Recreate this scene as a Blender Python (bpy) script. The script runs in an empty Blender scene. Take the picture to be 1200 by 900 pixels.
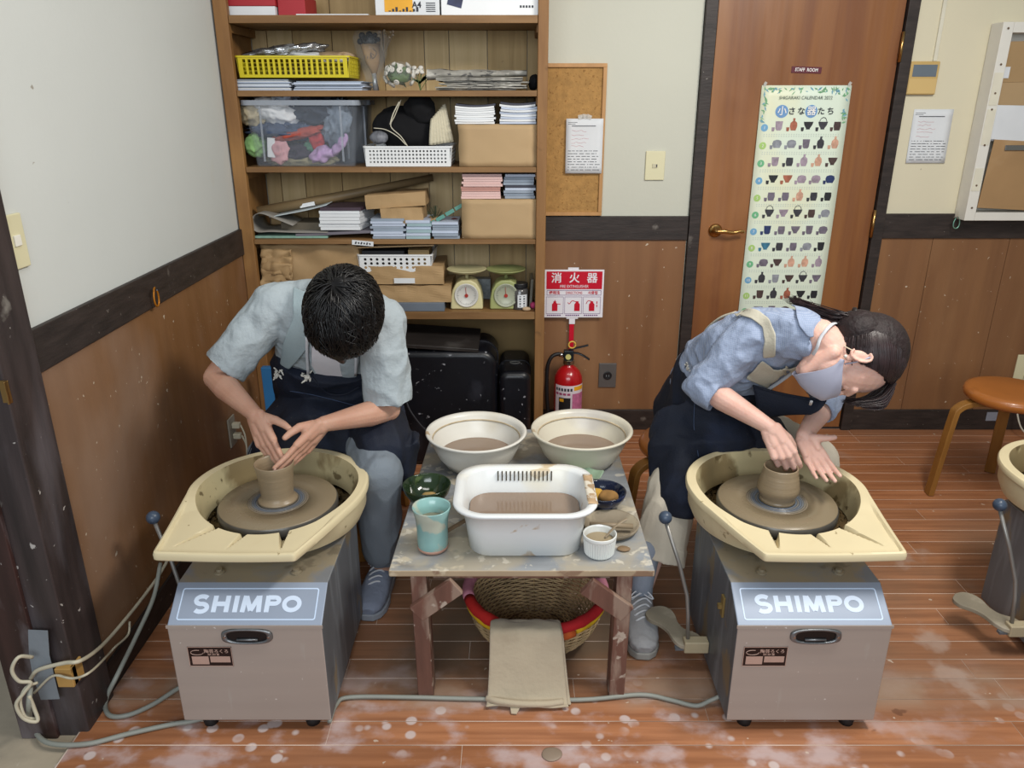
import bpy, bmesh, math, random
from mathutils import Vector, Matrix, noise, Quaternion
V = Vector
PI = math.pi
sc = bpy.context.scene
col = sc.collection

# ---------------------------------------------------------------- camera
FPX = 905.0
PITCH = math.radians(20.3)
CAMZ = 1.55
cam_d = bpy.data.cameras.new('camera')
cam = bpy.data.objects.new('camera', cam_d)
col.objects.link(cam)
cam.location = (0, 0, CAMZ)
cam.rotation_euler = (PI/2 - PITCH, 0, 0)
cam_d.sensor_fit = 'HORIZONTAL'
cam_d.sensor_width = 36.0
cam_d.lens = 36.0*FPX/1200.0
cam_d.clip_start = 0.05
sc.camera = cam

# ---------------------------------------------------------------- world, lamps, exposure
w = bpy.data.worlds.new('world')
sc.world = w
w.use_nodes = True
bg = w.node_tree.nodes['Background']
bg.inputs[0].default_value = (0.86, 0.92, 1.0, 1)
bg.inputs[1].default_value = 0.26
sc.view_settings.view_transform = 'Standard'
sc.view_settings.look = 'None'
sc.view_settings.gamma = 1
sc.view_settings.use_curve_mapping = False
sc.view_settings.exposure = -0.06


def area(name, loc, target, size, energy, color):
    d = bpy.data.lights.new(name, 'AREA')
    d.shape = 'RECTANGLE'
    d.size, d.size_y = size
    d.energy = energy
    d.color = color
    o = bpy.data.objects.new(name, d)
    col.objects.link(o)
    o.location = loc
    o.rotation_euler = (V(target)-V(loc)).to_track_quat('-Z', 'Y').to_euler()
    return o


area('window_daylight', (-0.2, -2.3, 2.3), (0, 2.4, 0.9), (3.0, 1.5), 104, (0.88, 0.95, 1.0))
area('ceiling_tube_light', (1.35, 1.45, 2.6), (-.1, 2.3, 0.5), (0.9, 0.3), 50, (1.0, 0.95, 0.87))
area('ceiling_tube_light', (0.1, 1.2, 2.8), (0.1, 2.2, 0.3), (1.3, 0.35), 14, (1.0, 0.97, 0.92))


# ---------------------------------------------------------------- helpers
def at(px, py, X=None, Y=None, Z=None):
    u = (px-600)/FPX
    v = (450-py)/FPX
    c, s = math.cos(PITCH), math.sin(PITCH)
    d = V((u, c+v*s, -s+v*c))
    if Y is not None:
        t = Y/d.y
    elif Z is not None:
        t = (Z-CAMZ)/d.z
    else:
        t = X/d.x
    return V((0, 0, CAMZ))+d*t


def obox(bm, c, s, R=None):
    c = V(c)
    vs = []
    for dx in (-.5, .5):
        for dy in (-.5, .5):
            for dz in (-.5, .5):
                p = V((dx*s[0], dy*s[1], dz*s[2]))
                if R is not None:
                    p = R @ p
                vs.append(bm.verts.new(p+c))
    for f in ((0, 1, 3, 2), (4, 6, 7, 5), (0, 4, 5, 1), (2, 3, 7, 6), (0, 2, 6, 4), (1, 5, 7, 3)):
        bm.faces.new([vs[i] for i in f])
    return vs


def bx(bm, x0, x1, y0, y1, z0, z1):
    return obox(bm, ((x0+x1)/2, (y0+y1)/2, (z0+z1)/2), (x1-x0, y1-y0, z1-z0))


def frame(d, up=(0, 0, 1)):
    d = V(d).normalized()
    up = V(up)
    if abs(d.dot(up.normalized())) > .99:
        up = V((0, 1, 0)) if abs(d.y) < .9 else V((1, 0, 0))
    s = d.cross(up).normalized()
    u = s.cross(d).normalized()
    return s, u, d


def rings(bm, rs, cap0=True, cap1=True, closed=False):
    """connect a list of rings (lists of points) into a skin"""
    R = [[bm.verts.new(p) for p in r] for r in rs]
    n = len(R[0])
    m = len(R)
    for i in range(m if closed else m-1):
        a, b = R[i], R[(i+1) % m]
        for j in range(n):
            k = (j+1) % n
            bm.faces.new((a[j], a[k], b[k], b[j]))
    if not closed:
        if cap0:
            bm.faces.new(list(reversed(R[0])))
        if cap1:
            bm.faces.new(R[-1])
    return R


def tube(bm, pts, r, n=8, up=(0, 0, 1), cap=True, flat=1.0):
    pts = [V(p) for p in pts]
    rs = []
    m = len(pts)
    rr = r if isinstance(r, (list, tuple)) else [r]*m
    last = None
    for i in range(m):
        d = (pts[min(i+1, m-1)]-pts[max(i-1, 0)])
        if d.length < 1e-9:
            d = V((0, 0, 1))
        d.normalize()
        if last is None:
            s, u, _ = frame(d, up)
        else:
            u = last-d*last.dot(d)
            if u.length < 1e-6:
                s, u, _ = frame(d, up)
            u.normalize()
            s = d.cross(u)
        last = u
        rs.append([pts[i]+s*math.cos(2*PI*k/n)*rr[i]+u*math.sin(2*PI*k/n)*rr[i]*flat for k in range(n)])
    rings(bm, rs, cap, cap)


def smooth_path(pts, k=6):
    """catmull-rom resample"""
    pts = [V(p) for p in pts]
    P = [pts[0]*2-pts[1]]+pts+[pts[-1]*2-pts[-2]]
    out = []
    for i in range(1, len(P)-2):
        for j in range(k):
            t = j/k
            a, b, c, d = P[i-1], P[i], P[i+1], P[i+2]
            out.append(0.5*((2*b)+(c-a)*t+(2*a-5*b+4*c-d)*t*t+(3*b-a-3*c+d)*t**3))
    out.append(pts[-1])
    return out


def lathe(bm, prof, c=(0, 0, 0), n=32, sx=1, sy=1, axis=None, wob=0, close=False):
    """prof: list of (r, z)"""
    c = V(c)
    R = V((0, 0, 1)).rotation_difference(V(axis)).to_matrix() if axis is not None else Matrix.Identity(3)
    rs = []
    for (r, z) in prof:
        r = max(r, 1e-4)
        rs.append([c+R @ V((r*sx*math.cos(2*PI*k/n)*(1+wob*math.sin(3*2*PI*k/n)), r*sy*math.sin(2*PI*k/n), z)) for k in range(n)])
    if close:
        rings(bm, rs, closed=True)
    else:
        rings(bm, rs)


def cyl(bm, p0, p1, r, n=16, r1=None):
    tube(bm, [p0, p1], [r, r if r1 is None else r1], n)


def ball(bm, c, r, n=12, m=8, R=None):
    c = V(c)
    r = V((r, r, r)) if isinstance(r, (int, float)) else V(r)
    rs = []
    for i in range(1, m):
        th = PI*i/m
        ring = []
        for k in range(n):
            p = V((math.sin(th)*math.cos(2*PI*k/n)*r.x, math.sin(th)*math.sin(2*PI*k/n)*r.y, -math.cos(th)*r.z))
            ring.append(c+(R @ p if R is not None else p))
        rs.append(ring)
    vs = rings(bm, rs, False, False)
    for ring, zz, flip in ((vs[0], -1, True), (vs[-1], 1, False)):
        p = V((0, 0, zz*r.z))
        pv = bm.verts.new(c+(R @ p if R is not None else p))
        for k in range(n):
            a, b = ring[k], ring[(k+1) % n]
            bm.faces.new((b, a, pv) if flip else (a, b, pv))


def prism(bm, poly, z0, z1, M=None):
    """poly list of (x,y); extruded along z; M 4x4 optional"""
    a = [V((x, y, z0)) for x, y in poly]
    b = [V((x, y, z1)) for x, y in poly]
    if M is not None:
        a = [M @ p for p in a]
        b = [M @ p for p in b]
    rings(bm, [a, b])


def grid(bm, fn, nu, nv):
    vs = [[bm.verts.new(fn(i/nu, j/nv)) for j in range(nv+1)] for i in range(nu+1)]
    for i in range(nu):
        for j in range(nv):
            bm.faces.new((vs[i][j], vs[i+1][j], vs[i+1][j+1], vs[i][j+1]))
    return vs


def rrect(w, d, r, n=5, cx=0, cy=0):
    out = []
    for (sx, sy, a0) in ((1, 1, 0), (-1, 1, 90), (-1, -1, 180), (1, -1, 270)):
        for k in range(n+1):
            a = math.radians(a0+90*k/n)
            out.append((cx+sx*(w/2-r)+r*math.cos(a), cy+sy*(d/2-r)+r*math.sin(a)))
    return out


MW = {}          # world matrices of roots, by object name


def tag(o, label=None, cat=None, group=None, kind=None):
    if label:
        o['label'] = label
    if cat:
        o['category'] = cat
    if group:
        o['group'] = group
    if kind:
        o['kind'] = kind
    return o


def empty(name, loc, label=None, cat=None, group=None, rz=0, kind=None):
    o = bpy.data.objects.new(name, None)
    col.objects.link(o)
    o.empty_display_size = .05
    o.location = loc
    o.rotation_euler = (0, 0, rz)
    MW[o.name] = Matrix.Translation(V(loc)) @ Matrix.Rotation(rz, 4, 'Z')
    return tag(o, label, cat, group, kind)


def obj(name, bm, mats, parent=None, smooth=False, bevel=0, local=False, normals=True, solid=0, subsurf=0, kind=None, bseg=2):
    """links ONE mesh object; bm is in world space unless local=True"""
    me = bpy.data.meshes.new(name)
    if normals:
        bmesh.ops.recalc_face_normals(bm, faces=bm.faces)
    o = bpy.data.objects.new(name, me)
    col.objects.link(o)
    if parent is not None:
        o.parent = parent
        if not local:
            bm.transform(MW[parent.name].inverted())
        MW[o.name] = MW[parent.name]
    else:
        # origin at the base centre of the mesh
        if not local and len(bm.verts):
            xs = [v.co.x for v in bm.verts]
            ys = [v.co.y for v in bm.verts]
            zs = [v.co.z for v in bm.verts]
            c = V(((min(xs)+max(xs))/2, (min(ys)+max(ys))/2, min(zs)))
            bm.transform(Matrix.Translation(-c))
            o.location = c
            MW[o.name] = Matrix.Translation(c)
        else:
            MW[o.name] = Matrix.Identity(4)
    bm.to_mesh(me)
    bm.free()
    if not isinstance(mats, (list, tuple)):
        mats = [mats]
    for m in mats:
        me.materials.append(m)
    if smooth:
        for p in me.polygons:
            p.use_smooth = True
    if bevel:
        b = o.modifiers.new('bevel', 'BEVEL')
        b.width = bevel
        b.segments = bseg
        b.limit_method = 'ANGLE'
        b.angle_limit = math.radians(40)
        for p in me.polygons:
            p.use_smooth = True
        b.harden_normals = True
    if solid:
        s = o.modifiers.new('solid', 'SOLIDIFY')
        s.thickness = abs(solid)
        s.offset = 0
    if subsurf:
        s = o.modifiers.new('sub', 'SUBSURF')
        s.levels = s.render_levels = subsurf
    if kind:
        o['kind'] = kind
    return o


def autosmooth(o, deg=40):
    me = o.data
    for p in me.polygons:
        p.use_smooth = True
    me.set_sharp_from_angle(angle=math.radians(deg))
    return o


def B():
    return bmesh.new()


def copy_tree(o, parent=None, M=None):
    c = o.copy()
    col.objects.link(c)
    if parent is not None:
        c.parent = parent
        MW[c.name] = MW.get(parent.name, Matrix.Identity(4))
    for ch in list(o.children):
        copy_tree(ch, c)
    return c


# ---------------------------------------------------------------- materials
def srgb(c):
    if isinstance(c, str):
        c = c.lstrip('#')
        c = [int(c[i:i+2], 16)/255 for i in (0, 2, 4)]
    return tuple((x/12.92 if x <= .04045 else ((x+.055)/1.055)**2.4) for x in c)


def mat(name, color, rough=.5, metal=0, var=.12, scale=6, stretch=(1, 1, 1), bump=0, bscale=None, bstretch=None,
        spots=(), spec=.5, coat=0, trans=0, alpha=1, sheen=0, sss=0, dark=None, world=False, detail=4, emit=0, aniso=0, ior=1.45,
        rvar=0, distort=0):
    m = bpy.data.materials.new(name)
    m.use_nodes = True
    nt = m.node_tree
    N, L = nt.nodes, nt.links
    b = N['Principled BSDF']
    base = srgb(color)
    b.inputs['Roughness'].default_value = rough
    b.inputs['Metallic'].default_value = metal
    b.inputs['Specular IOR Level'].default_value = spec
    b.inputs['IOR'].default_value = ior
    if coat:
        b.inputs['Coat Weight'].default_value = coat
        b.inputs['Coat Roughness'].default_value = .12
    if trans:
        b.inputs['Transmission Weight'].default_value = trans
    if alpha < 1:
        b.inputs['Alpha'].default_value = alpha
    if sheen:
        b.inputs['Sheen Weight'].default_value = sheen
    if sss:
        b.inputs['Subsurface Weight'].default_value = sss
        b.inputs['Subsurface Radius'].default_value = (.012, .004, .002)
        b.inputs['Subsurface Scale'].default_value = 1
    if emit:
        b.inputs['Emission Color'].default_value = (*base, 1)
        b.inputs['Emission Strength'].default_value = emit
    if aniso:
        b.inputs['Anisotropic'].default_value = aniso
    if world:
        g = N.new('ShaderNodeNewGeometry')
        src = g.outputs['Position']
    else:
        tc = N.new('ShaderNodeTexCoord')
        src = tc.outputs['Object']

    def nz(sca, st, det=4, dis=0, off=0):
        mp = N.new('ShaderNodeMapping')
        mp.inputs['Scale'].default_value = st
        mp.inputs['Location'].default_value = (off, off*.7, off*.3)
        L.new(src, mp.inputs[0])
        t = N.new('ShaderNodeTexNoise')
        t.inputs['Scale'].default_value = sca
        t.inputs['Detail'].default_value = det
        t.inputs['Distortion'].default_value = dis
        L.new(mp.outputs[0], t.inputs['Vector'])
        return t.outputs['Fac']
    cur = None
    if var:
        f = nz(scale, stretch, detail, distort)
        r = N.new('ShaderNodeValToRGB')
        r.color_ramp.elements[0].position = .3
        r.color_ramp.elements[1].position = .7
        dk = srgb(dark) if dark else tuple(c*(1-var) for c in base)
        lt = base if dark else tuple(min(1, c*(1+var)) for c in base)
        r.color_ramp.elements[0].color = (*dk, 1)
        r.color_ramp.elements[1].color = (*lt, 1)
        L.new(f, r.inputs[0])
        cur = r.outputs[0]
    k = 1
    for sp in spots:
        # (colour, scale, threshold, softness, amount, stretch)
        c2, s2, th, soft = sp[:4]
        amt = sp[4] if len(sp) > 4 else 1
        st2 = sp[5] if len(sp) > 5 else (1, 1, 1)
        f = nz(s2, st2, 5, .3, 3.7*k)
        k += 1
        mr = N.new('ShaderNodeMapRange')
        mr.inputs['From Min'].default_value = th
        mr.inputs['From Max'].default_value = th+soft
        mr.inputs['To Max'].default_value = amt
        L.new(f, mr.inputs[0])
        mx = N.new('ShaderNodeMix')
        mx.data_type = 'RGBA'
        L.new(mr.outputs[0], mx.inputs['Factor'])
        if cur is not None:
            L.new(cur, mx.inputs[6])
        else:
            mx.inputs[6].default_value = (*base, 1)
        mx.inputs[7].default_value = (*srgb(c2), 1)
        cur = mx.outputs[2]
    if cur is not None:
        L.new(cur, b.inputs['Base Color'])
    else:
        b.inputs['Base Color'].default_value = (*base, 1)
    if rvar:
        f = nz(scale*1.7, stretch, 4, 0, 9)
        mr = N.new('ShaderNodeMapRange')
        mr.inputs['From Min'].default_value = .3
        mr.inputs['From Max'].default_value = .7
        mr.inputs['To Min'].default_value = max(0.02, rough-rvar)
        mr.inputs['To Max'].default_value = min(1, rough+rvar)
        L.new(f, mr.inputs[0])
        L.new(mr.outputs[0], b.inputs['Roughness'])
    if bump:
        f = nz(bscale or scale*3, bstretch or stretch, 5, 0, 5)
        bp = N.new('ShaderNodeBump')
        bp.inputs['Strength'].default_value = min(1, bump)
        bp.inputs['Distance'].default_value = .01*max(1, bump)
        L.new(f, bp.inputs['Height'])
        L.new(bp.outputs[0], b.inputs['Normal'])
    m['_'] = 1
    return m


def text(s, size, loc, xdir, updir, m, parent=None, name='lettering', offset=0, extrude=0, align='CENTER', sx=1, shear=0, space=1):
    cu = bpy.data.curves.new(name, 'FONT')
    cu.body = s
    cu.size = size
    cu.align_x = align
    cu.align_y = 'CENTER'
    cu.offset = offset
    cu.extrude = extrude
    cu.shear = shear
    cu.space_character = space
    cu.resolution_u = 3
    t = bpy.data.objects.new('tmp', cu)
    col.objects.link(t)
    dg = bpy.context.evaluated_depsgraph_get()
    me = bpy.data.meshes.new_from_object(t.evaluated_get(dg))
    bpy.data.objects.remove(t)
    bpy.data.curves.remove(cu)
    x = V(xdir).normalized()
    z = x.cross(V(updir)).normalized()
    y = z.cross(x)
    M = Matrix((x, y, z)).transposed().to_4x4()
    M.translation = V(loc)
    M = M @ Matrix.Diagonal((sx, 1, 1, 1))
    if parent is not None:
        M = MW[parent.name].inverted() @ M
    me.transform(M)
    me.materials.clear()
    me.materials.append(m)
    me.name = name
    o = bpy.data.objects.new(name, me)
    col.objects.link(o)
    if parent is not None:
        o.parent = parent
        MW[o.name] = MW[parent.name]
    return o
# ================================================================ STRUCTURE
random.seed(4)
XL = -1.125      # left wall face
YB = 3.55        # back wall face
XR = 3.4

m_plL = mat('plaster_white', '#cdd1ce', .75, var=.03, scale=1.5, bump=.06, bscale=60, spots=(('#c9bda0', 2.2, .64, .1, .35), ('#8e8577', 22, .74, .01, .8)))
m_plB = mat('plaster_cream', '#c6c6b8', .75, var=.03, scale=1.5, bump=.06, bscale=60, spots=(('#c5bb9c', 1.6, .58, .15, .3), ('#f0efe8', 26, .765, .01, .8)))
m_rail = mat('dark_rail_wood', '#302825', .55, var=.35, scale=9, stretch=(1, 1, 6), bump=.1, spots=(('#8d867e', 9, .68, .06, .5), ('#b9b2a8', 70, .72, .03, .6)))
m_post = mat('dark_post_wood', '#39302f', .5, var=.4, scale=5, stretch=(5, 5, .6), bump=.15,
             spots=(('#77737a', 4, .5, .25, .45, (2, 2, .5)), ('#c9c4be', 38, .69, .03, .75), ('#9b978f', 6, .69, .05, .6)))
m_ply = mat('plywood_wainscot', '#96683f', .5, var=.0, dark='#855a35', scale=2.3, stretch=(5, 5, .4), detail=6, distort=.4, bump=.05, rvar=.1,
            spots=(('#7c5030', 1.6, .55, .2, .5, (3, 3, .3)), ('#d8cdb9', 60, .735, .02, .7), ('#a5764f', 3, .55, .2, .5, (1, 1, .4))))
m_ply = mat('plywood_wainscot', '#8b6341', .5, var=.12, dark='#775236', scale=2.3, stretch=(5, 5, .4), detail=6, distort=.4, bump=.05, rvar=.1,
            spots=(('#7c5030', 1.6, .55, .2, .5, (3, 3, .3)), ('#d8cdb9', 45, .70, .02, .7), ('#9a7551', 3, .52, .2, .5, (1, 1, .4))))
m_plyL = mat('plywood_left', '#86603f', .42, var=.12, dark='#74502f', scale=2.1, stretch=(4, 4, .4), detail=6, distort=.4, bump=.06, rvar=.12,
             spots=(('#9b8474', 1.4, .52, .2, .55), ('#5b4432', 2.0, .58, .15, .5, (1, 1, .5)), ('#d8cdb9', 50, .70, .02, .7)))
m_door = mat('door_veneer', '#8f5f36', .42, var=.12, dark='#77492a', scale=2.0, stretch=(7, 7, .35), detail=7, distort=.6, bump=.04, rvar=.1,
             spots=(('#6d4220', 2.2, .57, .15, .5, (3, 3, .4)), ('#a8754a', 1.3, .5, .2, .5)))
m_conc = mat('concrete', '#a89c88', .9, var=.15, scale=5, bump=.3, spots=(('#7d7363', 3, .55, .1, .7), ('#d0c9bb', 14, .62, .05, .6)))


def floor_material():
    """varnished boards, dusted with spilt clay towards the camera; world coordinates so the dirt runs on over the seams"""
    m = bpy.data.materials.new('floor_board_varnish')
    m.use_nodes = True
    nt = m.node_tree
    N, L = nt.nodes, nt.links
    b = N['Principled BSDF']
    g = N.new('ShaderNodeNewGeometry')
    sep = N.new('ShaderNodeSeparateXYZ')
    L.new(g.outputs['Position'], sep.inputs[0])

    def nz(sc_, st=(1, 1, 1), det=5, loc=0):
        mp = N.new('ShaderNodeMapping')
        mp.inputs['Scale'].default_value = st
        mp.inputs['Location'].default_value = (loc, loc, loc)
        L.new(g.outputs['Position'], mp.inputs[0])
        t = N.new('ShaderNodeTexNoise')
        t.inputs['Scale'].default_value = sc_
        t.inputs['Detail'].default_value = det
        L.new(mp.outputs[0], t.inputs['Vector'])
        return t.outputs['Fac']

    def rng(src, a, c, lo=0, hi=1):
        mr = N.new('ShaderNodeMapRange')
        mr.interpolation_type = 'SMOOTHSTEP'
        for k, v_ in (('From Min', a), ('From Max', c), ('To Min', lo), ('To Max', hi)):
            mr.inputs[k].default_value = v_
        L.new(src, mr.inputs[0])
        return mr.outputs[0]

    def mul(a, c):
        n_ = N.new('ShaderNodeMath')
        n_.operation = 'MULTIPLY'
        for i, s_ in enumerate((a, c)):
            if isinstance(s_, (int, float)):
                n_.inputs[i].default_value = s_
            else:
                L.new(s_, n_.inputs[i])
        return n_.outputs[0]

    def mix(f, a, c):
        mx = N.new('ShaderNodeMix')
        mx.data_type = 'RGBA'
        if isinstance(f, (int, float)):
            mx.inputs[0].default_value = f
        else:
            L.new(f, mx.inputs[0])
        for i, s_ in ((6, a), (7, c)):
            if isinstance(s_, str):
                mx.inputs[i].default_value = (*srgb(s_), 1)
            else:
                L.new(s_, mx.inputs[i])
        return mx.outputs[2]
    oi = N.new('ShaderNodeObjectInfo')
    grain = nz(5, (.5, 9, 1), 6)
    base = mix(rng(grain, .3, .7), '#96603f', '#b87c55')
    base = mix(rng(oi.outputs['Random'], 0, 1, 0, .4), base, '#80502f')
    base = mix(rng(nz(1.3, (1, 1, 1), 3, 5), .45, .7, 0, .45), base, '#86614a')
    # clay film: in the working area
    yz = rng(sep.outputs[1], 1.62, 1.9)
    yz2 = rng(sep.outputs[1], 2.9, 2.3)
    film = mul(mul(mul(yz, yz2), rng(nz(2.6, (1, 1, 1), 5, 2), .36, .6, .35, .9)), mul(rng(sep.outputs[0], -.75, -.45), rng(sep.outputs[0], 1.6, .5, .55, 1)))
    base = mix(film, base, '#6b5c4c')
    # pinkish white splashes in front
    front = mul(rng(sep.outputs[1], 1.95, 1.65), rng(sep.outputs[1], 1.3, 1.5, .55, 1))
    splash = mul(mul(front, rng(sep.outputs[0], 1.3, .7, .3, 1)), rng(nz(8, (1, 1.3, 1), 6, 7), .48, .68, 0, .7))
    base = mix(splash, base, '#c4b3b4')
    vo = N.new('ShaderNodeTexVoronoi')
    vo.inputs['Scale'].default_value = 17
    L.new(g.outputs['Position'], vo.inputs['Vector'])
    dots = mul(mul(mul(rng(sep.outputs[1], 1.80, 1.66), rng(sep.outputs[0], 1.4, .8, .3, 1)), rng(vo.outputs['Distance'], .30, .20, 0, .75)), rng(nz(4, (1, 1, 1), 3, 13), .46, .54))
    base = mix(dots, base, '#cfc3c1')
    strip = mul(mul(rng(sep.outputs[1], 1.62, 1.7), rng(sep.outputs[1], 1.84, 1.74)), rng(nz(5, (1, 1, 1), 4, 11), .4, .6, .15, .75))
    base = mix(strip, base, '#9e8672')
    spl2 = mul(mul(rng(sep.outputs[0], 1.0, 1.15), rng(sep.outputs[0], 1.6, 1.45)), rng(nz(6, (1, 1, 1), 4, 15), .56, .68, 0, .45))
    base = mix(spl2, base, '#b5a59a')
    far = rng(nz(30, (1, 1, 1), 2, 21), .73, .75, 0, .7)
    base = mix(far, base, '#c9b9a8')
    brown = rng(nz(9, (1, 1, 1), 3, 31), .7, .73, 0, .6)
    base = mix(brown, base, '#5a3320')
    L.new(base, b.inputs['Base Color'])
    L.new(rng(nz(3, (1, 1, 1), 4, 9), .3, .7, .32, .6), b.inputs['Roughness'])
    bp = N.new('ShaderNodeBump')
    bp.inputs['Strength'].default_value = .12
    bp.inputs['Distance'].default_value = .004
    L.new(nz(18, (1, 3, 1)), bp.inputs['Height'])
    L.new(bp.outputs[0], b.inputs['Normal'])
    return m


m_floor = floor_material()
m_seam = mat('pale_dust_in_seams', '#d8c6b8', .9, var=.2, scale=2, spots=(('#6b4f3b', 1.1, .50, .12, .8),), world=True)

# floor: sub-base with dust in its seams, boards on it
bm = B()
bx(bm, XL-.005, XR, .55, YB+.1, -.05, -.0008)
floor = obj('floor', bm, m_seam)
tag(floor, kind='structure')
bm = B()
bx(bm, -2.6, XL-.005, .55, YB+.1, -.06, -.012)
fc = obj('floor_concrete', bm, m_conc)
tag(fc, kind='structure')
PW = .0805
mesh_cache = {}
y = .565
row = 0
while y < YB:
    x = XL-.002
    x1 = x+random.uniform(.4, 1.8)
    while x < XR-.01:
        x1 = min(x1, XR)
        L_ = round((x1-x)/.05)*.05
        L_ = max(L_, .1)
        y1 = min(y+PW, YB)
        key = (L_, round(y1-y, 4))
        if key not in mesh_cache:
            bm = B()
            bx(bm, .0006, L_-.0006, .0013, (y1-y)-.0013, -.0145, 0)
            bmesh.ops.bevel(bm, geom=[e for e in bm.edges if min(v.co.z for v in e.verts) > -.001], offset=.0006, segments=1, affect='EDGES')
            me = bpy.data.meshes.new('floor_board')
            bm.to_mesh(me)
            bm.free()
            me.materials.append(m_floor)
            mesh_cache[key] = me
        o = bpy.data.objects.new('floor_board', mesh_cache[key])
        col.objects.link(o)
        o.parent = floor
        o.location = V((x, y, 0))-floor.location
        x += L_
        x1 = x+random.choice((1.8, 1.8, 1.2))
        if XR-x1 < .1:
            x1 = XR
    y += PW
    row += 1

# left wall: plaster, rail, wainscot, baseboard
WY0 = 1.70
bm = B()
bx(bm, XL-.12, XL, WY0, YB+.12, 0, 2.9)
wl = obj('wall_left', bm, m_plL)
tag(wl, kind='structure')
bm = B()
bx(bm, XL, XL+.016, WY0+.005, YB, .942, 1.047)
tag(obj('trim_1', bm, m_rail, bevel=.003), kind='structure')
bm = B()
bx(bm, XL, XL+.006, WY0+.005, YB-.001, .085, .942)
o = tag(obj('plywood_panel', bm, m_plyL, wl), kind='structure')
bm = B()
bx(bm, XL, XL+.014, WY0+.005, YB-.001, 0, .09)
tag(obj('baseboard_left', bm, m_rail, bevel=.003), kind='structure')
# post at the wall's near end, with a door stop rebate
bm = B()
bx(bm, XL-.145, XL+.022, 1.575, 1.71, -.02, 2.9)
bm2 = bm
po = obj('trim_2', bm2, m_post, bevel=.005)
tag(po, kind='structure')
bm = B()
bx(bm, XL-.150, XL-.055, 1.563, 1.576, -.012, 2.9)
o = obj('door_stop', bm, mat('red_dark_post_edge', '#35221f', .5, var=.4, scale=5, stretch=(5, 5, .6), spots=(('#8b8589', 5, .55, .15, .5, (2, 2, .5)), ('#c9c4be', 40, .69, .03, .7))), po, bevel=.003)
tag(o, kind='structure')

# back wall
bm = B()
bx(bm, XL-.1, .80, YB, YB+.12, 0, 2.9)
wb = obj('wall_back', bm, m_plB)
tag(wb, kind='structure')
bm = B()
bx(bm, 1.685, XR+.1, YB, YB+.12, 0, 2.9)
wr = tag(obj('wall_back_right', bm, mat('plaster_warm', '#d6ceb4', .75, var=.03, scale=1.5, bump=.06, bscale=60, spots=(('#c9b78e', 1.6, .56, .15, .4), ('#8e8577', 30, .775, .01, .8)))), kind='structure')
for nm, a, b_, z0, z1 in (('trim_3', .14, .80, .942, 1.05), ('trim_4', 1.685, XR, .950, 1.061)):
    bm = B()
    bx(bm, a, b_, YB-.016, YB, z0, z1)
    tag(obj(nm, bm, m_rail, bevel=.003), kind='structure')
for nm, a, b_ in (('baseboard_back', .14, .80), ('baseboard_back_right', 1.685, XR)):
    bm = B()
    bx(bm, a, b_, YB-.018, YB, 0, .106)
    tag(obj(nm, bm, m_rail, bevel=.003), kind='structure')
for a, b_, par in ((.14, .797, wb), (1.688, 1.926, wr), (1.928, 2.278, wr), (2.280, 2.80, wr), (2.802, XR, wr)):
    bm = B()
    bx(bm, a, b_, YB-.006, YB, .104, .952)
    tag(obj('plywood_panel', bm, m_ply, par, bevel=.001, bseg=1), kind='structure')
bm = B()
p = at(1157, 483, Y=YB-.019)
q = at(1181, 493, Y=YB-.019)
bx(bm, p.x, q.x, YB-.0195, YB-.0178, q.z, p.z)
tag(obj('grey_patch', bm, mat('grey_tape', '#8e93a0', .5), bpy.data.objects['baseboard_back_right']), kind='structure')
# right wall and ceiling, out of frame, close the room
bm = B()
bx(bm, XR, XR+.1, .55, YB+.1, 0, 2.9)
tag(obj('wall_right', bm, m_plB), kind='structure')

# door
bm = B()
bx(bm, .856, 1.632, YB-.008, YB+.03, .012, 2.25)
d = tag(obj('door_1', bm, m_door, bevel=.002), kind='structure')
bm = B()
bx(bm, .802, .852, YB-.024, YB+.06, 0, 2.30)
bx(bm, 1.637, 1.685, YB-.024, YB+.06, 0, 2.30)
bx(bm, .802, 1.685, YB-.024, YB+.06, 2.256, 2.33)
bx(bm, .852, 1.637, YB-.006, YB+.06, 0, .010)
bx(bm, .80, 1.685, YB+.05, YB+.12, 0, 2.9)
bx(bm, .80, 1.685, YB, YB+.12, 2.33, 2.9)
tag(obj('door_frame', bm, m_rail, d, bevel=.002), kind='structure')
m_brass = mat('brass', '#b9935a', .28, metal=1, var=.1)
# lever handle
hc = at(838, 270, Y=YB-.01)
bm = B()
lathe(bm, [(0, 0), (.030, 0), (.031, .006), (.024, .012), (.013, .016), (.012, .04), (0, .042)], (hc.x, YB-.008, hc.z), 24, axis=(0, -1, 0))
pts = smooth_path([(hc.x-.002, YB-.045, hc.z), (hc.x+.03, YB-.052, hc.z+.002), (hc.x+.07, YB-.052, hc.z-.004), (hc.x+.105, YB-.05, hc.z+.002), (hc.x+.125, YB-.046, hc.z-.004)], 5)
tube(bm, pts, [.011, .011, .011, .0105, .0105, .010, .010, .0095, .009, .009, .0085, .008, .008, .0075, .007, .007, .0075, .008, .0075, .006, .004][:len(pts)], 12)
tag(obj('handle', bm, m_brass, d, smooth=True), kind='structure')
for py0, py1 in ((37, 73), (246, 278)):
    a_ = at(1060 if py0 < 100 else 1027, py0, Y=YB-.02)
    b_ = at(1056 if py0 < 100 else 1023, py1, Y=YB-.02)
    bm = B()
    cyl(bm, (1.632, YB-.026, b_.z), (1.632, YB-.026, a_.z), .0065, 10)
    tag(obj('hinge', bm, m_brass, d, smooth=True), kind='structure')
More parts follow.
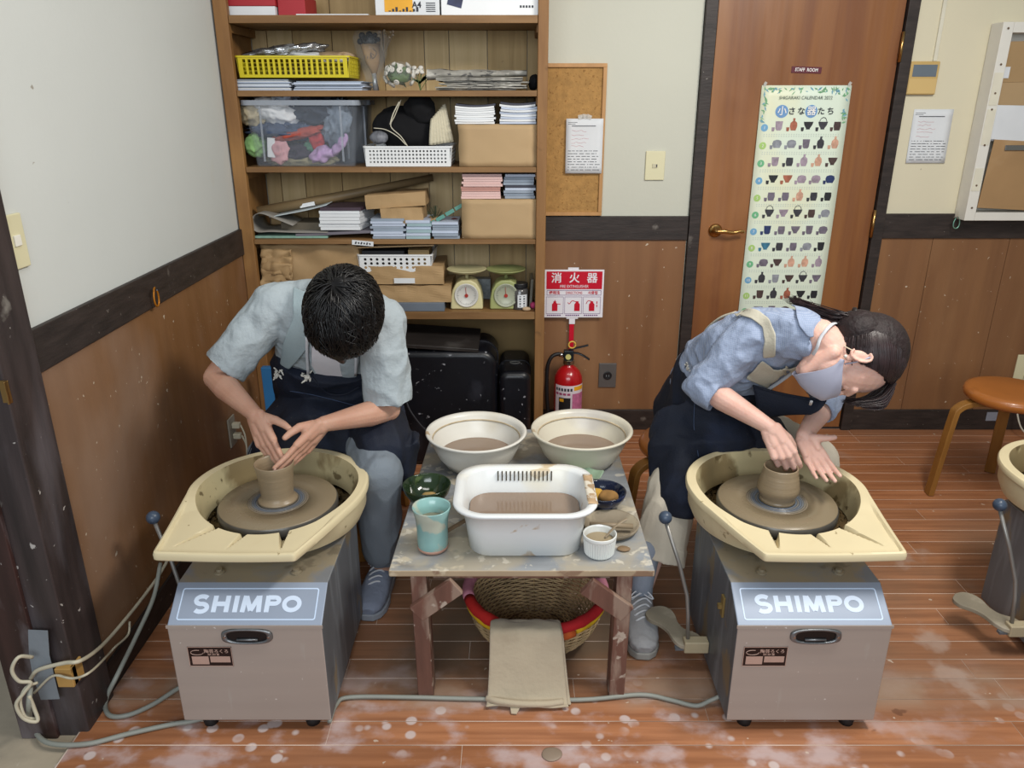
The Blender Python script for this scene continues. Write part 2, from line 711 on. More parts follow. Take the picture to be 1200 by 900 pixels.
# STAFF ROOM plate
c = at(945, 82, Y=YB-.009)
q = empty('door_sign', (c.x, YB-.008, c.z-.012), 'small maroon staff room plate stuck on the brown door', 'sign')
bm = B()
obox(bm, (c.x, YB-.0095, c.z), (.128, .003, .026), Matrix.Rotation(.03, 3, 'Y'))
obj('plate', bm, mat('maroon_plate', '#5d2530', .4, var=0), q, bevel=.0008)
m_wprint = mat('white_print', '#eceae6', .6, var=0)
text('STAFF  ROOM', .0185, (c.x, YB-.0112, c.z), (1, 0, -.03), (0, 0, 1), m_wprint, q, offset=.0003, sx=.85)
# ================================================================ SHELVING UNIT AND WHAT STANDS ON IT
random.seed(11)
YF = 3.19        # front of the shelving
YP = 3.535       # face of its back boards
m_pine = mat('pine_edge', '#8d6a42', .6, var=.16, dark='#74532f', scale=3, stretch=(1.2, 9, 9), detail=6, bump=.08, spots=(('#5d4122', 9, .66, .05, .6),))
m_pineV = mat('pine_upright', '#91693d', .6, var=.16, dark='#77522c', scale=3, stretch=(9, 9, .8), detail=6, bump=.08, spots=(('#5d4122', 8, .67, .04, .7), ('#b5884f', 2, .55, .15, .5)))
m_back = [mat('cedar_board_'+n, a, .65, var=.10, dark=b, scale=2.4, stretch=(11, 4, .5), detail=7, distort=1.2, bump=.08, spots=(('#6e5330', 16, .74, .02, .6),))
          for n, a, b in (('a', '#ccb184', '#b89c6e'), ('b', '#c2a575', '#a88c5e'), ('c', '#d6be92', '#c2a87a'))]
m_backlow = mat('olive_plywood', '#8a7248', .6, var=.1, scale=2, stretch=(6, 3, .5), bump=.04)

shelf = empty('shelving_unit', (-.49, 3.36, 0), 'tall open pine shelving unit with five boards full of craft supplies', 'shelf')
XS0, XS1 = -1.118, .138
for a, b_ in ((XS0, XS0+.052), (XS1-.04, XS1)):
    bm = B()
    bx(bm, a, b_, YF, YF+.03, 0, 2.45)
    obj('upright', bm, m_pineV, shelf, bevel=.003)
for a, b_ in ((XS0+.004, XS0+.024), (XS1-.022, XS1-.002)):
    bm = B()
    bx(bm, a, b_, YF+.0302, YP, 0, 2.45)
    obj('side_panel', bm, m_pineV, shelf, bevel=.002)
SZ = [(1.843, .028), (1.5785, .022), (1.292, .021), (1.0035, .0195), (.695, .032), (2.14, .03)]
for i, (z, t) in enumerate(SZ):
    bm = B()
    bx(bm, XS0+.053 if i != 4 else XS0+.053, XS1-.0405, YF+.004, YP-.001, z-t, z)
    o = obj('shelf_board', bm, m_pine, shelf, bevel=.002)
    for xx in (XS0+.026, XS1-.044):
        bm = B()
        bx(bm, xx, xx+.02, YF+.034, YP-.004, z-t-.03, z-t-.0005)
        obj('cleat', bm, m_pineV, shelf, bevel=.001)
# back boards, tongued and grooved
seams = [XS0+.025]+[at(px, 50, Y=YP).x for px in (313, 343, 389, 449, 497, 526, 571, 618)]+[XS1-.023]
for i in range(len(seams)-1):
    bm = B()
    bx(bm, seams[i]+.0012, seams[i+1]-.0012, YP, YP+.012, .664, 2.45)
    obj('back_board', bm, m_back[(i*2+i//3) % 3], shelf, bevel=.002)
bm = B()
bx(bm, XS0+.025, XS1-.023, YP+.0002, YP+.012, 0, .66)
obj('back_panel', bm, m_backlow, shelf)

M_ = {}


def cm(name, c, rough=.6, **k):
    if name not in M_:
        M_[name] = mat(name, c, rough, **k)
    return M_[name]


kraft = mat('kraft_paper', '#a88a62', .7, var=.1, scale=4, bump=.25, bscale=14, spots=(('#8f7048', 3, .58, .1, .4),))
kraft2 = mat('kraft_paper_light', '#b0946e', .7, var=.07, scale=3, bump=.2, bscale=8)
paperw = mat('paper_white', '#d9dcdf', .75, var=.04, scale=8)
paperb = mat('paper_bluish', '#b8c2d4', .75, var=.05, scale=8)
paperg = mat('paper_grey_blue', '#8f9aa8', .75, var=.08, scale=8)
paperp = mat('paper_pink', '#d8b7b2', .75, var=.04, scale=8)
paperp2 = mat('paper_dusty_pink', '#b98a80', .75, var=.04, scale=8)
paperk = mat('paper_dark', '#3b3c48', .6, var=.1)
pastic_w = mat('plastic_white', '#e3e5e6', .35, var=.02)


def spanY(px0, px1, py, Y):
    a, b_ = at(px0, py, Y=Y), at(px1, py, Y=Y)
    return a.x, b_.x, a.z


def crumple_box(bm, x0, x1, y0, y1, z0, z1, amp=.006, n=(14, 6, 7), seed=0, tilt=0, cuts=7, fr=22):
    """a wrapped parcel: box with subdivided, slightly crumpled sides"""
    t = bmesh.new()
    bmesh.ops.create_cube(t, size=1)
    bmesh.ops.subdivide_edges(t, edges=t.edges[:], cuts=cuts, use_grid_fill=True)
    off = V((seed*3.1, seed*1.7, seed))
    c = V(((x0+x1)/2, (y0+y1)/2, (z0+z1)/2))
    R = Matrix.Rotation(tilt, 3, 'Y')
    vm = {}
    for v in t.verts:
        p = V((v.co.x*(x1-x0), v.co.y*(y1-y0), v.co.z*(z1-z0)))
        q = p*fr+off
        dn = V((noise.noise(q), noise.noise(q+V((9, 0, 0))), noise.noise(q+V((0, 9, 0)))))
        if v.co.z < -.49:
            dn.z = 0
        p = R @ (p+dn*amp*2)+c
        vm[v] = bm.verts.new(p)
    for f in t.faces:
        bm.faces.new([vm[v] for v in f.verts])
    t.free()


def stack(name, px0, px1, pyTop, base, n, m, label, cat, group=None, Y=3.23, d=.21, jit=.004, bend=0, cover=None, rz=0, lean=0):
    """a pile of paper: each bundle a sheaf part of its own"""
    x0, x1, ztop = spanY(px0, px1, pyTop, Y)
    h = (ztop-base)/n
    t = empty(name, ((x0+x1)/2, Y+d/2, base), label, cat, group)
    ms = m if isinstance(m, (list, tuple)) else [m]
    for k in range(n):
        bm = B()
        dx, dy = random.uniform(-jit, jit), random.uniform(-jit, jit)
        cx, w_ = (x0+x1)/2+dx+lean*k, (x1-x0)*random.uniform(.97, 1)
        zz = base+k*h

        def fn(u, v, zo):
            bd = bend*(4*(u-.5)**2)*((k+1)/n)
            return V((cx+(u-.5)*w_+math.sin(rz)*(v-.5)*d, Y+dy+v*d, zz+zo+bd))
        nu = 8
        top = [[bm.verts.new(fn(i/nu, j, h*.93)) for j in (0, 1)] for i in range(nu+1)]
        bd_ = [[bm.verts.new(fn(i/nu, j, 0 if (k == 0 and not bend) or k == 0 else h*.02)) for j in (0, 1)] for i in range(nu+1)]
        if k == 0 and bend:
            for i in range(nu+1):
                for j in (0, 1):
                    bd_[i][j].co.z = base
        for i in range(nu):
            bm.faces.new((top[i][0], top[i+1][0], top[i+1][1], top[i][1]))
            bm.faces.new((bd_[i][0], bd_[i][1], bd_[i+1][1], bd_[i+1][0]))
            bm.faces.new((top[i][0], bd_[i][0], bd_[i+1][0], top[i+1][0]))
            bm.faces.new((top[i][1], top[i+1][1], bd_[i+1][1], bd_[i][1]))
        bm.faces.new((top[0][0], top[0][1], bd_[0][1], bd_[0][0]))
        bm.faces.new((top[nu][0], bd_[nu][0], bd_[nu][1], top[nu][1]))
        obj('sheaf', bm, (cover if (cover and k == n-1) else ms[k % len(ms)]), t)
    return t


def holed_wall(bm, P0, U, W, nu, nw, hr, margin=(.01, .01), sides=8, square=False):
    """flat plate from P0 spanned by U (along) and W (up) with nu x nw real holes"""
    U, W = V(U), V(W)
    lu, lw = U.length, W.length
    u_, w_ = U/lu, W/lw
    mu, mw = margin
    cu, cw = (lu-2*mu)/nu, (lw-2*mw)/nw

    def P(a, b_):
        return V(P0)+u_*a+w_*b_

    def quad(a0, a1, b0, b1):
        vs = [bm.verts.new(P(a, b_)) for a, b_ in ((a0, b0), (a1, b0), (a1, b1), (a0, b1))]
        bm.faces.new(vs)
    quad(0, lu, 0, mw)
    quad(0, lu, lw-mw, lw)
    quad(0, mu, mw, lw-mw)
    quad(lu-mu, lu, mw, lw-mw)
    for i in range(nu):
        for j in range(nw):
            a0, b0 = mu+i*cu, mw+j*cw
            ac, bc = a0+cu/2, b0+cw/2
            outer, inner = [], []
            for k in range(8):
                an = PI/4*k
                c_, s_ = math.cos(an), math.sin(an)
                mx = max(abs(c_), abs(s_))
                outer.append(bm.verts.new(P(ac+c_/mx*cu/2, bc+s_/mx*cw/2)))
                if square:
                    inner.append(bm.verts.new(P(ac+c_/mx*hr[0], bc+s_/mx*hr[1])))
                else:
                    inner.append(bm.verts.new(P(ac+c_*hr[0], bc+s_*hr[1])))
            for k in range(8):
                q = (k+1) % 8
                bm.faces.new((outer[k], outer[q], inner[q], inner[k]))


def crate(name, x0, x1, y0, d, z0, h, m, nu, nw, hr, label, taper=.008, square=False, ns=6, group=None):
    t = empty(name, ((x0+x1)/2, y0+d/2, z0), label, 'basket', group)
    tp = taper
    bm = B()
    z0 += .0005
    holed_wall(bm, (x0+tp, y0+tp, z0), (x1-x0-2*tp, 0, 0), (0, -tp, h), nu, nw, hr, (.012, .010), square=square)
    obj('front_wall', bm, m, t, solid=.0022)
    bm = B()
    holed_wall(bm, (x1-tp, y0+tp, z0), (0, d-2*tp, 0), (tp, 0, h), ns, nw, hr, (.012, .010), square=square)
    obj('side_wall', bm, m, t, solid=.0022)
    bm = B()
    holed_wall(bm, (x0+tp, y0+tp, z0), (0, d-2*tp, 0), (-tp, 0, h), ns, nw, hr, (.012, .010), square=square)
    obj('side_wall', bm, m, t, solid=.0022)
    bm = B()
    holed_wall(bm, (x0+tp, y0+d-tp, z0), (x1-x0-2*tp, 0, 0), (0, tp, h), nu, nw, hr, (.012, .010), square=square)
    obj('back_wall', bm, m, t, solid=.0022)
    bm = B()
    bx(bm, x0+tp, x1-tp, y0+tp, y0+d-tp, z0, z0+.002)
    obj('base', bm, m, t)
    bm = B()
    r1, r2 = rrect(x1-x0+.008, d+.008, .014, 4, (x0+x1)/2, y0+d/2), rrect(x1-x0-.006, d-.006, .010, 4, (x0+x1)/2, y0+d/2)
    zt = z0+h
    rings(bm, [[(a, b_, zt-.004) for a, b_ in r1], [(a, b_, zt+.002) for a, b_ in r1], [(a, b_, zt+.002) for a, b_ in r2], [(a, b_, zt-.004) for a, b_ in r2]], closed=True)
    obj('rim', bm, m, t)
    return t


def lump(name, c, r, m, amp=.25, fr=9, seed=0, parent=None, sub=4, R=None, flat=None, ridge=False):
    """soft crumpled thing: noise-displaced ellipsoid"""
    t = bmesh.new()
    bmesh.ops.create_icosphere(t, subdivisions=sub, radius=1)
    r = V((r, r, r)) if isinstance(r, (int, float)) else V(r)
    for v in t.verts:
        n_ = v.co.normalized()
        q = V((n_.x*r.x, n_.y*r.y, n_.z*r.z))*fr*3+V((seed*5.3, seed, -seed))
        k = noise.noise(q)
        if ridge:
            k = 1-2*abs(k)
        k2 = noise.noise(q*2.3)*.4
        p = V((n_.x*r.x, n_.y*r.y, n_.z*r.z))*(1+amp*(k+k2))
        if flat is not None:
            p.z = max(p.z, -flat)
        v.co = (R @ p if R is not None else p)+V(c)
    return obj(name, t, m, parent, smooth=True)


# ---- top board: only the bottoms of the boxes are in frame
z = SZ[0][0]+.0006
x0, x1, _ = spanY(252, 356, 8, 3.24)
q = empty('flat_box', ((x0+x1)/2, 3.35, z), 'red topped flat box at the left end of the top shelf', 'box')
bm = B()
xm = at(322, 8, Y=3.24).x
bx(bm, x0, xm, 3.24, 3.44, z, z+.034)
obj('white_tray', bm, paperw, q, bevel=.002)
bm = B()
bx(bm, x0-.003, xm+.003, 3.237, 3.443, z+.0345, z+.075)
obj('lid', bm, cm('red_card', '#a3222b', .5, var=.05), q, bevel=.002)
q = empty('red_box', (xm+.05, 3.3, z), 'small red box beside the flat box on the top shelf', 'box')
bm = B()
bx(bm, xm+.006, x1, 3.26, 3.45, z, z+.075)
obj('body', bm, M_['red_card'], q, bevel=.002)
x0, x1, _ = spanY(348, 432, 11, 3.22)
bm = B()
bx(bm, x0, x1, 3.2, 3.41, z, z+.0035)
tag(obj('loose_paper', bm, paperw), 'thin white sheaf of paper lying flat on the top shelf', 'paper')
x0, x1, _ = spanY(440, 515, 12, 3.215)
q = empty('copy_paper_box', ((x0+x1)/2, 3.35, z), 'white paper carton with yellow A4 print on the top shelf', 'box')
bm = B()
bx(bm, x0, x1, 3.215, 3.50, z, z+.22)
obj('body', bm, paperw, q, bevel=.002)
bm = B()
bx(bm, x0+.035, x1-.10, 3.2135, 3.2148, z+.012, z+.2)
obj('printed_panel', bm, cm('yellow_print', '#e2a420', .5, var=.1), q)
text('A4', .03, (x1-.085, 3.213, z+.035), (1, 0, 0), (0, 0, 1), cm('dark_print', '#33343c', .6, var=0), q, offset=.0006)
bm = B()
for k in range(5):
    bx(bm, x1-.05, x1-.015, 3.2135, 3.2147, z+.012+k*.007, z+.015+k*.007)
for k in range(9):
    bx(bm, x0+.05+k*.013, x0+.058+k*.013, 3.2122, 3.2134, z+.013, z+.016+.006*(k % 3))
obj('print', bm, M_['dark_print'], q)
x0, x1, _ = spanY(517, 631, 10, 3.215)
q = empty('white_carton', ((x0+x1)/2, 3.35, z), 'wide white carton at the right end of the top shelf', 'box')
bm = B()
bx(bm, x0, x1, 3.215, 3.50, z, z+.22)
obj('body', bm, pastic_w, q, bevel=.002)
bm = B()
obox(bm, (x0+.055, 3.2138, z+.055), (.055, .002, .05), Matrix.Rotation(.25, 3, 'Y'))
obj('printed_picture', bm, cm('navy_print', '#2a3050', .5, var=.3, scale=40), q)
bm = B()
for k in range(5):
    bx(bm, x1-.07+k*.011, x1-.063+k*.011, 3.2135, 3.2148, z+.026, z+.034)
obj('print', bm, M_['dark_print'], q)

# ---- second board
z = SZ[1][0]+.0006
stack('paper_stack', 270, 340, 93, z, 9, [paperb, paperw, paperg], 'bluish white paper stack under the left half of the yellow basket', 'paper', jit=.007, bend=0)
stack('paper_stack', 343, 424, 95, z, 8, [paperb, paperg, paperb], 'bluish white paper stack under the right half of the yellow basket', 'paper', jit=.009)
x0, x1, zt = spanY(276, 409, 66, 3.22)
zb = at(340, 92, Y=3.22).z+.003
m_yel = mat('plastic_yellow', '#cdbd1e', .4, var=.04)
crate('yellow_basket', x0, x1, 3.215, .25, zb, zt-zb, m_yel, 19, 4, (.0058, .0062), 'yellow plastic slotted basket full of bags on the second shelf', square=True, ns=8)
m_foil = mat('silver_bag', '#a9abae', .22, metal=.75, var=.25, scale=14, bump=.8, bscale=20)
m_clear = mat('cellophane', '#dfe4e6', .10, alpha=.10, var=0, bump=.8, bscale=16, spec=.8)
xc = (x0+x1)/2
for i, (dx, dz, rx, rz_, tilt, m_, lab) in enumerate((
        (-.06, .022, .14, .020, -.12, m_foil, 'silver foil bag lying highest in the yellow basket'),
        (.015, .008, .15, .016, .10, mat('white_plastic_bag', '#c3c4c4', .3, var=.2, scale=12, bump=.7, bscale=18), 'white plastic bag lying lower in the yellow basket'),
        (.13, .006, .07, .016, .0, mat('tan_pouch', '#9a8468', .6, var=.2, bump=.5), 'tan pouch at the right end of the yellow basket'))):
    o = lump('plastic_bag' if i < 2 else 'pouch', (xc+dx, 3.33+.02*i, zt+dz), (rx, .08, rz_), m_, .35, 9, i, R=Matrix.Rotation(tilt, 3, 'Y'), ridge=True)
    tag(o, lab, 'bag', None)
# bouquet wrapped in kraft paper, standing head down
a = at(437, 98, Y=3.38)
b_ = at(437, 38, Y=3.40)
q = empty('wrapped_bouquet', (a.x, 3.38, z), 'small dark bouquet wrapped in kraft paper and cellophane, standing up', 'bouquet')
bm = B()
tube(bm, [(a.x+.012, 3.38, z), (a.x+.005, 3.385, z+.07)], [.012, .009], 10)
obj('stems', bm, cm('foil_stem', '#c8ccd0', .3, metal=.5), q, smooth=True)
bm = B()
h = b_.z-z
tube(bm, [(a.x+.008, 3.385, z+.065), (a.x+.002, 3.39, z+h*.5), (a.x-.004, 3.39, z+h*.80)], [.012, .034, .046], 14, flat=.6)
obj('wrapping', bm, cm('kraft_wrap', '#8f7350', .7, bump=.3), q, smooth=True)
bm = B()
random.seed(5)
for k in range(26):
    an = random.uniform(0, 6.28)
    rr = random.uniform(0, .045)
    ball(bm, (a.x-.008+rr*math.cos(an), 3.39+.5*rr*math.sin(an), z+h*.83+random.uniform(0, .03)), random.uniform(.008, .014), 6, 5)
obj('dark_petals', bm, cm('near_black_petals', '#17171d', .7, var=.3), q, smooth=True)
bm = B()
for k in range(3):
    tube(bm, [(a.x-.02+.012*k, 3.366, z+h*.72), (a.x-.024+.012*k, 3.357, z+h*.55)], .0012, 4)
tube(bm, smooth_path([(a.x+.012, 3.353, z+h*.72), (a.x+.026, 3.354, z+h*.64), (a.x+.01, 3.355, z+h*.55), (a.x+.003, 3.353, z+h*.64), (a.x+.016, 3.354, z+h*.6)]), .0012, 4)
obj('pen_drawing', bm, M_['dark_print'], q)
bm = B()
lathe(bm, [(.02, 0), (.035, .06), (.06, h*.6), (.075, h*.9), (.06, h*1.02)], (a.x, 3.385, z+.001), 18, sy=.6, wob=.08)
obj('cellophane', bm, m_clear, q, smooth=True)
bm = B()
for k in range(14):
    an = random.uniform(0, 6.28)
    c0 = V((a.x+.05, 3.39, z+h*.62))
    c1 = c0+V((.03*math.cos(an)+.012, .015*math.sin(an), .06+.03*random.random()))
    tube(bm, [c0, c1], .0008, 3)
    ball(bm, c1, .005, 5, 4)
obj('small_buds', bm, cm('dry_buds', '#b0a08c', .7, var=.3), q, smooth=True)
# cellophane ball of white flowers
c = at(468, 88, Y=3.30)
R_ = .058
q = empty('flower_bouquet', (c.x, 3.30, z), 'round bouquet of white roses and green leaves in clear wrap', 'bouquet')
m_wf = cm('white_petals', '#d3cfc6', .7, var=.15, scale=60)
m_gl = mat('green_leaves', '#5b7443', .6, var=.3, scale=30)
bm = B()
bm2 = B()
for k in range(46):
    th, ph = random.uniform(0, 6.28), math.acos(random.uniform(-.9, .9))
    d_ = V((math.sin(ph)*math.cos(th), math.sin(ph)*math.sin(th)*.8, math.cos(ph)*.72))*R_
    if k % 5 < 3:
        lathe(bm, [(0, 0), (.008, .002), (.012, .008), (.009, .012), (.006, .008), (.003, .013), (0, .011)], c+V((d_.x*.95, d_.y, max(d_.z, -R_*.62)*.95)), 8, axis=d_)
    else:
        s_, u_, _ = frame(d_)
        p_ = c+d_*.85
        vs = [bm2.verts.new(p_+x_) for x_ in (s_*.009, d_.normalized()*.03+u_*.01, -s_*.009, -d_.normalized()*.01)]
        bm2.faces.new(vs)
obj('rose_heads', bm, m_wf, q, smooth=True)
lump('foliage', c, (R_*.78, R_*.6, R_*.56), m_gl, .3, 22, 3, q, sub=3)
obj('leaves', bm2, m_gl, q)
bm = B()
t_ = bmesh.ops.create_icosphere(bm, subdivisions=3, radius=1)
for v in bm.verts:
    n_ = v.co.copy()
    v.co = c+V((n_.x*R_*1.25, n_.y*R_*1.0, max(n_.z*R_*.86, -(c.z-z)+.001)))*(1+.08*noise.noise(n_*5))
obj('cellophane', bm, m_clear, q, smooth=False)
# little potted-looking white flowers
c = at(492, 92, Y=3.32)
q = empty('small_flowers', (c.x, 3.32, z), 'small bunch of white flowers with green leaves beside the round bouquet', 'bouquet')
bm = B()
bm2 = B()
for k in range(9):
    p_ = V((c.x+random.uniform(-.035, .035), 3.32+random.uniform(-.02, .02), z+.035+random.uniform(0, .045)))
    tube(bm2, [(c.x, 3.32, z), p_], .0013, 4)
    lathe(bm, [(0, 0), (.007, .001), (.011, .009), (.006, .013), (0, .010)], p_, 7, axis=(random.uniform(-.5, .5), -.6, .8))
    s_ = V((random.uniform(-1, 1), 0, random.uniform(0, 1)))*.022
    m__ = V((c.x, 3.31, z+.025))
    vs = [bm2.verts.new(m__+x_) for x_ in (V((0, 0, 0)), s_+V((.008, 0, 0)), s_*1.8, s_+V((-.008, 0, .004)))]
    bm2.faces.new(vs)
obj('blossoms', bm, m_wf, q, smooth=True)
obj('leaves', bm2, m_gl, q)
# newspapers
m_news = mat('newsprint', '#9a978f', .8, var=.25, scale=26, stretch=(1, 1, 2), spots=(('#3f3f42', 30, .58, .05, .8, (1, 1, 2.5)), ('#c9c6bd', 9, .6, .05, .8)))
x0, x1, zt = spanY(500, 622, 84, 3.25)
for i in range(7):
    xa = x0+.02+random.uniform(0, .06)
    xb = x1-random.uniform(0, .06)
    zz = z+i*.0068
    yy = 3.205+random.uniform(0, .03)

    def fn(u, v, zz=zz, xa=xa, xb=xb, yy=yy, i=i):
        e = .0025*noise.noise(V((u*5, v*3, i*3.1)))
        return V((xa+(xb-xa)*u, yy+.22*v, zz+.0035+e))
    bm = B()
    grid(bm, fn, 14, 5)
    o = obj('folded_newspaper', bm, m_news, solid=.0045)
    tag(o, ['folded grey newspaper at the bottom of the pile on the second shelf', 'folded newspaper second from the bottom of its shelf pile', 'folded newspaper third from the bottom of its shelf pile', 'folded newspaper in the middle of its shelf pile', 'folded newspaper third from the top of its shelf pile', 'folded newspaper second from the top of its shelf pile', 'folded newspaper topmost in the flat shelf pile'][i], 'newspaper', 'folded newspapers on the second shelf')
bm = B()
def fn(u, v):
    a_ = 2*PI*v
    r_ = .034*(1-u*.45)*(1+.22*noise.noise(V((u*7, math.cos(a_)*1.5, math.sin(a_)*1.5))))
    return V((x0-.005+(x1-x0-.01)*u, 3.33+r_*math.cos(a_)*1.3, z+.053+.026*(1-u)*0+r_*.75*(math.sin(a_)+.3)*.8+.008*u))
grid(bm, fn, 40, 20)
bmesh.ops.remove_doubles(bm, verts=bm.verts, dist=1e-5)
tag(obj('crumpled_newspaper', bm, m_news, smooth=True), 'long crumpled newspaper roll lying on the newspaper pile', 'newspaper')
lump('dark_pouch', at(626, 97, Y=3.34), (.022, .04, .03), cm('black_cloth', '#0f0f13', .9, var=.2), .2, 12, 3)
tag(bpy.data.objects['dark_pouch'], 'black pouch at the right end of the second shelf', 'pouch')
bpy.data.objects['dark_pouch'].location.z = z
tag(lump('folded_cloth', at(421, 100, Y=3.36), (.03, .06, .018), cm('slate_cloth', '#4c5264', .9, var=.2), .25, 9, 4, flat=.016), 'slate blue folded cloth beside the paper stack', 'cloth')
bpy.data.objects['folded_cloth'].location.z = z

# ---- third board
z = SZ[2][0]+.0006


def bin_(name, px0, px1, pyt, pxb0, pxb1, y0, d, label, alpha):
    x0, x1, zt = spanY(px0, px1, pyt, y0)
    xb0, xb1, _ = spanY(pxb0, pxb1, 196, y0)
    q = empty(name, ((x0+x1)/2, y0+d/2, z), label, 'storage bin')
    m_ = mat('milky_clear_plastic', '#b4bcc8', .15, alpha=alpha*.32, var=0, spec=.6)
    bm = B()
    o1 = rrect(xb1-xb0, d-.03, .02, 4, (xb0+xb1)/2, y0+d/2)
    o2 = rrect(x1-x0, d, .025, 4, (x0+x1)/2, y0+d/2)
    i1 = rrect(xb1-xb0-.004, d-.034, .019, 4, (xb0+xb1)/2, y0+d/2)
    i2 = rrect(x1-x0-.004, d-.004, .024, 4, (x0+x1)/2, y0+d/2)
    rings(bm, [[(a, b_, z) for a, b_ in o1], [(a, b_, zt) for a, b_ in o2], [(a, b_, zt) for a, b_ in i2], [(a, b_, z+.003) for a, b_ in i1]])
    obj('body', bm, m_, q, smooth=False)
    bm = B()
    o3 = rrect(x1-x0+.02, d+.012, .028, 4, (x0+x1)/2, y0+d/2)
    rings(bm, [[(a, b_, zt-.017) for a, b_ in o3], [(a, b_, zt+.002) for a, b_ in o3], [(a, b_, zt+.002) for a, b_ in i2], [(a, b_, zt-.017) for a, b_ in o2]], closed=True)
    obj('rim', bm, mat('milky_rim_plastic', '#a4abb6', .25, alpha=.62, var=0), q)
    for k in (.15, .85):
        bm = B()
        xx = x0+(x1-x0)*k
        bx(bm, xx-.004, xx+.004, y0-.003, y0, z+.02, zt-.02)
        obj('rib', bm, mat('milky_rib_plastic', '#a4abb6', .25, alpha=.4, var=0), q)
    return q, x0, x1, zt, d


bin_('storage_bin', 400, 430, 118, 402, 428, 3.37, .15, 'second clear plastic bin half hidden behind the big one', .35)
q, x0, x1, zt, d_ = bin_('storage_bin', 283, 418, 118, 299, 415, 3.21, .31, 'big clear plastic bin crammed with cloths and yarn', .30)


def inbin(px, py, Y, r, c_, name, label, cat, seed=0, amp=.22, tilt=0, fr=9):
    m_ = cm('cloth_'+c_[1:], c_, .85, var=.2, scale=20, bump=.3)
    o = lump(name, at(px, py, Y=Y), V(r)*1.12, m_, amp*2.0, fr*1.3, seed, R=Matrix.Rotation(tilt, 3, 'Y'), ridge=True)
    tag(o, label, cat)


inbin(300, 134, 3.30, (.045, .05, .035), '#b8ab8c', 'beige_bundle', 'beige cloth bundle at the upper left inside the big bin', 'cloth', 1)
inbin(325, 130, 3.30, (.075, .06, .042), '#d8dadd', 'white_towel', 'white towel stuffed at the top of the big bin', 'towel', 2, .15, .25)
inbin(372, 131, 3.33, (.085, .07, .045), '#2b3444', 'navy_cloth', 'dark navy cloth at the upper right of the big bin', 'cloth', 3)
inbin(340, 152, 3.34, (.12, .08, .03), '#42506a', 'blue_cloth', 'slate blue cloth across the middle of the big bin', 'cloth', 4)
inbin(350, 157, 3.26, (.085, .03, .014), '#a94a3a', 'red_cloth', 'rust red cloth strip slanting across the bin', 'cloth', 5, .2, -.22)
inbin(372, 164, 3.27, (.022, .02, .028), '#b23a3a', 'red_bundle', 'small bright red bundle right of centre in the bin', 'cloth', 6)
inbin(300, 170, 3.28, (.032, .04, .035), '#86b070', 'green_bag', 'light green bag at the lower left of the big bin', 'bag', 7, .15)
inbin(327, 178, 3.245, (.030, .015, .034), '#c99aa0', 'pink_bag', 'pink print bag beside the white card in the bin', 'bag', 8, .2, .3)
inbin(377, 181, 3.25, (.038, .02, .022), '#b79ac4', 'lilac_bag', 'lilac bag near the bottom right of the big bin', 'bag', 9, .2, -.3)
inbin(398, 170, 3.25, (.034, .016, .014), '#b79ac4', 'lilac_ribbon', 'lilac ribbon rising at the right side of the bin', 'ribbon', 10, .2, -.9)
inbin(350, 180, 3.30, (.05, .04, .03), '#2e2836', 'dark_bundle', 'near black bundle low in the middle of the bin', 'cloth', 11)
inbin(395, 145, 3.27, (.035, .03, .06), '#7b8796', 'bubble_wrap', 'pale crumpled bubble wrap at the bin right side', 'packaging', 12, .3, .25, 14)
inbin(355, 188, 3.33, (.10, .06, .02), '#8a8468', 'olive_cloth', 'olive cloth lying along the bottom of the bin', 'cloth', 13)
inbin(365, 172, 3.29, (.02, .02, .02), '#5a8a70', 'green_bundle', 'small green bundle next to the red one', 'cloth', 14)
inbin(340, 113, 3.31, (.035, .06, .018), '#8b93a1', 'grey_knit', 'light grey knit heaped over the bin rim', 'cloth', 15, .3)
inbin(378, 113, 3.32, (.065, .07, .018), '#12141d', 'black_garment', 'black garment heaped over the right of the bin', 'garment', 16, .25)
inbin(318, 113, 3.33, (.05, .05, .014), '#cdd0d2', 'white_cloth', 'white cloth edge folded over the bin rim', 'cloth', 17, .2)
p_ = at(318, 173, Y=3.232)
bm = B()
obox(bm, p_, (.030, .008, .075), Matrix.Rotation(.08, 3, 'Y'))
tag(obj('white_card', bm, paperw, bevel=.001), 'small white carton standing in the front of the bin', 'box')

x0, x1, zt = spanY(426, 529, 172, 3.215)
crate('white_basket', x0, x1, 3.212, .26, z, zt-z, pastic_w, 22, 4, (.0042, .0042), 'white perforated plastic basket holding a black bag, third shelf', taper=.006, ns=14)
# black bag with straps and cream knitted bag
bm = B()
xc = at(478, 140, Y=3.33)
m_bk = mat('black_felt', '#0b0b0f', .95, var=.3, bump=.2)
q = empty('black_tote', (xc.x, 3.33, z+.004), 'black felt tote bag with pale straps slumped in the white basket', 'bag')
o = lump('bag_body', (xc.x-.012, 3.345, zt+.065), (.135, .085, .088), m_bk, .18, 5, 6, q, R=Matrix.Rotation(.12, 3, 'Y'))
o = lump('bag_top', (at(492, 118, Y=3.30).x, 3.30, at(492, 128, Y=3.30).z), (.065, .05, .060), m_bk, .2, 6, 8, q, R=Matrix.Rotation(.3, 3, 'Y'))
m_strap = cm('cream_webbing', '#cbc5b2', .85, var=.08, scale=40)
for pts, w_ in (([(470, 117), (463, 135), (458, 148), (470, 160), (478, 172)], .006), ([(438, 150), (452, 152), (466, 160), (476, 170)], .006), ([(468, 119), (461, 133), (457, 146)], .008)):
    bm = B()
    tube(bm, smooth_path([at(a_, b_, Y=3.235) for a_, b_ in pts], 5), w_, 6, flat=.3)
    obj('strap', bm, m_strap, q, smooth=True)
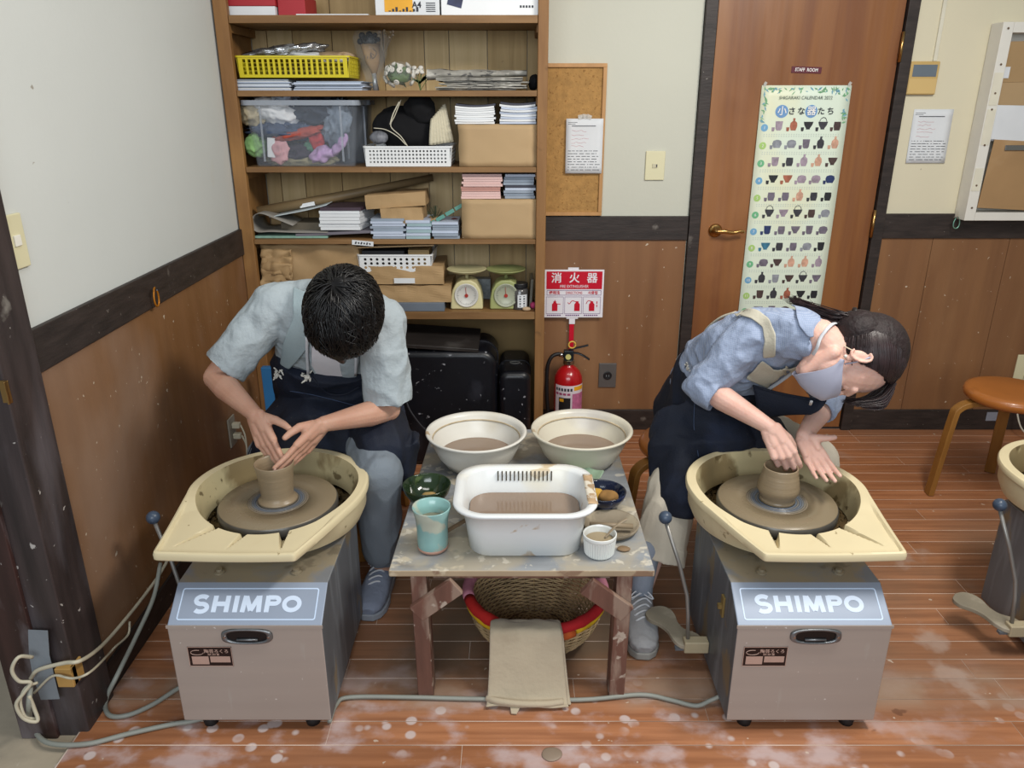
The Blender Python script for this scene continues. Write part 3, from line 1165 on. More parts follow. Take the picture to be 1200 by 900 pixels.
tag(lump('grey_purse', at(444, 161, Y=3.245), (.037, .03, .026), cm('grey_satin', '#6f7178', .5, var=.3, scale=30, stretch=(4, 1, 1)), .12, 14, 3), 'grey gathered purse at the left of the white basket', 'bag')
bm = B()
P4 = [at(504, 170, Y=3.25), at(531, 166, Y=3.27), at(521, 122, Y=3.30), at(506, 140, Y=3.27)]
def fn(u, v):
    a_ = P4[0].lerp(P4[1], u)
    b_ = P4[3].lerp(P4[2], u)
    p = a_.lerp(b_, v)
    return p+V((0, -.006*abs(math.sin(u*PI*7))-.012*math.sin(PI*v), .0))
grid(bm, fn, 42, 10)
tag(obj('cream_knit_bag', bm, cm('cream_knit', '#c8c0a8', .9, var=.08, bump=.4, bscale=90), smooth=True, solid=.012), 'cream ribbed knit bag at the right of the white basket', 'bag')
# kraft carton with two stacks of white handouts, third board
x0, x1, zt = spanY(537, 630, 146, 3.21)
def carton(x0, x1, zb, zt, label):
    q = empty('kraft_carton', ((x0+x1)/2, 3.33, zb), label, 'box')
    bm = B()
    crumple_box(bm, x0, x1, 3.21, 3.45, zb, zt, .0022, seed=x0*7+zb)
    obj('body', bm, kraft2, q, smooth=True)
    return q
carton(x0, x1, z, zt, 'wrapped kraft paper block at the right of the third shelf')
zc = zt+.002
stack('paper_stack', 533, 580, 123, zc, 9, [paperw, pastic_w], 'left white paper stack on the upper kraft block', 'paper', d=.2, bend=.006, cover=paperk, Y=3.225)
stack('paper_stack', 586, 629, 121, zc, 9, [paperb, paperw], 'right bluish paper stack with dark cover on the upper kraft block', 'paper', d=.2, bend=.007, cover=paperk, Y=3.225)

# ---- fourth board
z = SZ[3][0]+.0006
x0, x1, zt = spanY(541, 630, 234, 3.21)
carton(x0, x1, z, zt, 'wrapped kraft paper block at the right of the fourth shelf')
stack('pink_paper_stack', 541, 588, 204, zt+.002, 10, [paperp, paperp, paperp, paperp2, paperp2, paperp, paperp], 'pink paper stack on the lower kraft block', 'paper', d=.2, jit=.006, Y=3.225)
stack('pamphlet_stack', 591, 627, 204, zt+.002, 9, [paperg, paperg, paperg, paperb, paperk], 'grey blue pamphlet stack beside the pink paper', 'paper', d=.2, jit=.006, Y=3.235)
# grey sheets at left
m_sheet = mat('grey_vinyl_sheet', '#8b8780', .6, var=.08, bump=.1)
m_sheetd = mat('dark_grey_sheet', '#6b6770', .6, var=.1)
def curl_sheet(name, pts, y0, d, m_, label, th=.002, wav=.004):
    pts = smooth_path([V((p.x, 0, p.z)) for p in pts], 5)
    bm = B()
    n_ = len(pts)-1
    def fn(u, v):
        i = min(int(u*n_+.5), n_)
        p = pts[i]
        return V((p.x, y0+d*v, p.z+.002))
    grid(bm, fn, n_, 4)
    return tag(obj(name, bm, m_, smooth=True, solid=th), label, 'sheet')
lst = [(298, 277), (330, 277), (370, 276), (400, 276)]
bm = B()
x0, x1, _ = spanY(298, 384, 277, 3.22)
bx(bm, x0, x1, 3.22, 3.46, z, z+.010)
tag(obj('mint_board', bm, mat('mint_foam', '#7fa294', .7, var=.15, scale=40), bevel=.002), 'mint green padded mat at the bottom left of the fourth shelf', 'mat')
bm = B()
x0, x1, _ = spanY(345, 447, 280, 3.20)
obox(bm, ((x0+x1)/2, 3.32, z+.021), (x1-x0, .2, .012), Matrix.Rotation(-.045, 3, 'Y'))
tag(obj('grey_folder', bm, m_sheetd, bevel=.002), 'flat dark grey folder under the notebooks on the fourth shelf', 'folder')
curl_sheet('grey_sheet', [at(a_, b_, Y=3.24) for a_, b_ in ((385, 272), (350, 272), (320, 271), (303, 271), (296, 262), (300, 252), (309, 250), (325, 256), (345, 264))], 3.215, .2, m_sheet, 'grey vinyl sheet curling over at the left of the fourth shelf')
curl_sheet('white_sheet', [at(a_, b_, Y=3.27) for a_, b_ in ((318, 254), (340, 250), (365, 245), (384, 240))], 3.24, .18, cm('pale_card', '#b9c4c8', .6), 'pale blue white sheet sloping behind the grey sheet')
bm = B()
x0, x1, _ = spanY(330, 386, 262, 3.30)
obox(bm, ((x0+x1)/2, 3.36, z+.04), (x1-x0, .15, .03))
tag(obj('brown_block', bm, cm('umber_card', '#5e5648', .7, var=.1), bevel=.002), 'dark umber box behind the grey sheet', 'box')
# long brown roll leaning across
bm = B()
tube(bm, [at(302, 248, Y=3.30), at(420, 226, Y=3.40), at(507, 208, Y=3.48)], [.021, .019, .015], 20)
q = empty('paper_roll', at(300, 250, Y=3.30), 'long brown paper roll slanting up across the fourth shelf', 'roll')
obj('roll', bm, mat('brown_roll', '#7e6a4c', .5, var=.15, scale=5, bump=.1), q, smooth=True)
bm = B()
p_ = at(360, 240, Y=3.325)
obox(bm, p_, (.065, .001, .016), Matrix.Rotation(-.19, 3, 'Y'))
obj('paper_label', bm, paperw, q)
# notebooks
zn = z+.034
stack('notebook_stack', 376, 424, 243, zn, 7, [paperw], 'stack of white notebooks with a purple brown cover', 'notebooks', d=.19, jit=.004, cover=cm('plum_cover', '#43343f', .5, var=.1), Y=3.22, rz=.15, lean=.0012)
# pamphlets in three stacks
stack('pamphlet_stack', 435, 474, 256, z, 8, [paperg, paperb, paperb, paperg], 'left of three low grey blue pamphlet stacks on the fourth shelf', 'paper', d=.17, jit=.007, Y=3.21)
stack('pamphlet_stack', 476, 505, 258, z, 6, [cm('aqua_paper', '#93aab0', .7), paperb], 'middle of three low grey blue pamphlet stacks on the fourth shelf', 'paper', d=.17, jit=.006, Y=3.21)
stack('pamphlet_stack', 507, 538, 260, z, 6, [paperg, paperg, paperb], 'right of three low grey blue pamphlet stacks on the fourth shelf', 'paper', d=.17, jit=.006, Y=3.21)
zt = at(450, 255, Y=3.21).z+.003
for nm, px0, px1, py0, py1, Yf, tl, lab, sd in (
        ('paper_parcel', 446, 496, 244, 263, 3.22, -.02, 'smaller kraft parcel resting on the pamphlets', 2),
        ('paper_parcel', 428, 499, 227, 243, 3.24, -.07, 'larger kraft parcel with crumpled end, on top of the smaller one', 3)):
    a_, b_ = at(px0, py0, Y=Yf), at(px1, py1, Y=Yf)
    bm = B()
    crumple_box(bm, a_.x, b_.x, Yf, Yf+.15, b_.z, a_.z, .003, seed=sd, tilt=tl)
    tag(obj(nm, bm, kraft, smooth=False), lab, 'parcel')
# dried flower posy and teal ribbon
c = at(510, 254, Y=3.27)
q = empty('dried_posy', c+V((0, 0, -.03)), 'small dried posy in brown wrap behind the pamphlets', 'bouquet')
bm = B()
for k in range(22):
    an = random.uniform(-1.2, 1.2)
    tube(bm, [c+V((0, 0, -.01)), c+V((.035*math.sin(an), random.uniform(-.02, .02), .045*math.cos(an)))], .001, 3)
obj('twigs', bm, cm('dark_green_twigs', '#2e3a26', .8), q)
lump('wrap', c+V((-.005, .01, -.022)), (.03, .03, .024), kraft, .35, 14, 5, q)
bm = B()
for k in range(4):
    obox(bm, at(505+11*k, 262-6.5*k, Y=3.235), (.040, .004, .016), Matrix.Rotation(-.5, 3, 'Y'))
tag(obj('teal_ribbon_box', bm, cm('teal_foil', '#5e9488', .3, var=.2), bevel=.002), 'teal glossy ribbon strip leaning beside the posy', 'ribbon')
tag(lump('red_bundle', at(533, 259, Y=3.30), (.02, .02, .012), cm('cloth_dull_red', '#6d2a22', .8), .2, 12, 5), 'small dull red bundle beside the lower kraft block', 'cloth')
# paper tag on the front edge
c = at(425, 285, Y=YF)
q = empty('paper_tag', (c.x, YF+.001, c.z-.01), 'small white paper tag taped to the fourth shelf edge', 'label')
bm = B()
obox(bm, (c.x, YF+.0015, c.z), (.088, .003, .019), Matrix.Rotation(.09, 3, 'Y'))
obj('tag_sheet', bm, paperw, q)
bm = B()
for k in range(6):
    obox(bm, (c.x-.028+k*.0115, YF-.0005, c.z+.002-k*.001), (.006, .001, .010-.003*(k % 2)), Matrix.Rotation(.4*(-1)**k, 3, 'Y'))
obj('handwriting', bm, M_['dark_print'], q)

# ---- fifth board
z = SZ[4][0]+.0006
x0, x1, zt = spanY(305, 420, 286, 3.24)
bm = B()
crumple_box(bm, x0, x1, 3.24, 3.47, z, zt, .011, seed=9, cuts=14, fr=11)
tag(obj('kraft_bag', bm, kraft, smooth=True), 'big crumpled kraft paper bag at the left of the fifth shelf', 'bag')
bm = B()
for k in range(3):
    def fn(u, v, k=k):
        p = at(306+u*36, 292+8*k+v*30, Y=3.225)
        q = V((u*3, v*3, k*4.0))
        return p+V((.012*noise.noise(q), .022*noise.noise(q+V((4, 4, 4))), .016*noise.noise(q+V((8, 0, 0)))))
    grid(bm, fn, 14, 10)
tag(obj('torn_kraft_paper', bm, kraft, solid=.001, smooth=True), 'torn kraft paper flap hanging at the left of the bag', 'paper')
# parcels stack
for i, (px0, px1, py0, py1, Yf, m_, lab) in enumerate((
        (452, 521, 355, 364.5, 3.205, mat('grey_blue_book', '#69727e', .5, var=.1), 'flat grey blue folder under the kraft parcels'),
        (424, 529, 335, 354, 3.22, kraft, 'lower wrapped kraft parcel on the fifth shelf'),
        (420, 520, 312, 333, 3.225, kraft, 'upper wrapped kraft parcel with white label, fifth shelf'))):
    a_, b_ = at(px0, py0, Y=Yf), at(px1, py1, Y=Yf)
    zb = b_.z if i else z
    if i == 0:
        bm = B()
        bx(bm, a_.x, b_.x, Yf, Yf+.24, zb, a_.z)
        tag(obj('flat_folder', bm, m_, bevel=.002), lab, 'folder')
    else:
        bm = B()
        crumple_box(bm, a_.x, b_.x, Yf, Yf+.24, zb, a_.z, .004 if i == 1 else .003, seed=20+i)
        if i == 2:
            q = empty('paper_parcel', ((a_.x+b_.x)/2, Yf+.12, zb), lab, 'parcel')
            obj('wrapping', bm, m_, q)
            bm = B()
            p_ = at(474, 329, Y=Yf-.006)
            obox(bm, p_, (.088, .002, .022))
            obj('paper_label', bm, paperw, q)
        else:
            tag(obj('paper_parcel', bm, m_), lab, 'parcel')
x0, x1, zt = spanY(419, 506, 299, 3.222)
zb = at(460, 319, Y=3.222).z
crate('white_basket', x0, x1, 3.222, .24, zb, zt-zb, pastic_w, 11, 3, (.0062, .0062), 'white perforated basket with cardboard on top, fifth shelf', taper=.006, ns=10)
bm = B()
a_ = at(462, 289, Y=3.22)
obox(bm, (a_.x, 3.34, a_.z), (.33, .24, .006), Matrix.Rotation(-.03, 3, 'Y'))
tag(obj('cardboard_sheet', bm, kraft2, bevel=.001), 'sheet of cardboard lying over the lower white basket', 'cardboard')
bm = B()
a_, b_ = at(478, 293, Y=3.25), at(503, 302, Y=3.25)
bx(bm, a_.x, b_.x, 3.25, 3.40, zb+.01, a_.z)
tag(obj('small_carton', bm, cm('tan_card', '#9a835c', .7), bevel=.001), 'small tan carton inside the lower white basket', 'box')
bm = B()
a_, b_ = at(424, 294, Y=3.26), at(474, 303, Y=3.26)
bx(bm, a_.x, b_.x, 3.26, 3.40, zb+.01, a_.z)
tag(obj('dark_carton', bm, cm('dark_card', '#2a2a2e', .6), bevel=.001), 'dark box inside the lower white basket', 'box')


def scale_(px, pyb, pyt, m_, lab, tint):
    b_ = at(px, pyb, Y=3.235)
    cx = b_.x
    q = empty('kitchen_scale', (cx, 3.29, z), lab, 'kitchen scale')
    H = .135
    # body silhouette with rounded shoulders
    prof = [(-.070, 0), (.070, 0), (.068, .045), (.060, .085), (.043, .115), (.020, .128), (-.020, .128), (-.043, .115), (-.060, .085), (-.068, .045)]
    bm = B()
    M4 = Matrix(((1, 0, 0, cx), (0, 0, 1, 3.235), (0, 1, 0, z), (0, 0, 0, 1)))
    prism(bm, prof, .0, .10, M4)
    obj('body', bm, m_, q, bevel=.008, bseg=3)
    bm = B()
    lathe(bm, [(0, 0), (.050, 0), (.052, .003), (.049, .006), (.047, .004), (0, .004)], (cx, 3.2335, z+.063), 32, axis=(0, -1, 0))
    obj('dial', bm, cm('dial_white_'+tint, {'a': '#cfcdc6', 'b': '#a5a994'}[tint], .3, var=.03), q, smooth=True)
    bm = B()
    for k in range(40):
        an = 2*PI*k/40
        r0 = .036 if k % 5 else .032
        a1 = V((cx+r0*math.sin(an), 3.2288, z+.063+r0*math.cos(an)))
        a2 = V((cx+.042*math.sin(an), 3.2288, z+.063+.042*math.cos(an)))
        tube(bm, [a1, a2], .0005, 3)
    obj('dial_marks', bm, M_['dark_print'], q)
    bm = B()
    tube(bm, [(cx, 3.2275, z+.063), (cx-.003, 3.2275, z+.10)], [.0014, .0008], 5)
    lathe(bm, [(0, 0), (.008, 0), (.008, .003), (0, .003)], (cx, 3.2285, z+.063), 12, axis=(0, -1, 0))
    obj('pointer', bm, cm('red_pointer', '#a33227', .5, var=0), q)
    bm = B()
    cyl(bm, (cx, 3.285, z+.128), (cx, 3.285, z+.155), .008, 12)
    obj('stem', bm, m_, q, smooth=True)
    bm = B()
    lathe(bm, [(0, 0), (.03, 0), (.06, .004), (.084, .016), (.086, .019), (.083, .0195), (.058, .008), (0, .005)], (cx, 3.285, z+.150), 36)
    obj('weighing_pan', bm, m_, q, smooth=True)


scale_(547, 362, 310, mat('cream_enamel', '#cfc79a', .4, var=.08), 'cream kitchen scale with round dial, left of the pair', 'a')
scale_(593, 360, 310, mat('olive_enamel', '#9da36b', .4, var=.08), 'olive green kitchen scale, right of the pair', 'b')
bm = B()
a_, b_ = at(550, 327, Y=3.42), at(575, 345, Y=3.42)
bx(bm, a_.x, b_.x, 3.42, 3.47, z, a_.z)
tag(obj('grey_carton', bm, cm('grey_card', '#80878a', .6, var=.3, scale=60), bevel=.001), 'small grey printed carton behind the cream scale', 'box')
# jar
c = at(609, 363, Y=3.225)
q = empty('glass_jar', (c.x, 3.25, z), 'dark filled glass jar with black lid and white label', 'jar')
bm = B()
lathe(bm, [(0, 0), (.034, 0), (.037, .004), (.037, .082), (.030, .092), (0, .092)], (c.x, 3.26, z), 28)
obj('glass', bm, mat('smoky_glass', '#4e4c4c', .12, var=.3, scale=30, spec=.7), q, smooth=True)
bm = B()
lathe(bm, [(0, .0925), (.034, .0925), (.035, .095), (.035, .110), (.033, .113), (0, .113)], (c.x, 3.26, z), 28)
obj('lid', bm, cm('black_lid', '#1d1d20', .4), q, smooth=False)
bm = B()
def fn(u, v):
    a_ = -PI/2+(u-.2)*1.2
    return V((c.x+.0378*math.cos(a_), 3.26+.0378*math.sin(a_), z+.012+.055*v))
grid(bm, fn, 8, 1)
obj('label_sheet', bm, paperw, q, solid=.0006)
bm = B()
for r_ in range(2):
    for k in range(5):
        a_ = -PI/2+(.05+.42*r_)*1.2*.9
        obox(bm, (c.x+.0388*math.cos(a_), 3.26+.0388*math.sin(a_), z+.018+.0105*k), (.007, .0012, .006 if k % 2 else .003), Matrix.Rotation(a_+PI/2, 3, 'Z'))
obj('lettering', bm, M_['dark_print'], q)
tag(lump('pink_sponge', at(625, 359, Y=3.25), (.014, .02, .016), cm('pink_sponge_m', '#b03a68', .8), .15, 9, 1), 'small pink sponge at the right end of the fifth shelf', 'sponge')
tag(lump('eraser', at(617, 365, Y=3.215), (.018, .012, .009), cm('beige_rubber', '#b49a7c', .8), .12, 9, 2, flat=.008), 'small beige eraser in front of the glass jar', 'eraser')
for n_ in ('pink_sponge', 'eraser'):
    bpy.data.objects[n_].location.z = z
bm = B()
a_ = at(625, 340, Y=3.30)
obox(bm, (XS1-.055, 3.33, z+.063), (.012, .14, .125), Matrix.Rotation(.06, 3, 'Y'))
tag(obj('clear_folder', bm, cm('smoke_plastic', '#6d6a60', .3), bevel=.002), 'smoky plastic file standing against the shelf upright', 'folder')

# ---- floor level
m_case = mat('black_case_shell', '#101117', .35, var=.3, scale=6, spots=(('#9a9aa0', 45, .67, .03, .8), ('#3a3b44', 4, .6, .1, .5)), bump=.05)
def case(x0, x1, y0, y1, z0, z1, r, label, name='hard_case', tilt=0):
    q = empty(name, ((x0+x1)/2, (y0+y1)/2, 0), label, 'case')
    bm = B()
    M4 = Matrix(((1, 0, 0, 0), (0, 0, 1, 0), (0, 1, 0, 0), (0, 0, 0, 1)))
    prism(bm, rrect(x1-x0, z1-z0, r, 8, (x0+x1)/2, (z0+z1)/2), y0, y1, M4)
    obj('shell', bm, m_case, q, bevel=.03, bseg=4)
    bm = B()
    ri, ro = rrect(x1-x0-.03, z1-z0-.03, r*.8, 8, (x0+x1)/2, (z0+z1)/2), rrect(x1-x0+.006, z1-z0+.006, r, 8, (x0+x1)/2, (z0+z1)/2)
    yy = (y0+y1)/2
    rings(bm, [[(a, yy-.006, b_) for a, b_ in ro], [(a, yy+.006, b_) for a, b_ in ro], [(a, yy+.006, b_) for a, b_ in ri], [(a, yy-.006, b_) for a, b_ in ri]], closed=True)
    obj('seam_band', bm, m_case, q)
    return q
x0, x1, zt = spanY(462, 583, 408, 3.21)
q = case(x0, x1, 3.13, 3.44, .002, zt+.01, .07, 'big black hard-shell case speckled with clay under the shelves')
bm = B()
tube(bm, smooth_path([at(474, 463, Y=3.12), at(480, 480, Y=3.1), at(492, 497, Y=3.1), at(502, 507, Y=3.11)]), .004, 6)
obj('handle_cord', bm, cm('grey_cord', '#33343a', .6), q)
zt2 = zt+.012
bm = B()
a_ = at(518, 405, Y=3.2)
obox(bm, (a_.x-.006, 3.255, zt2+.022), (.335, .24, .017), Matrix.Rotation(.07, 3, 'Y') @ Matrix.Rotation(.10, 3, 'X'))
tag(obj('dark_board', bm, mat('black_wood_board', '#2c2826', .4, var=.25, scale=5, stretch=(1, 6, 6), spots=(('#6a6663', 5, .6, .1, .3),)), bevel=.003), 'dark wooden board lying on top of the big black case', 'board')
x0, x1, zt = spanY(585, 622, 440, 3.14)
q = case(x0, x1, 3.12, 3.46, .002, zt+.02, .04, 'narrow dusty black case standing beside the shelf upright', 'narrow_case')
bm = B()
lathe(bm, [(.020, 0), (.024, 0), (.024, .004), (.020, .004)], ((x0+x1)/2, 3.25, zt+.0205), 20, sy=.7, close=True)
obj('handle_recess', bm, cm('dusty_grey', '#4c4b4a', .7), q)
# blue folder beside the man
bm = B()
a_, b_ = at(308, 431, Y=3.0), at(321, 520, Y=3.0)
bx(bm, a_.x-.01, b_.x+.03, 3.0, 3.03, 0.002, a_.z)
q = tag(obj('blue_board', bm, cm('blue_plastic', '#2f6ea3', .4, var=.08), bevel=.003), 'bright blue board standing on edge behind the seated man', 'board')
# ================================================================ ON THE WALLS
random.seed(21)
YW = YB-.001
# cork board beside the shelving
a_, b_ = at(641, 74, Y=3.52), at(712, 253, Y=3.52)
bx0, bx1, bz0, bz1 = .146, a_.x+.0, b_.z, a_.z
bx1 = at(712, 76, Y=3.52).x
q = empty('cork_board', ((bx0+bx1)/2, YB-.002, bz0), 'wood framed cork board between the shelving and the light switch', 'notice board')
bm = B()
bx(bm, bx0, bx1, YB-.016, YB-.0005, bz0, bz1)
obj('cork', bm, mat('cork', '#a8804a', .85, var=.15, scale=40, spots=(('#7c5628', 90, .6, .05, .7), ('#6b3f22', 13, .73, .02, .8)), bump=.2, bscale=120), q)
fr = mat('light_oak_frame', '#b88a56', .5, var=.12, scale=5, stretch=(6, 6, 1))
w_ = .016
for (x0, x1, z0, z1) in ((bx0, bx1, bz1-w_, bz1), (bx0, bx1, bz0, bz0+w_), (bx1-w_, bx1, bz0+w_, bz1-w_)):
    bm = B()
    bx(bm, x0, x1, YB-.026, YB-.0165, z0, z1)
    obj('frame_strip', bm, fr, q, bevel=.0015)


def form(name, px0, px1, py0, py1, Y, label, seed, red=True):
    a_, b_ = at(px0, py0, Y=Y), at(px1, py1, Y=Y)
    c0 = at(px0, py1, Y=Y)
    x0 = (a_.x+c0.x)/2
    x1 = (at(px1, py0, Y=Y).x+b_.x)/2
    z0, z1 = b_.z, a_.z
    q = empty(name, ((x0+x1)/2, Y, z0), label, 'paper')
    bm = B()
    def fn(u, v):
        return V((x0+(x1-x0)*u, Y-.001-.004*(1-v)**2, z0+(z1-z0)*v))
    grid(bm, fn, 6, 8)
    obj('sheet', bm, paperw, q, smooth=True, solid=.0008)
    rnd = random.Random(seed)
    W_, H_ = x1-x0, z1-z0
    yy = lambda z_: Y-.0018-.004*(1-(z_-z0)/H_)**2
    bm = B()
    def bar(fx0, fx1, fz, h_=.0016):
        zz = z0+fz*H_
        bx(bm, x0+fx0*W_, x0+fx1*W_, yy(zz)-.0006, yy(zz)-.0001, zz, zz+h_)
    bar(.15, .8, .86, .003)
    for k in range(8):
        fz = .06+k*.05
        x_ = .06
        while x_ < .88:
            l_ = rnd.uniform(.02, .14)
            bar(x_, min(.94, x_+l_), fz, .0022)
            x_ += l_+rnd.uniform(.01, .06)
    bar(.05, .3, .93)
    bar(.05, .25, .90)
    obj('printed_lines', bm, cm('dark_print', '#33343c'), q, kind='stuff')
    bm = B()
    for k in range(5):
        zz = z0+(.5+.07*k)*H_
        pts = [V((x0+W_*(.15+.6*i/9), yy(zz)-.0003, zz+.004*rnd.uniform(-1, 1))) for i in range(6+k % 3)]
        tube(bm, pts, .0006, 3)
    obj('red_handwriting', bm, cm('red_ink', '#c97a80', .6), q, kind='stuff')
    return q


q = form('notice_sheet', 663, 706, 139, 203, YB-.0275, 'printed notice with red handwriting pinned to the cork board', 1)
bm = B()
p_ = at(686, 137, Y=YB-.031)
for k in range(3):
    obox(bm, p_+V((-.02+.018*k, 0, .002*(k % 2))), (.022, .001, .018), Matrix.Rotation(.3*k-.2, 3, 'Y'))
obj('tape', bm, mat('clear_tape', '#d8d8d2', .15, alpha=.45, var=0, bump=.4), q)
form('notice_sheet', 1066, 1112, 128, 191, YB-.002, 'printed notice with red handwriting taped right of the door', 2)

m_sw = mat('aged_switch_plastic', '#d8d2ae', .4, var=.04)
# light switch on back wall
a_, b_ = at(757, 177, Y=YW), at(777, 211, Y=YW)
q = empty('light_switch', ((a_.x+b_.x)/2, YB, b_.z), 'cream light switch plate left of the brown door', 'switch')
bm = B()
bx(bm, a_.x, b_.x+.002, YB-.009, YB-.0002, b_.z, a_.z)
obj('plate', bm, m_sw, q, bevel=.003)
c = (a_+b_)/2
bm = B()
bx(bm, c.x-.011, c.x+.011, YB-.012, YB-.0085, c.z-.009, c.z+.009)
obj('rocker', bm, cm('pale_rocker', '#c6c0a4', .4), q, bevel=.001)
bm = B()
bx(bm, c.x+.005, c.x+.010, YB-.0128, YB-.0119, c.z-.006, c.z+.006)
obj('indicator', bm, cm('dark_print', '#33343c'), q)
# light switch on the left wall
q = empty('light_switch', (XL, 1.83, 1.2), 'large cream light switch plate on the white left wall', 'switch')
p0, p1, p2 = at(0, 250, X=XL), at(22, 249, X=XL), at(30, 312, X=XL)
bm = B()
zz0, zz1 = at(24, 314, X=XL).z, at(14, 250, X=XL).z
y0_, y1_ = at(2, 280, X=XL).y, at(26, 280, X=XL).y
bx(bm, XL+.0003, XL+.009, y0_, y1_, zz0, zz1)
obj('plate', bm, m_sw, q, bevel=.003)
bm = B()
c = at(15, 282, X=XL)
bx(bm, XL+.0085, XL+.013, c.y-.012, c.y+.012, c.z-.012, c.z+.012)
obj('rocker', bm, cm('white_rocker', '#e2e0d6', .35), q, bevel=.001)
# outlet beside extinguisher
a_, b_ = at(702, 425, Y=YW), at(721, 453, Y=YW)
q = empty('wall_outlet', ((a_.x+b_.x)/2, YB, b_.z), 'grey metal outlet plate beside the fire extinguisher', 'outlet')
bm = B()
bx(bm, a_.x, b_.x, YB-.013, YB-.0055, b_.z, a_.z)
obj('plate', bm, cm('grey_metal_plate', '#6d6a68', .45, metal=.5), q, bevel=.002)
bm = B()
c = (a_+b_)/2
lathe(bm, [(0, 0), (.021, 0), (.021, .003), (.017, .004), (0, .002)], (c.x, YB-.0135, c.z), 20, axis=(0, -1, 0))
obj('socket', bm, cm('black_lid', '#1d1d20'), q)
bm = B()
for dx in (-.006, .006):
    bx(bm, c.x+dx-.0012, c.x+dx+.0012, YB-.0182, YB-.0160, c.z-.005, c.z+.005)
obj('socket_slots', bm, cm('grey_card', '#80878a'), q)
# far right outlet
a_, b_ = at(1192, 415, Y=YW), at(1212, 445, Y=YW)
q = empty('wall_outlet', ((a_.x+b_.x)/2, YB, b_.z), 'cream outlet plate low on the wall at the right edge', 'outlet')
bm = B()
bx(bm, a_.x, b_.x+.05, YB-.014, YB-.0055, b_.z, a_.z)
obj('plate', bm, m_sw, q, bevel=.003)
bm = B()
pts = [V((a_.x+.05, YB-.02, b_.z+.03)), at(1196, 462, Y=3.50), at(1192, 480, Y=3.46), at(1196, 500, Y=3.42), at(1206, 512, Y=3.4)]
tube(bm, smooth_path(pts), .004, 6)
tag(obj('white_cable', bm, cm('cable_white', '#c6c1b2', .5), smooth=True), 'thin white cable hanging below the right edge outlet', 'cable')

# extinguisher sign
a_, b_ = at(638.5, 316, Y=3.52), at(704.5, 372, Y=3.52)
q = empty('extinguisher_sign', ((a_.x+b_.x)/2, 3.53, b_.z), 'red and white fire extinguisher sign on its bracket', 'sign')
x0, x1, z0, z1 = a_.x, b_.x+.006, b_.z, a_.z
W_, H_ = x1-x0, z1-z0
ys = 3.52
bm = B()
bx(bm, x0, x1, ys-.001, ys+.002, z0, z1)
m_sgn = cm('sign_white', '#e6e4ea', .35, var=.02)
obj('sign_board', bm, m_sgn, q, bevel=.001)
m_sred = cm('sign_red', '#c4122c', .35, var=0)
bm = B()
bx(bm, x0+.03*W_, x1-.03*W_, ys-.0022, ys-.0012, z0+.60*H_, z1-.035*H_)
obj('red_panel', bm, m_sred, q)
for k, g in enumerate('消火器'):
    text(g, .050, (x0+W_*(.20+.30*k), ys-.0030, z0+.82*H_), (1, 0, 0), (0, 0, 1), m_sgn, q, offset=.0009)
text('FIRE EXTINGUISHER', .019, (x0+W_*.5, ys-.0030, z0+.655*H_), (1, 0, 0), (0, 0, 1), m_sgn, q, sx=.78)
m_spur = cm('sign_purple', '#6b3a78', .4, var=0)
bm = B()
def outline(bm, xa, xb, za, zb, t, y_):
    for (p, q_, r, s) in ((xa, xb, za, za+t), (xa, xb, zb-t, zb), (xa, xa+t, za+t, zb-t), (xb-t, xb, za+t, zb-t)):
        bx(bm, p, q_, y_-.0008, y_, r, s)
outline(bm, x0+.04*W_, x1-.04*W_, z0+.47*H_, z0+.575*H_, .0018, ys-.0012)
for k in range(3):
    outline(bm, x0+W_*(.03+.315*k), x0+W_*(.03+.315*k+.295), z0+.08*H_, z0+.44*H_, .0014, ys-.0012)
obj('outlines', bm, m_spur, q)
text('使用法', .017, (x0+W_*.17, ys-.0028, z0+.522*H_), (1, 0, 0), (0, 0, 1), m_sred, q, offset=.0004)
text('DIRECTIONS', .017, (x0+W_*.5, ys-.0028, z0+.522*H_), (1, 0, 0), (0, 0, 1), m_sred, q, sx=.8)
text('사용법', .017, (x0+W_*.82, ys-.0028, z0+.522*H_), (1, 0, 0), (0, 0, 1), m_sred, q, offset=.0004)
for k in range(3):
    bm = B()
    cx = x0+W_*(.03+.315*k+.1475)
    cz = z0+.24*H_
    M4 = Matrix(((1, 0, 0, cx+(.018 if k == 1 else 0)), (0, 0, 1, ys-.0026), (0, 1, 0, cz), (0, 0, 0, 1)))
    s_ = .8
    prism(bm, [(x_*s_, z_*s_) for x_, z_ in [(-.016, -.028), (.016, -.028), (.016, .012), (.008, .022), (.008, .03), (-.008, .03), (-.008, .022), (-.016, .012)]], 0, .0012, M4)
    if k == 0:
        tube(bm, [(cx, ys-.002, cz+.03), (cx+.004, ys-.002, cz+.012), (cx+.026, ys-.002, cz+.010)], .0018, 4)
    elif k == 1:
        tube(bm, smooth_path([(cx+.012, ys-.002, cz+.022), (cx-.006, ys-.002, cz+.026), (cx-.018, ys-.002, cz+.012), (cx-.026, ys-.002, cz+.018)]), .0016, 4)
    else:
        tube(bm, smooth_path([(cx, ys-.002, cz+.024), (cx-.018, ys-.002, cz+.026), (cx-.026, ys-.002, cz+.012)]), .0016, 4)
        obox(bm, (cx+.024, ys-.002, cz+.018), (.004, .001, .012))
        obox(bm, (cx+.024, ys-.002, cz+.002), (.004, .001, .010))
    obj('pictogram', bm, m_sred, q)
bm = B()
for k in range(3):
    for j in range(7):
        xx = x0+W_*(.05+.315*k)+j*.0095
        bx(bm, xx, xx+.0065, ys-.0020, ys-.0012, z0+.035*H_, z0+.06*H_)
obj('small_print', bm, m_spur, q, kind='stuff')
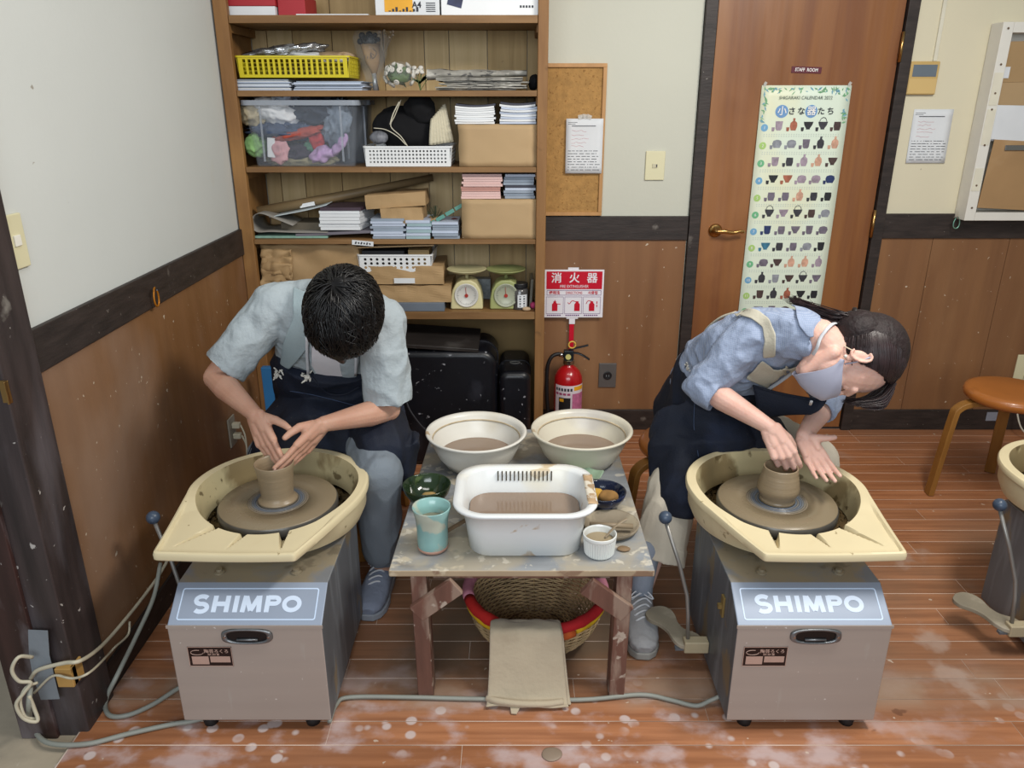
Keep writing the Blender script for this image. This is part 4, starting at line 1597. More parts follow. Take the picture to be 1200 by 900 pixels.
# bracket: white strip behind the sign, and red post below it
bm = B()
xc_ = at(671, 345, Y=3.535).x
za = at(671, 379, Y=3.535).z
bx(bm, xc_-.014, xc_+.014, ys+.0025, ys+.008, za, z1+.006)
obox(bm, (xc_, ys+.005, z1+.004), (.05, .006, .010))
obox(bm, (xc_, ys+.005, z0-.003), (.055, .006, .010))
obj('bracket', bm, m_sgn, q, bevel=.001)
bm = B()
zb = at(671, 420, Y=3.535).z
bx(bm, xc_-.012, xc_+.010, ys+.004, ys+.010, zb, za-.001)
obj('red_strip', bm, m_sred, q)

# extinguisher standing on the floor
ec = at(666, 440, Y=3.43)
ex, ey = ec.x, 3.43
q = empty('fire_extinguisher', (ex, ey, 0), 'red fire extinguisher standing on the floor beside the shelving', 'fire extinguisher')
m_red = mat('red_enamel', '#a80f17', .25, var=.03, coat=.5)
bm = B()
lathe(bm, [(0, .004), (.055, .004), (.063, .010), (.066, .02), (.067, .300), (.064, .325), (.052, .350), (.034, .368), (.022, .376), (.022, .384), (0, .384)], (ex, ey, 0), 40)
obj('cylinder', bm, m_red, q, smooth=True)
bm = B()
lathe(bm, [(.060, 0), (.070, 0), (.070, .02), (.066, .022), (.060, .01)], (ex, ey, 0.0005), 32, close=True)
obj('base_ring', bm, cm('black_lid', '#1d1d20'), q)
bm = B()
def fn(u, v):
    a_ = -PI/2+(u-.45)*2.4
    return V((ex+.0678*math.cos(a_), ey+.0678*math.sin(a_), .14+.155*v))
grid(bm, fn, 24, 1)
obj('label_sheet', bm, cm('label_pink_white', '#d9cfd6', .4), q, smooth=True)
def cyl_patch(nm, u0, u1, z0_, z1_, m_):
    bm = B()
    def fn(u, v):
        uu = u0+(u1-u0)*u
        a_ = -PI/2+(uu-.45)*2.4
        return V((ex+.0686*math.cos(a_), ey+.0686*math.sin(a_), z0_+(z1_-z0_)*v))
    grid(bm, fn, 10, 1)
    obj(nm, bm, m_, q)
cyl_patch('yellow_print', .60, .95, .27, .29, cm('yellow_print', '#e2a420'))
cyl_patch('black_print', .15, .50, .145, .235, cm('black_lid', '#1d1d20'))
cyl_patch('yellow_print', .17, .30, .215, .23, cm('yellow_print', '#e2a420'))
cyl_patch('pink_print', .55, .98, .15, .255, cm('pink_print', '#b8688e', .5, var=.2, scale=60))
for k in range(6):
    cyl_patch('print_bar', .04+.09*k, .10+.09*k, .268, .282, cm('dark_print', '#33343c'))
for k in range(4):
    cyl_patch('print_bar', .04+.12*k, .13+.12*k, .248, .258, cm('magenta_print', '#a03f6a', .5))
m_chr = cm('chrome', '#a8a9ab', .22, metal=1, var=0)
bm = B()
lathe(bm, [(0, .384), (.026, .384), (.027, .402), (.022, .405), (0, .405)], (ex, ey, 0), 24)
obj('collar', bm, m_chr, q, smooth=False)
m_dkm = cm('dark_gunmetal', '#2c3136', .35, metal=.6)
bm = B()
bx(bm, ex-.024, ex+.022, ey-.016, ey+.016, .405, .450)
obj('valve_head', bm, m_dkm, q, bevel=.004)
bm = B()
tube(bm, smooth_path([(ex+.0, ey-.004, .452), (ex+.03, ey-.006, .462), (ex+.06, ey-.01, .470), (ex+.088, ey-.012, .478)]), [.011]*19, 8, flat=.35)
obj('top_lever', bm, m_dkm, q, smooth=True)
bm = B()
tube(bm, smooth_path([(ex+.0, ey-.004, .432), (ex+.03, ey-.006, .438), (ex+.06, ey-.01, .430), (ex+.095, ey-.012, .408)]), [.012]*19, 8, flat=.35)
obj('carry_handle', bm, m_dkm, q, smooth=True)
bm = B()
pr = V((ex+.012, ey-.024, .483))
tube(bm, [pr+V((.016*math.cos(a*PI/9), 0, .016*math.sin(a*PI/9))) for a in range(19)], .0035, 6)
obj('pull_ring', bm, cm('yellow_ring', '#d6b04f', .4), q, smooth=True)
bm = B()
lathe(bm, [(0, 0), (.013, 0), (.013, .004), (0, .004)], (ex-.004, ey-.0165, .422), 16, axis=(0, -1, 0))
obj('gauge', bm, cm('gauge_face', '#c8c27a', .3), q)
bm = B()
hp = [(ex-.022, ey-.002, .425), (ex-.05, ey-.004, .432), (ex-.08, ey-.01, .42), (ex-.098, ey-.012, .38), (ex-.102, ey-.012, .32), (ex-.10, ey-.012, .22), (ex-.09, ey-.01, .12), (ex-.075, ey-.01, .06)]
tube(bm, smooth_path(hp), .009, 10)
obj('hose', bm, cm('black_rubber', '#141416', .5), q, smooth=True)
bm = B()
cyl(bm, (ex-.024, ey-.002, .425), (ex-.045, ey-.003, .430), .0105, 12)
obj('hose_coupling', bm, m_chr, q, smooth=True)

# calendar poster
yc = YB-.012
cx0, cx1 = 1.068, 1.452
cz1 = at(940, 100, Y=yc).z
r1, r11 = at(900, 148, Y=yc).z, at(890, 345, Y=yc).z
pitch_ = (r1-r11)/10
cz0 = r1-pitch_*12.1
random.seed(22)
q = empty('calendar_poster', ((cx0+cx1)/2, yc, cz0), 'long pale calendar poster with rows of small pots on the door', 'calendar')
m_cal = mat('calendar_paper', '#e2e8d2', .45, var=.05, dark='#d6e5d6', scale=1.5, spots=(('#ead99a', 2.5, .55, .2, .4),))
bm = B()
def calfn(u, v):
    return V((cx0+(cx1-cx0)*u, yc-.006*math.sin(v*3.0)-.003*math.sin(u*3.1), cz0+(cz1-cz0)*v))
def cal(x, z, off=.0012):
    u, v = (x-cx0)/(cx1-cx0), (z-cz0)/(cz1-cz0)
    p = calfn(u, v)
    return V((p.x, p.y-off, p.z))
grid(bm, calfn, 8, 24)
obj('poster_sheet', bm, m_cal, q, smooth=True, solid=.0008)
inks = [cm('ink_'+n, c_, .5, var=.25, scale=60) for n, c_ in (('lilac', '#9a8b98'), ('terracotta', '#a2604a'), ('black', '#26272b'), ('charcoal', '#3a3a40'), ('umber', '#4b3b38'),
        ('grey', '#8b8e96'), ('plum', '#6e6674'), ('peach', '#c79b84'), ('navy', '#2c3a66'), ('teal', '#3c7590'))]
shapes = {
    'bowl': [(-.5, .45), (.5, .45), (.42, .15), (.2, -.2), (.2, -.3), (-.2, -.3), (-.2, -.2), (-.42, .15)],
    'cup': [(-.38, .5), (.38, .5), (.32, -.25), (.2, -.4), (-.2, -.4), (-.32, -.25)],
    'jar': [(-.12, .8), (.12, .8), (.1, .55), (.34, .35), (.38, 0), (.25, -.4), (-.25, -.4), (-.38, 0), (-.34, .35), (-.1, .55)],
    'pot': [(-.4, .35), (-.1, .45), (.1, .45), (.4, .35), (.5, .05), (.32, -.35), (-.32, -.35), (-.5, .05)],
    'mug': [(-.34, .45), (.34, .45), (.38, 0), (.28, -.4), (-.28, -.4), (-.38, 0)],
}
rows = ['cup jar bowl basket mug', 'pot pot cup jar jar', 'cup mug jar jar bowl', 'bowl bowl pot pot basket2', 'mug mug jar mug mug', 'basket bowl basket mug pot', 'cup mug bowl cup pot',
        'bowl mug mug pot cup', 'pot bowl jar jar jar', 'jar cup bowl basket bowl', 'cup jar jar bowl mug', 'bowl cup pot jar mug']
cols = ['0 1 2 3 4', '5 5 6 3 7', '0 3 0 7 4', '2 1 0 0 8', '6 6 7 3 2', '3 0 3 4 5', '8 6 6 6 6', '9 3 6 5 2', '6 4 7 7 0', '3 5 4 3 6', '4 3 1 2 2', '5 6 4 1 3']
rnd = random.Random(8)
def flat_poly(bm, pts, x, z, s, off=.0014):
    vs = [bm.verts.new(cal(x+px_*s, z+pz_*s, off)) for px_, pz_ in pts]
    bm.faces.new(vs)
def disc(bm, x, z, r, off=.0013, n=18, sx=1):
    vs = [bm.verts.new(cal(x+r*sx*math.cos(2*PI*k/n), z+r*math.sin(2*PI*k/n), off)) for k in range(n)]
    bm.faces.new(vs)
Wc = cx1-cx0
badge = [cm('badge_blue', '#6ea3c8', .5, var=0), cm('badge_lime', '#a5c873', .5, var=0), cm('badge_green', '#6cb283', .5, var=0)]
for r in range(12):
    zr = r1-pitch_*r
    if zr < .55:
        break
    for k in range(5):
        x_ = cx0+Wc*(.235+.165*k)
        sh = rows[r].split()[k]
        mi = inks[int(cols[r].split()[k])]
        bm = B()
        s = .042
        base = 'bowl' if sh == 'basket' else ('pot' if sh == 'basket2' else sh)
        flat_poly(bm, shapes[base], x_, zr, s)
        flat_poly(bm, shapes['cup'], x_-.024, zr-.013, .018, .0018)
        if sh == 'basket':
            for j in range(8):
                a1, a2 = PI*j/8, PI*(j+1)/8
                vs = [bm.verts.new(cal(x_+.017*rr*math.cos(aa), zr+.016+.022*rr*math.sin(aa), .0014)) for rr, aa in ((1, a1), (1, a2), (.85, a2), (.85, a1))]
                bm.faces.new(vs)
        o = obj('printed_pot', bm, mi, q, normals=False)
    bm = B()
    disc(bm, cx0+Wc*.075, zr-.006, .0155)
    obj('month_badge', bm, badge[(0, 1, 2)[r % 3]], q)
    text(str(r+1), .018, cal(cx0+Wc*.075, zr-.006, .003), (1, 0, 0), (0, 0, 1), m_wprint, q, name='month_number')
    bm = B()
    for j in range(2):
        for k in range(31):
            x_ = cx0+Wc*(.08+.028*k)
            z_ = zr-.033-.008*j
            if (k+j) % 7 != 3 or True:
                flat_poly(bm, [(-.5, -.5), (.5, -.5), (.5, .5), (-.5, .5)], x_, z_, .0042)
    obj('date_print', bm, cm('faint_print', '#c2ccc2', .5, var=0), q, kind='stuff')
# title
zt_ = cz1-.105
bm = B()
disc(bm, cx0+Wc*.25, zt_, .0265, .0012, 24, 1.05)
disc(bm, cx0+Wc*.58, zt_, .0265, .0012, 24)
obj('title_disc', bm, cm('title_blue', '#6d96c4', .5, var=0), q, kind='stuff')
for g, fx, m_ in (('小', .25, m_wprint), ('さ', .36, cm('dark_print', '#33343c')), ('な', .465, M_['dark_print']), ('器', .58, m_wprint), ('た', .69, M_['dark_print']), ('ち', .795, M_['dark_print'])):
    text(g, .040 if m_ is m_wprint else .033, cal(cx0+Wc*fx, zt_, .0045), (1, 0, 0), (0, 0, 1), m_, q, name='title_character', offset=.0005)
text('SHIGARAKI CALENDAR 2022', .019, cal(cx0+Wc*.5, cz1-.050, .0045), (1, 0, 0), (0, 0, 1), cm('title_grey', '#57635c', .5, var=0), q, name='title_line', sx=.95)
# leaf border
bm = B()
bm2 = B()
for k in range(90):
    if k < 60:
        x_, z_ = cx0+Wc*rnd.random(), cz1-.004-.034*rnd.random()**1.5
    else:
        side = k % 2
        x_, z_ = cx0+Wc*(.02+.05*rnd.random() if side else .98-.05*rnd.random()), cz1-.03-.12*rnd.random()
    if abs(x_-(cx0+cx1)/2) < .14 and z_ < cz1-.034:
        continue
    an = rnd.uniform(0, 6.28)
    l_, w__ = rnd.uniform(.006, .014), rnd.uniform(.002, .005)
    c_, s_ = math.cos(an), math.sin(an)
    pts = [(l_*a_*c_-w__*b_*s_, l_*a_*s_+w__*b_*c_) for a_, b_ in ((-1, 0), (0, -1), (1, 0), (0, 1))]
    x_ = min(max(x_, cx0+.014), cx1-.014)
    z_ = min(z_, cz1-.014)
    flat_poly(bm if k % 3 else bm2, pts, x_, z_, 1, .0012+.0001*(k % 5))
obj('leaf_print', bm, cm('leaf_ink', '#6fa379', .5, var=.2, scale=60), q, kind='stuff', normals=False)
obj('blue_leaf_print', bm2, cm('leaf_ink_blue', '#6f9fb0', .5, var=.2, scale=60), q, kind='stuff', normals=False)
bm = B()
for fx in (.03, .97):
    p_ = cal(cx0+Wc*fx, cz1, .002)
    for k in range(2):
        obox(bm, p_+V((.002*k, -.001*k, .002+.006*k)), (.012, .0008, .012), Matrix.Rotation(.5*k, 3, 'Y'))
obj('tape', bm, bpy.data.materials['clear_tape'], q)

# remote panel + conduit
a_, b_ = at(1063, 72, Y=YW), at(1098, 111, Y=YW)
x0, x1 = (at(1063, 90, Y=YW).x, at(1097, 90, Y=YW).x)
q = empty('control_panel', ((x0+x1)/2, YB, b_.z), 'yellowed wall control panel with grey display, right of the door', 'control panel')
bm = B()
bx(bm, x0, x1, YB-.018, YB-.0003, b_.z, a_.z)
obj('casing', bm, mat('yellowed_plastic', '#c3a468', .4, var=.06), q, bevel=.004)
H_ = a_.z-b_.z
bm = B()
bx(bm, x0+.012, x1-.010, YB-.0195, YB-.0175, b_.z+H_*.54, b_.z+H_*.90)
obj('display', bm, cm('lcd_grey', '#69737c', .2, var=.05), q, bevel=.001)
bm = B()
bx(bm, x0+.003, x1-.003, YB-.0200, YB-.0179, b_.z+.004, b_.z+H_*.48)
obj('flap', bm, mat('yellowed_flap', '#cfb176', .4, var=.05), q, bevel=.002)
bm = B()
xx = at(1098, 72, Y=YW).x
x2 = at(1107, 0, Y=YW).x
bx(bm, x1-.028, x1-.012, YB-.010, YB-.0003, a_.z+.0005, 2.7)
tag(obj('cable_duct', bm, cm('duct_white', '#d8d3c0', .5), bevel=.002), 'narrow white cable duct running up from the control panel', 'duct')

# pocket board at the right
fx0 = 2.0
fz0, fz1 = at(1130, 275, Y=3.47).z, at(1165, 26, Y=3.47).z
fz0 = at(1132, 258, Y=3.47).z
fx1 = 2.62
q = empty('pocket_board', ((fx0+fx1)/2, 3.5, fz0), 'shallow white painted wall rack full of cardboard and papers', 'rack')
m_fw = mat('white_painted_wood', '#dfdcd3', .5, var=.04, spots=(('#8f7a5c', 24, .72, .03, .7), ('#b9a88c', 6, .68, .05, .5)))
y0_ = 3.455
bm = B()
bx(bm, fx0+.005, fx1, YB-.012, YB-.0003, fz0, fz1)
obj('backing', bm, m_fw, q)
for nm, args in (('frame_side', (fx0, fx0+.045, y0_, YB-.0125, fz0, fz1)), ('frame_bottom', (fx0+.0455, fx1, y0_, YB-.0125, fz0, fz0+.035)), ('frame_top', (fx0+.0455, fx1, y0_, YB-.0125, fz1-.04, fz1))):
    bm = B()
    bx(bm, *args)
    obj(nm, bm, m_fw, q, bevel=.002)
for k, (fa, fb) in enumerate(((.16, .28), (.40, .58), (.60, .76))):
    bm = B()
    bx(bm, fx0+.004, fx0+.040, y0_-.002, y0_-.0005, fz0+(fz1-fz0)*fa, fz0+(fz1-fz0)*fb)
    obj('paint_chip_plate', bm, cm('duct_white', '#d8d3c0'), q)
for k, fz in enumerate((.07, .19, .40, .58, .66, .80, .97)):
    bm = B()
    lathe(bm, [(0, 0), (.0045, 0), (.004, .002), (0, .0025)], (fx0+.022, y0_-.002, fz0+(fz1-fz0)*fz), 8, axis=(0, -1, 0))
    obj('screw', bm, cm('rusty', '#6e5a48', .6, metal=.4), q)
def slab(nm, px0, py0, px1, py1, Y, m_, label, cat, lean=.05, th=.006):
    a_, b_ = at(px0, py0, Y=Y), at(px1, py1, Y=Y)
    bm = B()
    obox(bm, ((a_.x+b_.x)/2+.07, Y, (a_.z+b_.z)/2), (b_.x-a_.x+.14, th, a_.z-b_.z), Matrix.Rotation(lean, 3, 'Y'))
    return tag(obj(nm, bm, m_, bevel=.001), label, cat)
slab('brown_carton', 1172, 48, 1215, 96, 3.50, kraft, 'brown printed carton at the top of the wall rack', 'box', -.02, .03)
p_ = at(1179, 85, Y=3.482)
bm = B()
bx(bm, p_.x-.014, p_.x+.014, 3.481, 3.484, p_.z-.022, p_.z+.022)
tag(obj('barcode_label', bm, paperw), 'small white barcode label on the carton in the wall rack', 'label')
slab('cardboard_sheet', 1168, 96, 1215, 130, 3.49, kraft2, 'plain light cardboard sheet in the middle of the wall rack', 'cardboard', .03)
for k in range(3):
    slab('curled_papers', 1163+2*k, 124+k, 1215, 166, 3.478-.005*k, paperw, ['rearmost white paper sheet in the wall rack', 'middle white paper sheet in the wall rack', 'front white printed paper sheet in the wall rack'][k], 'paper', .02+.02*k, .002)
q = empty('clipboard', at(1185, 250, Y=3.465), 'brown clipboard with steel clip at the bottom of the wall rack', 'clipboard')
bm = B()
a_, b_ = at(1160, 166, Y=3.464), at(1215, 246, Y=3.464)
obox(bm, ((a_.x+b_.x)/2+.06, 3.464, (a_.z+b_.z)/2), (b_.x-a_.x+.1, .004, a_.z-b_.z), Matrix.Rotation(.05, 3, 'Y'))
obj('board', bm, mat('hardboard', '#a5835b', .6, var=.08, scale=6, spots=(('#c0a27c', 3, .55, .1, .4),)), q, bevel=.001)
p_ = at(1190, 173, Y=3.458)
bm = B()
bx(bm, p_.x-.045, p_.x+.08, 3.455, 3.461, p_.z-.012, p_.z+.010)
obj('clip', bm, m_chr, q, bevel=.002)
# carabiner hanging at the rack's lower corner
def carabiner(c, m_, axis, s, label, rot=0):
    bm = B()
    pts = []
    for k in range(25):
        a_ = 2*PI*k/24
        u_ = .018*s*math.cos(a_)*(1-.2*math.sin(a_))
        v_ = .034*s*math.sin(a_)
        pts.append(V(c)+V(axis)*u_+V((0, 0, v_)))
    tube(bm, pts, .0035*s, 8, cap=False)
    q = empty('carabiner', V(c)+V((0, 0, -.034*s)), label, 'carabiner')
    obj('loop', bm, m_, q, smooth=True)
    bm = B()
    p0 = V(c)+V((0, 0, .034*s))
    n_ = V(axis).cross(V((0, 0, 1)))
    tube(bm, [p0+n_*.02-V(axis)*.03, p0+n_*.003, p0+V((0, 0, -.004))+n_*.003], .0025, 6)
    obj('hook', bm, m_chr, q)
carabiner(at(1121, 261, Y=3.50), cm('green_anodised', '#7fae9c', .35, metal=.6), (1, 0, 0), .75, 'pale green carabiner on the dark rail below the wall rack')
carabiner(at(183, 348, X=XL+.03), cm('orange_anodised', '#b8741f', .4, metal=.4), (0, 1, 0), .85, 'orange carabiner hanging on the dark rail of the left wall')

# yellow latch plate on post, tape, bracket
a_, b_ = at(-2, 446, Y=1.56), at(15, 472, Y=1.56)
bm = B()
bx(bm, a_.x, b_.x, 1.558, 1.5625, b_.z, a_.z)
bx(bm, b_.x-.004, b_.x, 1.548, 1.558, b_.z, a_.z)
tag(obj('latch_plate', bm, m_brass, bevel=.001), 'yellow brass latch plate at the left edge of the dark post', 'latch')
bm = B()
pts_t = [at(a, b, Y=1.553) for a, b in ((33, 738), (56, 739), (58, 768), (70, 819), (48, 820), (38, 790), (34, 765))]
vs = [bm.verts.new(p) for p in pts_t]
bm.faces.new(vs)
tag(obj('tape_strip', bm, mat('grey_duct_tape', '#7f868d', .4, var=.1, bump=.3), solid=.0012), 'pale grey tape strip low on the dark post', 'tape')
a_, b_ = at(68, 778, Y=1.57), at(96, 799, Y=1.57)
bm = B()
bx(bm, a_.x, XL+.03, 1.55, 1.573, b_.z, a_.z)
bx(bm, XL+.0235, XL+.03, 1.555, 1.60, b_.z, a_.z)
tag(obj('corner_bracket', bm, mat('yellow_block', '#b08a4e', .5, var=.15), bevel=.002), 'yellow corner block at the foot of the dark post', 'bracket')
m_cab = mat('cable_grey', '#8d9088', .5, var=.1, scale=10)
m_cabw = mat('cable_ivory', '#bdb6a0', .5, var=.1, scale=10)
def cable(nm, pts, r, m_, label, k=6):
    bm = B()
    tube(bm, smooth_path(pts, k), r, 8)
    return tag(obj(nm, bm, m_, smooth=True), label, 'cable')
P = lambda a, b, **k: at(a, b, **k)
cable('ivory_cable', [P(36, 795, Y=1.54), P(45, 785, Y=1.54), P(75, 777, Y=1.535), P(95, 774, Y=1.54), P(120, 756, X=XL+.03), P(150, 722, X=XL+.025), P(175, 690, X=XL+.02), P(190, 668, X=XL+.02), P(205, 640, X=XL+.02)], .005, m_cabw, 'thick ivory cable crossing the post and climbing along the left wall')
cable('ivory_cable', [P(40, 812, Y=1.54), P(62, 792, Y=1.538), P(85, 795, Y=1.535), P(105, 788, Y=1.54), P(126, 768, X=XL+.028), P(135, 758, X=XL+.024), P(150, 744, X=XL+.024), P(152, 728, X=XL+.020)], .0032, m_cabw, 'thin ivory cable looping below the thick one on the post')
cable('coiled_cable', [P(38, 770, Y=1.53), P(22, 770, Y=1.5), P(14, 785, Y=1.49), P(22, 798, Y=1.49), P(36, 800, Y=1.5), P(28, 812, Y=1.49), P(19, 826, Y=1.48), P(28, 842, Y=1.48), P(44, 845, Y=1.49), P(40, 830, Y=1.5), P(34, 815, Y=1.5)], .0045, m_cabw, 'tangle of ivory cable at the foot of the dark post')
cable('coiled_cable', [P(44, 800, Y=1.52), P(30, 806, Y=1.5), P(24, 822, Y=1.49), P(30, 840, Y=1.485), P(44, 842, Y=1.5)], .0035, m_cabw, 'inner loop of the ivory cable tangle by the post')
cable('grey_cable', [P(36, 800, Y=1.52), P(34, 830, Y=1.50), P(38, 850, Z=.012), P(55, 870, Z=.008), P(100, 872, Z=.008), P(150, 860, Z=.008), P(200, 849, Z=.008), P(225, 845, Z=.010), P(250, 838, Z=.012)], .0065, m_cab, 'grey power cable running from the post across to the left wheel')
cable('grey_cable', [P(188, 660, X=XL+.05), P(180, 700, X=XL+.06), P(160, 745, X=XL+.05), P(138, 790, X=XL+.045), P(124, 820, Z=.01), P(128, 838, Z=.008), P(150, 838, Z=.008), P(180, 825, Z=.008), P(210, 806, Z=.012), P(235, 796, Z=.02)], .0065, m_cab, 'grey cable dropping along the left wall and looping to the left wheel')
cable('grey_hose', [P(386, 846, Z=.012), P(394, 826, Z=.009), P(410, 817, Z=.008), P(480, 817, Z=.008), P(560, 819, Z=.008), P(680, 820, Z=.008), P(750, 814, Z=.008), P(785, 820, Z=.008), P(815, 827, Z=.010), P(832, 821, Z=.02), P(846, 815, Z=.035)], .006, m_cab, 'grey cable on the floor between the two wheels in front of the table')
# left wall outlet with two plugs and cords
c = at(272, 505, X=XL+.01)
q = empty('wall_outlet', (XL, c.y, c.z-.06), 'wall outlet with two plugs low on the left wall behind the wheel', 'outlet')
bm = B()
bx(bm, XL+.0065, XL+.014, c.y-.035, c.y+.035, c.z-.06, c.z+.06)
obj('plate', bm, cm('clay_stained_plate', '#8f897c', .5, var=.2), q, bevel=.003)
for dz in (.025, -.02):
    bm = B()
    bx(bm, XL+.0145, XL+.045, c.y-.012, c.y+.012, c.z+dz-.011, c.z+dz+.011)
    obj('plug', bm, m_cabw, q, bevel=.003)
for i, dz in enumerate((.025, -.02)):
    p0 = V((XL+.047, c.y, c.z+dz))
    cable('plug_cord', [p0, p0+V((.02, -.02, -.04)), p0+V((.03, -.05, -.12)), p0+V((.04, -.07, -.2)), p0+V((.05, -.10, -.3-.05*i))], .0035, m_cabw, ['upper of two pale cords hanging from the left wall outlet', 'lower of two pale cords hanging from the left wall outlet'][i])
tag(lump('clay_blob', at(646, 884, Z=.002), (.026, .022, .004), mat('wet_clay', '#8d7c6b', .5, var=.1), .12, 12, 2, sub=3), 'flat grey-brown clay blob on the front floor boards', 'clay')
# ================================================================ POTTERY WHEELS
m_body = mat('brushed_grey_steel', '#a99d94', .45, metal=.12, var=.05, scale=3, stretch=(.5, 1, 6), rvar=.06,
             spots=(('#d9d6d2', 60, .70, .015, .8), ('#b3afaa', 7, .66, .05, .35, (3, 3, .7))))
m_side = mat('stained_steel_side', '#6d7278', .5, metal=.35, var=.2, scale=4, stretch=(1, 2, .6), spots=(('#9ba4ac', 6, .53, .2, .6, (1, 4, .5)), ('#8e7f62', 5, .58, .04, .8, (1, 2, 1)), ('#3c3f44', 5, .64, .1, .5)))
m_topm = mat('clay_dusted_steel_top', '#85878a', .45, metal=.35, var=.12, scale=6, spots=(('#978a70', 7, .48, .1, .85), ('#6f6656', 12, .58, .05, .6)))
m_tray = mat('cream_tray_plastic', '#d6c8a3', .42, var=.04, scale=5, spots=(('#8a7651', 22, .71, .015, .7), ('#c2ab78', 3, .6, .08, .4)))
m_slip = mat('brown_slip', '#6a573c', .22, var=.3, scale=14, spots=(('#8d7a58', 9, .55, .08, .8), ('#3f3120', 12, .6, .06, .8)), bump=.5, bscale=16)
m_trayin = mat('slip_stained_tray_wall', '#c2b48c', .35, var=.15, scale=5, spots=(('#7c6846', 6, .53, .06, .85, (1, 1, .6)), ('#59482c', 16, .62, .04, .8)))
m_head = mat('clay_coated_wheel_head', '#84765f', .3, var=.06, scale=3, rvar=.05)
m_headblue = mat('blue_grey_wet_metal', '#68707a', .22, var=.08, metal=.3)
m_rings = [mat('wet_ring_%s' % n_, c_, .26, var=.05, metal=.1) for n_, c_ in (('a', '#84765f'), ('b', '#7f7464'), ('c', '#787268'), ('d', '#716f6c'), ('e', '#696d73'), ('f', '#626b78'))]
m_headside = mat('dark_grey_head_edge', '#5d5b57', .35, var=.1, metal=.3)
m_rub = mat('black_foot_rubber', '#18181a', .6)
m_plate = mat('name_panel_window_sheen', '#949fb1', .5, metal=.1, var=.04)  # grey slant; the window's bluish reflection is put into its colour
m_letter = mat('pale_blue_letters', '#cfddf0', .5, var=.02)
m_white_line = mat('white_blue_line', '#c9dbf2', .4, var=0)
m_stick = mat('dark_brown_sticker', '#1f1313', .35, var=0)
m_stp = mat('pinkish_sticker_field', '#b99a8c', .4, var=.05)
m_clay = mat('wet_grey_brown_clay', '#8b7a62', .3, var=.06, scale=5, stretch=(.3, .3, 9), bump=.15, bscale=20, bstretch=(.3, .3, 8), spec=.6)


m_pull = mat('dull_grey_pull', '#7d8083', .35, metal=.7, var=.15, scale=40)


